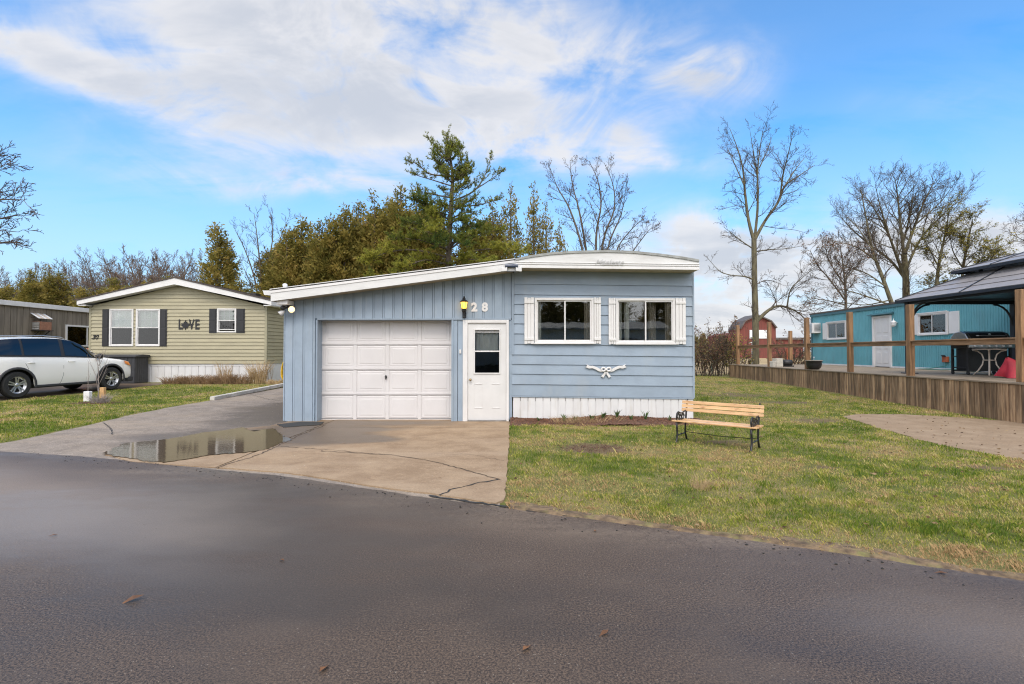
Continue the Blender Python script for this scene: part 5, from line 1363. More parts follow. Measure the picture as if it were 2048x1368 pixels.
for k in range(6): bx('louvre', 'brushed_steel', ac, .10, .40, -.012, -.001, .10 + k * .06, .13 + k * .06)
# outlet box with cords
ou = thing('outlet_box', 'rusty outdoor outlet box low on the teal wall', 'outlet', onteal(18.1, 1.22, -.10))
bx('box', 'rust_paint', ou, 0, .09, -.10, .12, -.10, .10, .01); MB().obox((-.03, .0, .12), (.05, .03, -.03), (0, .08, 0), (.003, 0, .006)).build('lid', 'black_plastic', ou)
tag(MB().tube([onteal(18.1, 1.14, -.05), onteal(18.0, 1.0, -.12), onteal(18.6, .875, -.25), onteal(18.9, .86, -.4), onteal(17.9, .86, -.35), onteal(17.2, .90, -.25), onteal(16.9, .87, -.6), onteal(16.2, .86, -.5)], .014, 6).build('extension_cord', 'green_hose', None), 'green cord trailing from the outlet along the deck', 'cord')

# ---- gazebo
gz = thing('gazebo', 'dark metal gazebo with a two-tier grey roof standing on the deck', 'gazebo', (13.45, 13.3, DZ))
gzw, gzd = 1.58, 2.0; zE = 3.03 - DZ
for sx in (-1, 1):
    for sy in (-1, 1):
        po = MB().box(-.075, .075, -.075, .075, 0.03, zE - .02).build('post', 'gazebo_frame', gz, bevel=.006, loc=(sx * gzw, sy * gzd, 0))
        bx('foot', 'gazebo_frame', po, -.15, .15, -.15, .15, 0.004, .029)
        for dx_, dy_ in ((-sx, 0), (0, -sy)):
            a = Vector((dx_ * .07, dy_ * .07, zE - .75)); pts = [a + Vector((dx_, dy_, 0)) * .55 * (1 - cos(q)) + Vector((0, 0, .62 * sin(q))) for q in np.linspace(0, pi / 2, 7)]
            MB().tube(pts, .028, 6).build('brace', 'gazebo_frame', po)
for sy in (-1, 1): bx('beam', 'gazebo_frame', gz, -gzw - .08, gzw + .08, sy * gzd - .05, sy * gzd + .05, zE - .12, zE - .01)
for sx in (-1, 1): bx('beam', 'gazebo_frame', gz, sx * gzw - .05, sx * gzw + .05, -gzd + .051, gzd - .051, zE - .12, zE - .01)
ew, ed, ez = gzw + .22, gzd + .25, zE
iw, id_, iz = .62, .85, zE + .66
def hip(nm, ew, ed, ez, iw, id_, iz, seams):
    C0 = [(-ew, -ed, ez), (ew, -ed, ez), (ew, ed, ez), (-ew, ed, ez)]; C1 = [(-iw, -id_, iz), (iw, -id_, iz), (iw, id_, iz), (-iw, id_, iz)]
    for k in range(4):
        a, b, c, d = map(Vector, (C0[k], C0[(k + 1) % 4], C1[(k + 1) % 4], C1[k]))
        nrm = (b - a).cross(d - a).normalized()
        for s in range(seams):
            f0, f1 = s / seams + .006, (s + 1) / seams
            p = [a.lerp(d, f0), b.lerp(c, f0), b.lerp(c, f1), a.lerp(d, f1)]
            lift = nrm * .016
            mb = MB(); mb.add([p[0] + lift, p[1] + lift, p[2], p[3]] + [q - nrm * .012 for q in p], [(0, 1, 2, 3), (7, 6, 5, 4), (4, 5, 1, 0), (5, 6, 2, 1), (6, 7, 3, 2), (7, 4, 0, 3)])
            mb.build('roof_panel', 'gazebo_roof', gz)
        MB().beam(a + Vector((0, 0, .015)), d + Vector((0, 0, .015)), .05, .03).build('hip_rib', 'gazebo_frame', gz)
        m0, m1 = a.lerp(b, .5), d.lerp(c, .5)
        MB().beam(m0 + nrm * .022, m1 + nrm * .022, .035, .02).build('roof_rib', 'gazebo_frame', gz)
        MB().beam(a - Vector((0, 0, .035)), b - Vector((0, 0, .035)), .03, .07).build('eave_trim', 'gazebo_frame', gz)
hip('lower', ew, ed, ez, iw, id_, iz, 4)
hip('upper', .98, 1.2, iz + .07, .05, .30, iz + .40, 2)
bx('ceiling', 'gazebo_frame', gz, -gzw, gzw, -gzd, gzd, zE + .02, zE + .03)
for sx in (-.55, .55):
    for sy in (-.75, .75): MB().box(sx - .03, sx + .03, sy - .03, sy + .03, iz - .06, iz + .10).build('strut', 'gazebo_frame', gz)

# ---- grill
gl = thing('gas_grill', 'black gas grill with silver lid ends under the gazebo', 'grill', (13.45, 14.7, DZ + .004))
gw = .62
prof = [(-.28, .92), (-.30, 1.02), (-.20, 1.17), (-.04, 1.23), (.16, 1.20), (.28, 1.08), (.28, .92)]
ld = MB().prism(prof, 'x', -gw + .10, gw - .10).build('lid', 'black_iron', gl, bevel=.012)
for s in (-1, 1): MB().prism(prof, 'x', s * (gw - .10), s * gw).build('lid_end', 'brushed_steel', gl, bevel=.02)
MB().tube([(-.40, -.31, 1.10), (-.38, -.36, 1.10), (.38, -.36, 1.10), (.40, -.31, 1.10)], .015, 7).build('lid_handle', 'brushed_steel', gl)
MB().lathe([(.035, -.005), (.035, .005)], (0, -.285, 1.135), 14, 'y').build('thermometer', 'brushed_steel', ld)
bx('firebox', 'black_iron', gl, -gw, gw, -.30, .28, .74, .915, .01); bx('control_panel', 'brushed_steel', gl, -gw - .02, gw + .02, -.36, -.301, .76, .86, .01)
for k in range(6): MB().lathe([(.028, 0), (.026, -.03), (0, -.032)], (-.5 + k * .2, -.361, .81), 12, 'y').build('knob', 'clear_lens', gl)
for s in (-1, 1): bx('side_shelf', 'deck_rail', gl, s * (gw + .025), s * (gw + .42), -.28, .26, .83, .87, .01)
for sx in (-1, 1):
    for sy in (-.26, .24): MB().box(sx * .60 - .025, sx * .60 + .025, sy - .025, sy + .025, 0.06, .739).build('leg', 'black_iron', gl)
    for zz in (.18, .5): bx('side_bar', 'black_iron', gl, sx * .60 - .02, sx * .60 + .02, -.234, .214, zz, zz + .03)
bx('cabinet', 'black_iron', gl, -.50, .57, -.20, .23, .12, .739); bx('bottom_shelf', 'black_iron', gl, -.574, .574, -.26, .24, .09, .119)
for sx in (-1, 1):
    for sy in (-.26, .24): MB().lathe([(.03, -.02), (.045, -.018), (.045, .018), (.03, .02)], (sx * .6, sy, .045), 12, 'x').build('wheel', 'black_plastic', gl)
# ---- table with curved legs
tb_ = thing('patio_table', 'tan metal patio table with curved hourglass legs in front of the grill', 'table', (13.0, 13.95, DZ + .004))
MB().lathe([(0, .70), (.34, .70), (.36, .715), (.34, .73), (0, .73)], (0, 0, 0), 24).build('tabletop', 'tan_metal', tb_)
for k in range(4):
    a = pi / 4 + k * pi / 2; pts = [(cos(a) * r_, sin(a) * r_, z_) for r_, z_ in ((.34, .69), (.24, .67), (.15, .58), (.115, .45), (.14, .30), (.23, .13), (.33, .012))]
    MB().tube(pts, .017, 7).build('leg', 'tan_metal', tb_, smooth=True)
MB().tube([(.13 * cos(a), .13 * sin(a), .42) for a in np.linspace(0, 2 * pi, 17)], .012, 6).build('ring', 'tan_metal', tb_)
# ---- red cover
mb = MB(); rg = np.random.default_rng(3); n = 28
for j, (rr2, zz) in enumerate(((.02, .50), (.12, .43), (.22, .30), (.36, .14), (.46, .02))):
    for k in range(n):
        a = 2 * pi * k / n; f = 1 + .18 * sin(a * 5 + j * .4) * (j / 4) + rg.normal(0, .02)
        mb.v.append((rr2 * f * cos(a) * 1.2 + .10 * j, rr2 * f * sin(a) * .8, zz + .02 * sin(3 * a)))
mb.f = [(j * n + k, j * n + (k + 1) % n, (j + 1) * n + (k + 1) % n, (j + 1) * n + k) for j in range(4) for k in range(n)] + [tuple(range(n))]
o = mb.build('red_cover', 'red_cover', None, smooth=True, sub=1, loc=(12.30, 12.72, DZ + .004)); tag(o, 'crumpled red fabric cover slumped on the deck beside the nearest post', 'cover')
# ---- planter, block, pump
pp_ = onteal(18.75, DZ + .004, 0); pl_ = thing('black_planter', 'black round kettle planter with a pale rim by the deck post', 'planter', (11.05, 18.75, DZ + .004))
MB().lathe([(0, .0), (.15, .0), (.225, .07), (.255, .18), (.25, .28), (.275, .30), (.275, .325), (.23, .325), (.225, .27), (0, .265)], (0, 0, 0), 24).build('bowl', 'black_iron', pl_, smooth=True)
MB().lathe([(.272, .318), (.288, .326), (.288, .336), (.262, .336)], (0, 0, 0), 24).build('rim', 'tan_metal', pl_)
MB().tube([(0, 0, .26), (.0, 0, .44)], .012, 6).lathe([(0, .42), (.03, .43), (.02, .46), (0, .47)], (0, 0, 0), 10).build('spout', 'brushed_steel', pl_)
cb = thing('concrete_block', 'pale concrete blocks stacked side by side on the far end of the deck', 'block', (11.35, 21.9, DZ + .004), R(15))
bx('block', 'concrete_block', cb, -.16, .18, -.12, .12, 0, .36, .012); bx('half_block', 'concrete_block', cb, -.30, -.165, -.10, .12, 0, .24, .012)
pu = thing('garden_pump', 'small black pump with an upright handle behind the concrete blocks', 'pump', (11.95, 22.2, DZ + .004))
MB().lathe([(.07, -.20), (.13, -.18), (.14, 0.0), (.12, .16), (.05, .2)], (0, 0, .17), 14, 'x').build('motor', 'black_plastic', pu, smooth=True)
MB().tube([(-.02, 0, .2), (-.03, 0, .80)], .022, 6).build('handle', 'rust_paint', pu); bx('base', 'black_plastic', pu, -.2, .2, -.13, .13, 0, .05)
# ---- green standpipe on the lawn, red barn
sp = thing('standpipe', 'green metal standpipe on the lawn right of the blue home', 'standpipe', G(1424, 748))
MB().tube([(0, 0, 0), (0, 0, .78)], .035, 8).build('pipe', 'pipe_green', sp); MB().lathe([(.045, .70), (.085, .74), (.085, .95), (.05, 1.0), (0, 1.01)], (0, 0, 0), 12).build('head', 'pipe_green', sp)

BY = 100.0
barn = thing('red_barn', 'weathered red gambrel barn far off across the field', 'barn', (0, BY, .2))
def XB(px): return (px - 1024) / 1024 * BY
def ZB(py): return P(1024, py, BY).z - .2
gam = [(XB(1479), 0), (XB(1552), 0), (XB(1552), ZB(657)), (XB(1541), ZB(643)), (XB(1514), ZB(631)), (XB(1489), ZB(643)), (XB(1479), ZB(659))]
MB().prism(gam, 'y', 0, 5).build('gable', 'barn_red', barn)
for a, b in zip(gam[2:], gam[3:]): MB().beam((a[0], -.3, a[1] + .1), (b[0], -.3, b[1] + .1), .5, .22, (0, 0, 1)).build('roof_edge', 'barn_roof', barn)
def ridge_slab(a, b): MB().prism([(a[0], a[1] + .02), (b[0], b[1] + .02), (b[0], b[1] + .2), (a[0], a[1] + .2)], 'y', -.1, 5.2).build('roof', 'barn_roof', barn)
for a, b in zip(gam[2:], gam[3:]): ridge_slab(a, b)
bx('hay_door', 'tin_white', barn, XB(1499), XB(1534), -.15, -.01, ZB(677), ZB(660))
MB().prism([(XB(1458), 0), (XB(1478.8), 0), (XB(1478.8), ZB(664)), (XB(1458), ZB(670))], 'y', .5, 11).build('lean_to', 'barn_red', barn)
bx('wing', 'barn_red', barn, XB(1552.3), XB(1612), 1, 11, 0, ZB(679)); MB().prism([(XB(1552.3), ZB(679)), (XB(1614), ZB(679)), (XB(1614), ZB(675)), (XB(1552.3), ZB(675))], 'y', .6, 11.2).build('wing_roof', 'barn_roof', barn)
fp = thing('white_field_post', 'pale metal field post left of the tall bare tree', 'post', Vector((XB(1504) * .40, 40.0, .2)))
MB().tube([(0, 0, 0), (0, 0, 2.05)], .035, 6).tube([(-.25, 0, 1.95), (.12, 0, 2.05)], .03, 6).build('pipe', 'brushed_steel', fp)

# ================================================================== BENCH
fl, frt = G(1354, 886), G(1503, 904)
u_ = (frt - fl).normalized(); ctr = (fl + frt) / 2
bench = thing('garden_bench', 'small garden bench with golden pine slats and black cast iron ends', 'bench', ctr, math.atan2(u_.y, u_.x))
hwid = (frt - fl).length / 2; dep = .36
def iron_side(s):
    o = MB().tube([(0, -.045, 0.0), (0, -.018, .03), (0, .02, .12), (0, .005, .24), (0, -.01, .335)], [.024, .017, .015, .016, .018], 7)
    x = s * hwid
    leg = o.build('front_leg', 'black_iron', bench, smooth=True, loc=(x, 0, 0))
    MB().tube([(0, dep + .07, 0.0), (0, dep + .03, .03), (0, dep - .02, .14), (0, dep - .01, .26), (0, dep + .0, .35), (0, dep + .035, .50), (0, dep + .075, .66), (0, dep + .10, .685)], [.024, .017, .015, .016, .017, .015, .013, .012], 7).build('back_leg', 'black_iron', bench, smooth=True, loc=(x, 0, 0))
    MB().tube([(0, .005, .325), (0, dep * .5, .315), (0, dep, .335)], .014, 6).build('seat_bar', 'black_iron', bench, loc=(x, 0, 0))
    pts = [(0, .015, .345), (0, -.015, .42), (0, .005, .485), (0, .06, .505), (0, .14, .48), (0, .22, .47), (0, .30, .495), (0, dep + .03, .50)]
    MB().tube(pts, .013, 6).build('armrest', 'black_iron', bench, smooth=True, loc=(x, 0, 0))
    for cy, cz, r_ in ((.06, .435, .05), (.15, .415, .045), (.25, .415, .052), (.105, .375, .03), (.20, .365, .028)):
        MB().tube([(0, cy + r_ * (1 - .45 * q / 9.0) * cos(q), cz + r_ * (1 - .45 * q / 9.0) * sin(q)) for q in np.linspace(0, 9.0, 20)], .0085, 5).build('scroll', 'black_iron', bench, loc=(x, 0, 0))
    MB().tube([(0, .02, .13), (0, dep * .35, .125), (0, dep * .5, .14), (0, dep * .65, .125), (0, dep - .02, .14)], .009, 5).lathe([(0, -.02), (.02, 0), (0, .02)], (0, dep * .5, .135), 8).build('side_stretcher', 'black_iron', bench, loc=(x, 0, 0))
iron_side(-1); iron_side(1)
MB().tube([(-hwid, dep - .02, .15), (0, dep - .02, .13), (hwid, dep - .02, .15)], .006, 5).build('stretcher_rod', 'black_iron', bench)
rb = random.Random(9)
for k in range(5):
    y0 = -.02 + k * .074; MB().box(-hwid - .085, hwid + .085, y0, y0 + .058, .340 + .004 * abs(k - 2), .362 + .004 * abs(k - 2)).build('seat_slat', 'pine_slat', bench, bevel=.005)
for k in range(3):
    zc = .515 + k * .062; yy = dep + .035 + (zc - .5) * .25 - .018
    MB().obox((0, yy - .002, zc), (hwid + .075, 0, 0), (0, .010, 0), (0, .006, .026)).build('back_slat', 'pine_slat', bench, bevel=.005)

# ---- dead leaves and straw strewn over the lawn
rg = np.random.default_rng(5); n_ = 1500; lx = rg.uniform(0, 9.5, n_); ly = 3.2 + rg.random(n_) ** 1.3 * 12; ok = (ly > road_y(lx) + .03) & ~((lx < 3.95) & (ly > 10.7)); lx, ly = lx[ok], ly[ok]; n_ = len(lx)
la = rg.uniform(0, 6.28, n_); ls = rg.uniform(.008, .022, n_); lz = 0.2 * np.clip((ly - 11) / 10, 0, 1) + rg.uniform(.012, .03, n_); up_ = rg.uniform(-.012, .012, n_)
q_ = np.stack([np.stack([lx + np.cos(la) * ls * 1.4, ly + np.sin(la) * ls * 1.4, lz], 1), np.stack([lx - np.sin(la) * ls * .6, ly + np.cos(la) * ls * .6, lz + up_], 1), np.stack([lx - np.cos(la) * ls * 1.4, ly - np.sin(la) * ls * 1.4, lz], 1), np.stack([lx + np.sin(la) * ls * .6, ly - np.cos(la) * ls * .6, lz - up_], 1)], 1).reshape(-1, 3)
leafmat('lawn_leaf', [(0, (.07, .038, .02)), (.6, (.19, .11, .055)), (1, (.42, .31, .18))])
ii = np.arange(n_)[:, None] * 4; struct(link('lawn_litter', tri_mesh('lawn_litter', q_, np.concatenate([ii + np.array([[0, 1, 2]]), ii + np.array([[0, 2, 3]])]), 'lawn_leaf', {'tone': np.repeat(rg.random(n_), 4)})), 'stuff')
mat('red_mulch', (0.14, 0.052, 0.030), 0.95, 0.5, 9, col2=(0.27, 0.13, 0.075))
# ---- litter and bed plants in front of the blue home
rl = random.Random(31)
leafm = MB().add([(-.03, 0, .004), (0, -.017, .012), (.035, 0, .006), (0, .017, .014), (-.05, .004, .002)], [(0, 1, 3), (1, 2, 3), (4, 0, 3)]).mesh('fallen_leaf', 'fallen_leaf')
for (px, py, s, lb) in ((268, 1206, 1.5, 'brown curled leaf lying on the left of the road'), (1052, 1304, .9, 'tan leaf on the road near the bottom centre'), (1210, 1273, .9, 'dark brown leaf on the road right of centre'), (646, 1346, .9, 'yellow leaf scrap at the bottom of the road'), (1190, 1066, .7, 'orange leaf on the road near the lawn edge'), (108, 1075, .7, 'small dark leaf on the road at the far left'), (564, 1125, .7, 'small tan leaf on the wet road below the puddle'), (1885, 1152, .9, 'black leaf scrap at the right edge of the road'), (690, 890, .6, 'dark leaf on the concrete in front of the garage'), (880, 960, .6, 'brown leaf on the concrete near the entrance')):
    g = G(px, py); o = link('fallen_leaf', leafm, None, g + Vector((0, 0, .026 if py < 1000 else .016))); o.scale = (s, s, s); o.rotation_euler = (0, rl.uniform(-.2, .2), rl.uniform(0, 6)); tag(o, lb, 'leaf', 'fallen leaves')
# loose crumbs of asphalt, grit and chips: too small to pick apart
def scatter_bits(name, m, pts, smin, smax, seed):
    rg = np.random.default_rng(seed); V = []; F = []
    base = np.array([(1, 0, 0), (-1, 0, 0), (0, 1, 0), (0, -1, 0), (0, 0, 1), (0, 0, -.4)], float); tri = np.array([(0, 2, 4), (2, 1, 4), (1, 3, 4), (3, 0, 4), (2, 0, 5), (1, 2, 5), (3, 1, 5), (0, 3, 5)])
    for i, p in enumerate(pts):
        a = rg.uniform(0, 6.28); s = smin * (smax / smin) ** (rg.random() ** 2.5); b = base * (rg.uniform(.6, 1.2, (6, 1))) * np.array([1.2, .8, .6]) * s
        V.append(np.stack([b[:, 0] * cos(a) - b[:, 1] * sin(a) + p[0], b[:, 0] * sin(a) + b[:, 1] * cos(a) + p[1], b[:, 2] + p[2] + s * .15], 1)); F.append(tri + 6 * i)
    o = link(name, tri_mesh(name, np.concatenate(V), np.concatenate(F), m)); return struct(o, 'stuff')
rg = np.random.default_rng(77); pts = []
for _ in range(420):
    x = rg.uniform(-7, 4.2); pts.append((x, road_y(x) - abs(rg.normal(0, .18)) - .02, .012))
scatter_bits('asphalt_crumbs', 'tar', pts, .004, .016, 1)
pts = [(rg.uniform(-6, 4), rg.uniform(1.6, 6.5), .012) for _ in range(900)]; pts = [p for p in pts if p[1] < road_y(p[0])]
scatter_bits('road_grit', 'pebble', pts, .0015, .006, 2)
pts = [(rg.uniform(-7.5, -.1), rg.uniform(5.2, 10.8), .020) for _ in range(900)]; pts = [p for p in pts if p[1] > road_y(p[0]) + .05]
for _ in range(7000):
    x, y = rg.uniform(-12, -4.9), rg.uniform(7.0, 17)
    if y > road_y(x) + .02 and x > np.interp(y, LEY, LEX) + .03: pts.append((x, y, H(y) + .006))
scatter_bits('driveway_grit', 'pebble', pts, .003, .009, 3)
def mound(x, y): return .125 * (0.75 + .5 * float(fbm(np.array([x * 1.6]), np.array([3.0]), 5)[0])) * max(0.0, (y - (10.36 + .14 * sin(x * 2.1))) / .5) ** .8
mb = MB(); mxs = list(np.linspace(-.04, 3.95, 60)); mys = (10.34, 10.44, 10.54, 10.64, 10.74, 10.86)
for x in mxs: mb.v += [(x, y, mound(x, y) + rl.uniform(-.006, .008) - .004) for y in mys]
mb.f = [(i * 6 + k, (i + 1) * 6 + k, (i + 1) * 6 + k + 1, i * 6 + k + 1) for i in range(len(mxs) - 1) for k in range(5)]
struct(mb.build('mulch_bed', 'mulch', smooth=True))
pts = [(x, y, mound(x, y)) for x, y in ((rg.uniform(-.02, 3.9), 10.86 - abs(rg.normal(0, .22))) for _ in range(3800)) if y > 10.25]
scatter_bits('bed_mulch', 'red_mulch', pts, .007, .022, 4)
c = G(192, 806); pts = [(c.x + rg.normal(0, .33), c.y + rg.normal(0, .16), H(c.y) + .005) for _ in range(900)]
scatter_bits('sapling_mulch', 'mulch', pts, .008, .028, 5)
c = G(1190, 897); pts = [(c.x + rg.normal(0, .30), c.y + rg.normal(0, .2), .004) for _ in range(700)]
scatter_bits('lawn_mulch', 'mulch', pts, .006, .02, 6)
leafmat('sprout_leaf', [(0.0, (0.05, 0.105, 0.03)), (1.0, (0.115, 0.17, 0.055))])
def sprout(px, py, h, n, label, seed):
    rg = np.random.default_rng(seed); g = P(px, 845, 10.62 + .1 * rg.random()); g.z = mound(g.x, g.y); V = []; F = []; T = []
    for i in range(n):
        a = rg.uniform(0, 2 * pi); L = h * rg.uniform(.6, 1.1); w = .010; d = Vector((cos(a), sin(a), 0)); s = Vector((-sin(a), cos(a), 0)); b0 = d * rg.uniform(0, .03)
        q = [b0 - s * w * .5, b0 + s * w * .5, b0 + d * L * .25 + s * w + Vector((0, 0, L * .6)), b0 + d * L * .25 - s * w + Vector((0, 0, L * .6)), b0 + d * L * rg.uniform(.4, .9) + Vector((0, 0, L * rg.uniform(.75, 1.0)))]
        k = len(V); V += [tuple(v) for v in q]; F += [(k, k + 1, k + 2), (k, k + 2, k + 3), (k + 3, k + 2, k + 4)]; T += [rg.random()] * 5
    o = link('bulb_sprout', tri_mesh('bulb_sprout', np.array(V), np.array(F), 'sprout_leaf', {'tone': np.array(T)}), None, g); tag(o, label, 'plant', 'sprouting plants along the white skirting')
for i, (px, py, h, n, lb) in enumerate(((1078, 838, .10, 9, 'tiny green sprout at the left end of the bed under the white skirting'), (1128, 836, .16, 14, 'green sprout below the left window in the skirting bed'), (1150, 837, .10, 10, 'low green sprout left of the bow ornament in the bed'), (1184, 837, .13, 12, 'green sprout just left below the bow ornament'), (1206, 838, .16, 20, 'leafy green sprout straight below the bow ornament'), (1234, 836, .20, 14, 'tallest green sprout right below the bow ornament'), (1262, 837, .12, 10, 'small green sprout below the right window'), (1291, 836, .19, 9, 'upright green sprout near the right end of the skirting'), (1340, 836, .12, 8, 'small sprout beside the bench\'s left end'))):
    sprout(px, py, h, n, lb, 300 + i)
stems('dry_bed_grass', 'tan dead grass tuft in the skirting bed below the windows', 'plant', Vector((1.55, 10.6, .04)), 420, .03, .15, .75, .003, 'dry_stalk', 91, 1.5, None, .75)
stems('straw_tuft', 'pale tall straw tuft standing out in the front lawn', 'plant', G(1402, 978), 90, .05, .14, .10, .0022, 'dry_stalk', 92, 1.0)

# ================================================================== TREES
ORD = ['first', 'second', 'third', 'fourth', 'fifth', 'sixth', 'seventh', 'eighth', 'ninth', 'tenth', 'eleventh', 'twelfth', 'thirteenth', 'fourteenth', 'fifteenth', 'sixteenth']
def spline(pts, n):
    pts = [Vector(p) for p in pts]; out = []; m = len(pts) - 1
    for i in range(m):
        p0, p1, p2, p3 = pts[max(i - 1, 0)], pts[i], pts[i + 1], pts[min(i + 2, m)]
        for k in range(n):
            s = k / n; out.append(.5 * ((2 * p1) + (p2 - p0) * s + (2 * p0 - 5 * p1 + 4 * p2 - p3) * s * s + (3 * p1 - p0 - 3 * p2 + p3) * s ** 3))
    out.append(pts[-1]); return out
class Grow:
    """limbs and twigs of a leafless tree; wood = thick pieces, twigs = thin ones"""
    def __init__(s, seed, up=.10, wander=.16, rmin=.0075):
        s.r = np.random.default_rng(seed); s.wood = MB(); s.twig = MB(); s.up = up; s.w = wander; s.tips = []; s.rmin = rmin
    def axis(s, pts, r0, r1, kids, L, lvl=1, tmin=.15, ang=.85):
        n = len(pts); rs = [r0 + (r1 - r0) * i / (n - 1) for i in range(n)]
        (s.wood if r0 > .035 else s.twig).tube(pts, rs, 9 if r0 > .12 else (6 if r0 > .035 else 3), False)
        for k in range(kids):
            f = tmin + (1 - tmin) * ((k + s.r.random()) / kids); i = min(n - 2, int(f * (n - 1))); q = f * (n - 1) - i
            p = Vector(pts[i]).lerp(Vector(pts[i + 1]), q); d = (Vector(pts[i + 1]) - Vector(pts[i])).normalized()
            s.child(p, d, L * (1 - .45 * f) * s.r.uniform(.6, 1.25), min(.55 * (r0 + (r1 - r0) * f), .012 + L * .010), lvl, ang)
    def child(s, p, d, L, r, lvl, ang=.85):
        a = s.r.uniform(.5, 1.1) * ang; side = Vector(s.r.normal(0, 1, 3)); side = (side - d * side.dot(d)).normalized()
        dd = (d * cos(a) + side * sin(a)).normalized(); n = 4 if lvl < 3 else 3; pts = [p]; rr2 = max(r, s.rmin)
        for i in range(n):
            dd = (dd + Vector(s.r.normal(0, s.w, 3)) + Vector((0, 0, s.up))).normalized(); p = p + dd * L / n; pts.append(p)
        kids = (int(4 + L * 2.8) if lvl == 1 else int(3 + L * 2.8)) if lvl < 3 else 0
        s.axis(pts, rr2, max(s.rmin * .7, rr2 * .35), min(kids, 11), L * .55, lvl + 1, .2)
        if lvl >= 3: s.tips.append((pts[-1], dd)); s.tips.append((pts[1], dd))
    def leaves(s, prob, size, seed=1):
        V = []; F = []; T = []
        for p, d in s.tips:
            if s.r.random() > prob: continue
            for j in range(s.r.integers(1, 3)):
                q = p + Vector(s.r.normal(0, .07, 3)); a = Vector(s.r.normal(0, 1, 3)).normalized(); b = a.orthogonal().normalized(); sz = size * s.r.uniform(.6, 1.3); k = len(V)
                V += [tuple(q - a * sz), tuple(q + b * sz * .6), tuple(q + a * sz), tuple(q - b * sz * .6)]; F += [(k, k + 1, k + 2), (k, k + 2, k + 3)]; T += [s.r.random()] * 4
        return (np.array(V), np.array(F), np.array(T)) if V else None
leafmat('brown_leaf', [(0, (.085, .038, .022)), (.6, (.17, .085, .045)), (1, (.14, .13, .05))])
leafmat('olive_leaf', [(0, (.10, .11, .02)), (.5, (.22, .20, .036)), (1, (.36, .28, .06))], trans=.45)
leafmat('cedar_leaf', [(0, (.115, .115, .026)), (.35, (.25, .212, .050)), (.7, (.38, .29, .074)), (1, (.44, .31, .10))], trans=.5)
leafmat('pine_needle', [(0, (.065, .125, .034)), (.4, (.215, .235, .045)), (.75, (.40, .38, .06)), (1, (.48, .44, .09))], trans=.5)
def finish(g, name, label, group, base, bark='bark', twig='twig', leaf=None, cat='tree'):
    o = thing(name, label, cat, base, 0, group)
    inv = -Vector(base)
    g.wood.move(inv).build('trunk', bark, o, smooth=True)
    cr = g.twig.move(inv).build('crown', twig, o)
    if leaf:
        L = g.leaves(leaf[0], leaf[1])
        if L is not None: link('foliage', tri_mesh('foliage', L[0] + np.array(inv), L[1], leaf[2], {'tone': L[2]}), cr)
    return o
def axes_from_px(g, rows, d, seed, jitter=1.2, kmul=1.0):
    rg = np.random.default_rng(seed)
    for pts, r0, r1, kids, L in rows:
        n = len(pts); dz = rg.normal(0, jitter)
        w = [P(px, py, d + dz * (i / (n - 1)) ** 1.2) for i, (px, py) in enumerate(pts)]
        g.axis(spline(w, 4), r0, r1, int(kids * kmul), L)
# ---- the tall bare tree right of centre
g = Grow(3, .06, .20)
axes_from_px(g, [([(1512, 748), (1511, 640), (1509, 560), (1508, 478)], .21, .15, 9, 1.5)], 32, 1, 0)
axes_from_px(g, [([(1508, 482), (1497, 440), (1490, 385), (1486, 340), (1476, 300), (1460, 258)], .11, .012, 13, 2.1), ([(1509, 480), (1515, 420), (1515, 370), (1516, 330), (1521, 290), (1527, 255)], .10, .012, 13, 2.1),
   ([(1509, 480), (1530, 442), (1556, 405), (1570, 372), (1600, 350), (1630, 330)], .11, .012, 13, 2.0), ([(1560, 398), (1566, 350), (1576, 310), (1585, 268)], .06, .01, 9, 1.6), ([(1566, 378), (1590, 340), (1612, 312)], .05, .01, 8, 1.4),
   ([(1488, 370), (1470, 330), (1452, 290)], .045, .008, 7, 1.3), ([(1516, 360), (1508, 310), (1500, 262)], .05, .008, 7, 1.3), ([(1519, 335), (1535, 300), (1545, 270)], .04, .008, 6, 1.1),
   ([(1514, 642), (1535, 622), (1556, 612), (1580, 617), (1602, 630), (1632, 660)], .12, .014, 12, 1.9), ([(1574, 615), (1581, 580), (1600, 560), (1628, 535)], .05, .01, 9, 1.6), ([(1554, 612), (1545, 585), (1530, 560)], .03, .008, 6, 1.2),
   ([(1508, 560), (1490, 553), (1460, 550), (1437, 540), (1412, 512)], .055, .008, 8, 1.2), ([(1512, 503), (1540, 499), (1575, 497), (1622, 488)], .045, .006, 9, 1.1), ([(1507, 498), (1480, 480), (1445, 452)], .045, .006, 8, 1.2),
   ([(1522, 450), (1545, 455), (1590, 460), (1618, 468)], .035, .006, 7, .9), ([(1511, 570), (1535, 560), (1570, 572)], .035, .006, 7, 1.2), ([(1496, 415), (1470, 412), (1442, 420)], .03, .006, 6, .9), ([(1491, 390), (1465, 384), (1440, 382)], .03, .006, 5, .7)], 32, 2)
finish(g, 'bare_tree', 'tall bare tree with three upright leaders and a low arching limb, behind the deck', 'bare trees', P(1512, 748, 32), 'mossy_bark')
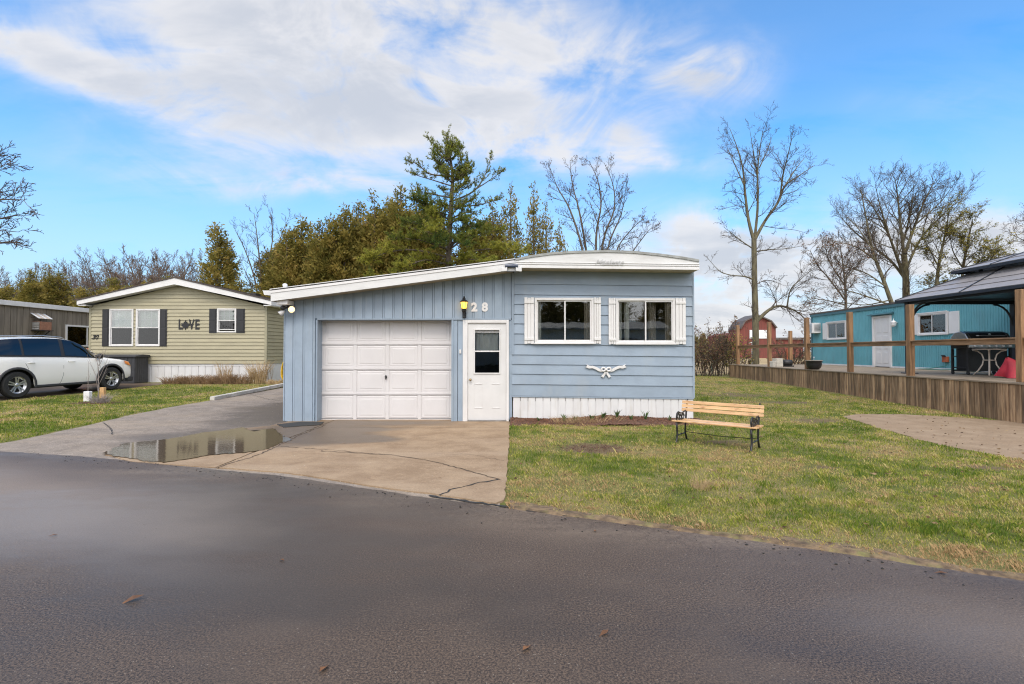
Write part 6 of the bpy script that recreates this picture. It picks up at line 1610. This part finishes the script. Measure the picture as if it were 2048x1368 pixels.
# ---- bare trees behind the teal trailer
g = Grow(8, .07, .17)
axes_from_px(g, [([(1812, 640), (1812, 560), (1808, 508)], .24, .17, 5, 2), ([(1812, 565), (1785, 490), (1765, 430), (1750, 368)], .12, .012, 14, 2.6), ([(1808, 512), (1800, 440), (1795, 390), (1790, 356)], .12, .012, 14, 2.4),
   ([(1808, 512), (1830, 450), (1850, 400), (1872, 358)], .12, .012, 14, 2.5), ([(1810, 545), (1840, 480), (1890, 425), (1935, 388)], .10, .012, 14, 2.5), ([(1812, 560), (1780, 520), (1740, 490), (1700, 455), (1676, 425)], .10, .012, 14, 2.3), ([(1805, 490), (1822, 420), (1828, 362)], .08, .012, 11, 2.2), ([(1830, 450), (1880, 405), (1905, 372)], .06, .01, 9, 1.8), ([(1775, 460), (1740, 405), (1722, 385)], .06, .01, 9, 1.8), ([(1845, 478), (1900, 450), (1955, 425)], .05, .01, 10, 1.8)], 36, 5, 1.6, 1.6)
finish(g, 'bare_tree', 'widest bare tree behind the teal trailer with a mossy trunk', 'bare trees', P(1812, 640, 36), 'mossy_bark')
g = Grow(9, .06, .18)
axes_from_px(g, [([(1790, 625), (1767, 560), (1745, 500), (1733, 440), (1722, 380)], .15, .02, 18, 2.2), ([(1770, 572), (1735, 548), (1700, 535), (1648, 520)], .06, .01, 11, 1.6), ([(1752, 522), (1715, 495), (1668, 482)], .06, .01, 11, 1.6), ([(1785, 612), (1740, 595), (1690, 580), (1645, 575)], .06, .01, 11, 1.5), ([(1780, 600), (1730, 610), (1680, 605), (1640, 615)], .05, .01, 9, 1.3), ([(1745, 500), (1715, 455), (1685, 425)], .05, .01, 9, 1.6)], 34, 6, 1.4, 1.5)
finish(g, 'bare_tree', 'leaning bare tree reaching left over the teal trailer roof', 'bare trees', P(1790, 625, 34), 'mossy_bark')
g = Grow(10, .08, .2)
axes_from_px(g, [([(1692, 665), (1691, 580), (1686, 530), (1680, 490)], .09, .015, 15, 1.7), ([(1690, 600), (1660, 560), (1635, 530), (1620, 500)], .05, .01, 11, 1.4), ([(1689, 570), (1660, 525), (1650, 490)], .045, .01, 10, 1.3), ([(1691, 610), (1650, 600), (1612, 595)], .04, .01, 9, 1.2), ([(1689, 560), (1715, 530), (1725, 510)], .04, .01, 8, 1.2)], 30.5, 7, 1.0, 1.5)
finish(g, 'small_leafy_tree', 'small tree with leftover brown leaves at the far end of the teal trailer', 'bare trees', P(1692, 665, 30.5), 'bark', 'twig', (.6, .045, 'brown_leaf'))
g = Grow(11, .08, .2)
axes_from_px(g, [([(1868, 640), (1876, 540), (1890, 470), (1898, 425)], .13, .02, 15, 2.0), ([(1930, 640), (1925, 550), (1935, 490), (1945, 440)], .13, .02, 15, 2.0), ([(1965, 620), (1975, 550), (1990, 500)], .10, .015, 12, 1.8), ([(1880, 540), (1860, 500), (1850, 480)], .05, .01, 8, 1.4), ([(1925, 560), (1960, 520), (1995, 500)], .05, .01, 10, 1.6), ([(1928, 540), (1905, 500), (1900, 460)], .05, .01, 10, 1.6), ([(1930, 590), (1970, 570), (2005, 560)], .05, .01, 9, 1.6), ([(1920, 600), (1890, 580), (1870, 570)], .04, .01, 9, 1.5)], 35, 8, 1.2, 1.5)
finish(g, 'green_leafy_tree', 'yellow-green leafy tree rising behind the gazebo roof', 'trees behind the teal trailer', P(1925, 640, 35), 'mossy_bark', 'twig', (1.0, .065, 'olive_leaf'))
g = Grow(12, .05, .2)
axes_from_px(g, [([(2110, 640), (2100, 540), (2090, 470), (2080, 430)], .15, .03, 14, 2.3), ([(2100, 540), (2060, 490), (2025, 470)], .06, .01, 12, 1.8), ([(2100, 560), (2050, 540), (2015, 530)], .06, .01, 12, 1.6), ([(2095, 500), (2070, 450), (2045, 440)], .05, .01, 10, 1.6)], 36, 9, 1.0)
finish(g, 'bare_tree', 'bare tree at the right edge above the gazebo roof', 'bare trees', P(2110, 640, 36), 'bark', 'twig', (.3, .045, 'brown_leaf'))
# ---- left edge tree
g = Grow(14, .02, .18)
axes_from_px(g, [([(-270, 980), (-272, 700), (-275, 500), (-260, 300), (-240, 150)], .20, .06, 4, 1.5), ([(-270, 520), (-140, 420), (-45, 360), (5, 322)], .06, .006, 14, 1.1), ([(-270, 540), (-120, 440), (-20, 402), (50, 400)], .06, .006, 14, 1.0), ([(-272, 560), (-120, 470), (-20, 442), (44, 428)], .05, .006, 14, .9), ([(-272, 600), (-100, 520), (-20, 490), (25, 482)], .05, .006, 13, .8), ([(-265, 470), (-150, 380), (-60, 345), (-10, 312)], .05, .006, 12, 1.0), ([(-272, 580), (-100, 500), (-20, 464), (38, 464)], .04, .006, 12, .7)], 13, 10, .4)
finish(g, 'bare_tree', 'bare tree at the left edge with twig tips hanging into view', 'bare trees', Vector((P(-270, 980, 13).x, 13, H(13))), 'bark')
# ---- multi-stem bare trees behind the homes
g = Grow(15, .10, .14)
axes_from_px(g, [([(1190, 640), (1165, 500), (1140, 420), (1115, 375), (1100, 335)], .10, .01, 12, 1.5), ([(1190, 640), (1172, 500), (1158, 420), (1145, 370), (1140, 325)], .10, .01, 12, 1.5), ([(1195, 640), (1192, 480), (1202, 410), (1195, 360), (1178, 322)], .10, .01, 12, 1.5), ([(1195, 640), (1205, 490), (1228, 420), (1226, 370), (1208, 325)], .09, .01, 12, 1.5), ([(1200, 640), (1215, 500), (1242, 430), (1252, 375)], .09, .01, 11, 1.4), ([(1205, 640), (1230, 510), (1262, 460), (1285, 440)], .07, .01, 11, 1.3), ([(1205, 640), (1250, 530), (1290, 470), (1308, 452)], .06, .01, 11, 1.2), ([(1190, 640), (1200, 480), (1178, 400)], .06, .01, 9, 1.3)], 33, 11, 1.0, 1.4)
finish(g, 'bare_tree', 'many-stemmed bare tree above the blue home\'s arched roof', 'bare trees', P(1196, 640, 33) * 1.0, 'bark', 'twig', (.12, .06, 'brown_leaf'))
g = Grow(16, .12, .13)
axes_from_px(g, [([(528, 680), (522, 560), (515, 480), (508, 425)], .08, .01, 11, 1.4), ([(530, 680), (530, 560), (545, 480), (540, 420)], .08, .01, 11, 1.4), ([(532, 680), (545, 560), (560, 480), (580, 430)], .07, .01, 10, 1.3), ([(526, 680), (512, 570), (490, 500), (470, 460)], .07, .01, 10, 1.3), ([(526, 680), (505, 580), (485, 530)], .05, .01, 8, 1.1)], 33, 12, .8, 1.3)
finish(g, 'bare_tree', 'bare tree standing in the gap left of the cedar row', 'bare trees', P(528, 680, 33), 'bark')

# ---- generic bare trees for the tree line, shared meshes
def generic_bare(seed):
    g = Grow(seed, .09, .15, .012); rg = np.random.default_rng(seed)
    h = 6.0; g.axis(spline([(0, 0, 0), (.1, .1, 2.4), (-.1, .1, 4.4), (.1, 0, h)], 3), .15, .07, 3, 2.0)
    for k in range(9):
        a = 2 * pi * k / 9 + rg.uniform(-.4, .4); z_ = rg.uniform(2.2, 5.6); L = rg.uniform(2.6, 4.6); sp_ = rg.uniform(.25, .62)
        g.axis(spline([(0, 0, z_), (cos(a) * L * sp_ * .5, sin(a) * L * sp_ * .5, z_ + L * .45), (cos(a) * L * sp_, sin(a) * L * sp_, min(11.0, z_ + L))], 3), .06, .012, 9, 1.7)
    return g.wood.mesh('trunk', 'bark', True), g.twig.mesh('crown', 'twig_grey')
GB = [generic_bare(s) for s in (101, 102, 103)]
def put_bare(k, loc, s, rz, label, group, sxy=None):
    o = thing('bare_tree', label, 'tree', loc, rz, group); o.scale = (sxy or s, sxy or s, s); link('trunk', GB[k][0], o); link('crown', GB[k][1], o); return o
lineup = [(-45, 520, 47), (8, 505, 50), (42, 515, 45), (85, 498, 52), (128, 512, 46), (172, 497, 50), (205, 482, 46), (236, 488, 43), (262, 474, 46), (292, 470, 43), (318, 468, 47), (346, 472, 44), (368, 482, 48), (150, 508, 42), (220, 492, 52), (305, 478, 52)]
ORD += ['seventeenth', 'eighteenth', 'nineteenth', 'twentieth', 'twenty-first', 'twenty-second', 'twenty-third', 'twenty-fourth', 'twenty-fifth', 'twenty-sixth']
lineup += [(25, 512, 56), (64, 508, 58), (106, 506, 57), (138, 500, 59), (190, 490, 56), (250, 484, 57), (278, 478, 54), (332, 474, 56), (358, 478, 54), (390, 498, 50)]
lineup.sort()
for i, (px, py, d) in enumerate(lineup):
    b = P(px, 700, d); h = P(px, py, d).z - .2
    put_bare(i % 3, (b.x, d, .2), h / 10.9, i * 1.9, f'{ORD[i]} grey bare tree from the left in the tree line behind the left homes', 'bare trees in the left tree line', h / 10.9 * 1.05)

# ---- cedars
def cedar(seed, n_br, per, dense=1.0, hh=10.0, rmax=1.9):
    rg = np.random.default_rng(seed); V = []; T = []; wood = MB()
    wood.tube([(0, 0, 0), (.05, .03, hh * .4), (-.03, 0, hh * .75), (0, 0, hh * .97)], [.16, .12, .07, .015], 7, False)
    stem = [(0.0, 0.0, 1.0)] + [(rg.normal(0, .35), rg.normal(0, .35), rg.uniform(.78, .95)) for _ in range(3)]
    P_ = []; A_x = []; TT_ = []
    for i in range(n_br):
        f = rg.random() ** .85; k = rg.integers(0, 4); sx, sy, top_ = stem[k]; f = f * top_
        zz = hh * (.03 + .95 * f); ff = f / top_
        R0 = rmax * (1 - ff) ** .62 * (.55 + .45 * min(1, ff * 4)) * rg.uniform(.62, 1.15) + .10
        a = rg.uniform(0, 2 * pi); L = R0; cx, cy = sx * ff, sy * ff
        rise = rg.uniform(.15, .9)
        tone0 = np.clip(rg.normal(.42, .22), 0, 1)
        m = max(3, int(per * dense * (R0 / rmax + .25)))
        tt = rg.uniform(.35, 1.0, m) ** .8
        rad = L * tt
        px_ = cx + np.cos(a) * rad + rg.normal(0, .16, m); py_ = cy + np.sin(a) * rad + rg.normal(0, .16, m); pz_ = zz + rise * rad * .55 + rg.normal(0, .17, m)
        P_.append(np.stack([px_, py_, pz_], 1)); ax = np.stack([np.cos(a) + rg.normal(0, .55, m), np.sin(a) + rg.normal(0, .55, m), .7 + rg.normal(0, .5, m)], 1)
        A_x.append(ax / np.linalg.norm(ax, axis=1, keepdims=True)); TT_.append(np.clip(tone0 + rg.normal(0, .14, m), 0, 1))
        if i % 4 == 0: wood.tube([(cx * .5, cy * .5, zz - .1), (cx + cos(a) * L * .5, cy + sin(a) * L * .5, zz + rise * L * .25), (cx + cos(a) * L * .85, cy + sin(a) * L * .85, zz + rise * L * .46)], [.03, .018, .006], 3, False)
    P_ = np.concatenate(P_); A_x = np.concatenate(A_x); tone = np.concatenate(TT_); m = len(P_)
    side = np.cross(A_x, rg.normal(0, 1, (m, 3))); side /= np.linalg.norm(side, axis=1, keepdims=True) + 1e-6
    ln = rg.uniform(.07, .16, (m, 1)); wd = rg.uniform(.025, .06, (m, 1))
    q = np.stack([P_ - A_x * ln, P_ + side * wd, P_ + A_x * ln, P_ - side * wd], 1).reshape(-1, 3)
    idx = np.arange(m)[:, None] * 4; F = np.concatenate([idx + np.array([[0, 1, 2]]), idx + np.array([[0, 2, 3]])])
    return wood.mesh('trunk', 'bark', True), tri_mesh('crown', q, F, 'cedar_leaf', {'tone': np.repeat(tone, 4)})
CE = [cedar(201, 330, 62), cedar(202, 330, 62), cedar(203, 360, 58, rmax=2.2), cedar(204, 150, 42, .8, rmax=1.7)]
def put_cedar(k, px, py, d, sw, label, group, rz=0.0, name='cedar_tree'):
    b = P(px, 700, d); h = P(px, py, d).z - .2; o = thing(name, label, 'tree', (b.x, d, .2), rz, group); s = h / 10.0
    o.scale = (s * sw, s * sw, s); link('trunk', CE[k][0], o); link('crown', CE[k][1], o); return o
row = [(545, 500, 33, .95, 0), (572, 462, 32, .85, 1), (602, 436, 33, .85, 2), (638, 442, 31.5, .8, 0), (660, 440, 33, .8, 1), (688, 412, 32, .75, 2), (716, 405, 33, .7, 0), (748, 386, 32, .75, 1), (775, 400, 33.5, .75, 2), (800, 372, 32, .75, 0), (832, 380, 33, .75, 1), (868, 415, 34, .8, 2), (940, 430, 34, .8, 0), (985, 400, 34, .75, 1), (555, 482, 35, .9, 2), (700, 425, 36, .9, 1)]
for i, (px, py, d, sw, k) in enumerate(row):
    put_cedar(k, px, py, d, sw * 1.25, f'{ORD[i]} cedar from the left in the evergreen row behind the blue home', 'cedar row behind the blue home', i * 2.1)
for i, (px, py, d, lb) in enumerate(((622, 452, 36, 'back-row cedar showing between the third and fourth cedars'), (735, 412, 36, 'back-row cedar left of the tall pine'), (785, 398, 37, 'back-row cedar close to the pine\'s left boughs'), (850, 400, 37, 'back-row cedar straight behind the pine\'s left side'))): put_cedar(i % 3, px, py, d, 1.15, lb, 'cedar row behind the blue home', i * 1.7)
for i, (px, py, sw) in enumerate(((1022, 366, .62), (1068, 364, .60), (1092, 402, .60), (1120, 440, .6))):
    put_cedar(3, px, py, 33, sw, f'{ORD[i]} thin see-through cedar right of the tall pine', 'thin cedars right of the pine', i * 1.3)
put_cedar(2, 432, 447, 31, .98, 'lone pointed cedar behind the olive home\'s ridge', 'cedars on the left', 2.0); put_cedar(0, 480, 560, 30, 1.7, 'low broad cedar behind the olive home\'s right roof slope', 'cedars on the left', 1.0); put_cedar(1, 520, 565, 31, 1.7, 'low cedar between the olive home and the cedar row', 'cedars on the left', 4.0)
for i, (px, py, d, sw, lb) in enumerate(((58, 540, 38, 1.2, 'bushy cedar behind the brown trailer, leftmost'), (96, 528, 40, 1.2, 'taller bushy cedar behind the brown trailer'), (165, 575, 37, 1.9, 'low cedar left of the olive home\'s eave'), (225, 556, 38, 1.7, 'low cedar behind the olive home\'s left roof slope'), (285, 560, 37, 1.7, 'low cedar behind the olive home\'s ridge, left side'), (10, 570, 39, 1.6, 'low cedar at the left edge of the picture'), (335, 552, 38, 1.5, 'low cedar right above the olive home\'s ridge'))):
    put_cedar(i % 3, px, py, d, sw, lb, 'cedars on the left', i * 1.1)

# ---- the white pine
def pine():
    d0 = 29.0; rg = np.random.default_rng(77); wood = MB(); Pn = []; Dn = []; Tn = []
    base = P(897, 700, d0)
    def tuft_line(pts, tone, dens, droop=0.0, spread=.10):
        for a, b in zip(pts[:-1], pts[1:]):
            L = (b - a).length; n = max(1, int(L * dens)); dr = (b - a).normalized()
            for i in range(n):
                q = a.lerp(b, rg.random()) + Vector(rg.normal(0, spread * .4, 3))
                for j in range(6):
                    v = (dr * .8 + Vector(rg.normal(0, .75, 3)) + Vector((0, 0, .25))).normalized(); Pn.append(q); Dn.append(v); Tn.append(np.clip(tone + rg.normal(0, .13), 0, 1))
    def limb(pts, r, tone, subs, sublen, dens, d_off=0.0, start=.3):
        n = len(pts); w = spline([P(px, py, d0 + d_off * i / (n - 1)) for i, (px, py) in enumerate(pts)], 4)
        wood.tube(w, [r + (.012 - r) * i / (len(w) - 1) for i in range(len(w))], 6, False); limb3(w, tone, subs, sublen, dens, start)
    def limb3(w, tone, subs, sublen, dens, start=.3):
        m = len(w); tuft_line(w[int(m * .7):], tone, dens)
        for k in range(subs):
            f = start + (1 - start) * rg.random(); i = min(m - 2, int(f * (m - 1))); p = w[i].lerp(w[i + 1], f * (m - 1) - i); dr = (w[i + 1] - w[i]).normalized()
            v = (dr * .7 + Vector(rg.normal(0, .6, 3)) * Vector((1, 1, .5)) + Vector((0, 0, .35))).normalized(); L = sublen * rg.uniform(.5, 1.2) * (1.15 - .5 * f); e = p + v * L * .6; e2 = e + (v + Vector((0, 0, .4))).normalized() * L * .4
            wood.tube([p, e, e2], [.014, .010, .005], 3, False); tn = np.clip(tone + rg.normal(0, .10), 0, 1); tuft_line([p.lerp(e, .35), e, e2], tn, dens)
    tr = spline([P(897, 700, d0), P(897, 560, d0), P(899, 470, d0), P(903, 400, d0), P(905, 350, d0), P(898, 300, d0), P(894, 268, d0)], 4)
    wood.tube(tr, [.22 + (.015 - .22) * i / (len(tr) - 1) for i in range(len(tr))], 8, False)
    limb3(tr[int(len(tr) * .78):], .42, 16, .7, 14, .0)
    for pts, r, tone, subs, sl, dn, off in [([(903, 335), (884, 305), (868, 290), (858, 278)], .05, .40, 11, .6, 14, .3), ([(905, 352), (860, 348), (835, 328), (812, 322)], .05, .42, 14, .65, 14, -.4), ([(903, 372), (865, 360), (838, 352), (820, 345)], .04, .40, 12, .6, 13, .6),
        ([(905, 402), (945, 384), (968, 355), (982, 312)], .06, .38, 15, .6, 13, .5), ([(952, 378), (980, 360), (1004, 342)], .04, .38, 11, .55, 13, .3), ([(905, 414), (955, 410), (1000, 398)], .05, .42, 15, .6, 14, -.3), ([(900, 395), (862, 388), (835, 380)], .05, .45, 13, .7, 14, -.6),
        ([(904, 360), (925, 345), (938, 330)], .04, .42, 10, .6, 14, -.5), ([(904, 385), (922, 370), (935, 362)], .04, .45, 10, .6, 14, -.8), ([(899, 320), (915, 305), (922, 290)], .03, .42, 9, .5, 14, .2), ([(898, 440), (930, 425), (955, 430)], .05, .4, 12, .7, 14, -1.0),
        ([(898, 455), (868, 430), (848, 412), (836, 400)], .06, .18, 22, 1.0, 20, -1.5), ([(898, 470), (850, 450), (812, 445)], .06, .25, 22, 1.0, 20, -1.2), ([(898, 480), (930, 455), (965, 450)], .06, .22, 22, .9, 20, -1.2), ([(898, 490), (950, 468), (1000, 462)], .06, .55, 20, .9, 18, .4),
        ([(898, 500), (840, 480), (790, 478)], .06, .35, 26, 1.0, 20, -1.6), ([(898, 515), (830, 500), (775, 505), (738, 522)], .06, .72, 34, 1.0, 22, -2.0), ([(898, 515), (960, 500), (1010, 498), (1040, 505)], .06, .70, 32, 1.0, 22, -2.0), ([(898, 530), (850, 520), (800, 540)], .06, .60, 28, 1.0, 22, -2.6), ([(898, 530), (930, 518), (975, 525)], .06, .58, 26, 1.0, 22, -2.6),
        ([(898, 505), (880, 485), (872, 490)], .06, .15, 26, 1.0, 20, -2.2), ([(898, 500), (915, 480), (925, 490)], .06, .2, 24, 1.0, 20, -2.2), ([(898, 545), (840, 540), (780, 555), (740, 560)], .06, .5, 30, 1.0, 20, -2.2), ([(898, 545), (950, 540), (1000, 545)], .06, .5, 26, 1.0, 20, -2.2), ([(898, 470), (880, 450), (862, 462)], .06, .6, 22, .9, 20, -2.4), ([(898, 440), (875, 425), (860, 430)], .05, .5, 18, .9, 18, -1.6), ([(898, 450), (915, 440), (930, 445)], .05, .32, 18, .9, 18, -1.6),
        ([(898, 470), (880, 440), (870, 420)], .06, .3, 18, .9, 18, 2.2), ([(898, 500), (940, 470), (970, 460)], .06, .3, 18, .9, 18, 2.2)]:
        limb(pts, r, tone, int(subs * 1.35), sl, dn * 1.4, off)
    for k in range(50):
        py = rg.uniform(300, 500); px0 = 903 if py < 400 else 898; w_ = (28 + (py - 300) * .34) * rg.uniform(.6, 1.1); a = rg.uniform(0, 2 * pi)
        limb([(px0, py), (px0 + w_ * .55 * cos(a), py - 8), (px0 + w_ * cos(a), py - 22)], .03, .30 + .25 * rg.random(), 12, .65, 18, w_ / 1024 * 29 * sin(a), .15)
    Pn_ = np.array([tuple(q) for q in Pn]) - np.array(base); Dn_ = np.array([tuple(q) for q in Dn]); tn = np.array(Tn); m = len(Pn_)
    sd2 = np.cross(Dn_, rg.normal(0, 1, (m, 3))); sd2 /= np.linalg.norm(sd2, axis=1, keepdims=True) + 1e-6; ln = rg.uniform(.09, .17, (m, 1)); wd = .018
    q = np.stack([Pn_ - sd2 * wd, Pn_ + sd2 * wd, Pn_ + Dn_ * ln], 1).reshape(-1, 3); F = np.arange(m * 3).reshape(-1, 3)
    o = thing('pine_tree', 'tall white pine with uneven upswept limbs behind the blue home', 'tree', (base.x, d0, .2)); off = Vector((base.x, d0, .2))
    q = q + np.array(base) - np.array(off); wood.move(-off).build('trunk', 'bark', o, smooth=True); link('crown', tri_mesh('crown', q, F, 'pine_needle', {'tone': np.repeat(tn, 3)}), o)
    print('pine needles', m)
pine()

# ---- scrub at the lawn's far right
def bush(px, d, w, h, seed, label, leafp, leafm, twig='twig'):
    g = Grow(seed, .06, .24); rg = np.random.default_rng(seed); b = P(px, 700, d); b = Vector((b.x, d, .18))
    for k in range(int(10 * w) + 6):
        a = rg.uniform(0, 2 * pi); q = w * math.sqrt(rg.random()) * .6; s0 = b + Vector((cos(a) * q, sin(a) * q, 0)); L = h * rg.uniform(.6, 1.0)
        e = s0 + Vector((cos(a) * L * .35 + rg.normal(0, .1), sin(a) * L * .35, L)); mi = s0.lerp(e, .5) + Vector((rg.normal(0, .1), rg.normal(0, .1), .1))
        g.axis(spline([s0, mi, e], 3), .022, .006, 9, .75 * h * .4, 2, .2)
    return finish(g, 'scrub_bush', label, 'scrub bushes at the lawn\'s end', b, 'bark', twig, (leafp, .05, leafm), 'bush')
bush(1404, 27, .9, 1.9, 401, 'brown scrub bush against the blue home\'s right edge', .55, 'brown_leaf'); bush(1432, 27.5, 1.1, 2.9, 402, 'tallest leafy scrub bush between the home and the deck', .7, 'brown_leaf'); bush(1455, 28.5, .9, 2.2, 403, 'scrub bush left of the deck\'s far corner post', .6, 'olive_leaf')
bush(1418, 31, 1.3, 2.2, 404, 'scrub bush farther back behind the standpipe', .6, 'olive_leaf'); bush(1588, 29.5, .8, 2.6, 405, 'brown bush beyond the deck beside the teal trailer\'s end', .6, 'brown_leaf'); bush(1570, 31.5, .8, 1.4, 406, 'low brown bush beyond the concrete blocks', .5, 'brown_leaf'); bush(1485, 33, .8, 1.3, 407, 'low brown bush left of the tall bare tree\'s trunk', .5, 'brown_leaf')
# ---- far trees on the horizon
far = [(1392, 668, 150, 'first'), (1405, 662, 140, 'second'), (1420, 668, 155, 'third'), (1434, 672, 160, 'fourth'), (1450, 676, 170, 'fifth'), (1380, 664, 145, 'hidden')]
for i, (px, py, d, w) in enumerate(far[:5]): put_cedar(i % 3, px, py, d, 1.3, f'{w} small far evergreen from the left on the horizon beyond the field', 'far evergreens on the horizon', i, 'far_evergreen')
for i, (px, py, d) in enumerate(((1446, 668, 180), (1468, 672, 190), (1570, 672, 200), (1590, 670, 190), (1612, 668, 185))):
    b = P(px, 700, d); h = P(px, py, d).z; put_bare(i % 3, (b.x, d, .2), h / 10.9, i, f'{ORD[i]} far bare tree from the left on the field\'s horizon', 'far bare trees on the horizon', h / 10.9 * 1.5)

# ---- across the road: what the window panes mirror
ac_ = thing('white_mobile_home', 'white mobile home across the road, mirrored in the blue home\'s windows', 'house', (0, -15, 0))
bx('wall', 'fascia_white', ac_, -9, 11, -4, 0, .5, 3.0); bx('skirting', 'shed_board', ac_, -8.95, 10.95, -3.9, -.05, 0, .5)
MB().prism([(-4.3, 3.0), (.3, 3.0), (.3, 3.15), (-2, 3.7), (-4.3, 3.15)], 'x', -9.3, 11.3).build('roof', 'roof_grey', ac_)
for x in (-7, -4, 1.5, 5, 8.5): MB().box(x - .7, x + .7, .001, .05, 1.3, 2.4).build('window', 'room', ac_)
bx('door', 'door_white', ac_, -2, -1.1, .001, .05, .55, 2.6)
for i, (x, y_, h, k) in enumerate(((-14, -24, 10, 0), (-10, -25, 11, 1), (-6.5, -23.5, 12, 2), (-3.5, -25, 11, 0), (-.5, -24, 12.5, 1), (2.5, -25, 11, 2), (5.5, -24, 12, 0), (9, -25, 11.5, 1), (13, -24, 10, 2), (17, -25, 11, 0))):
    o = thing('cedar_tree', f'{ORD[i]} cedar from the west in the row across the road, seen only mirrored', 'tree', (x, y_, 0), i * 1.7, 'cedars across the road'); o.scale = (h / 10 * 1.05, h / 10 * 1.05, h / 10); link('trunk', CE[k][0], o); link('crown', CE[k][1], o)
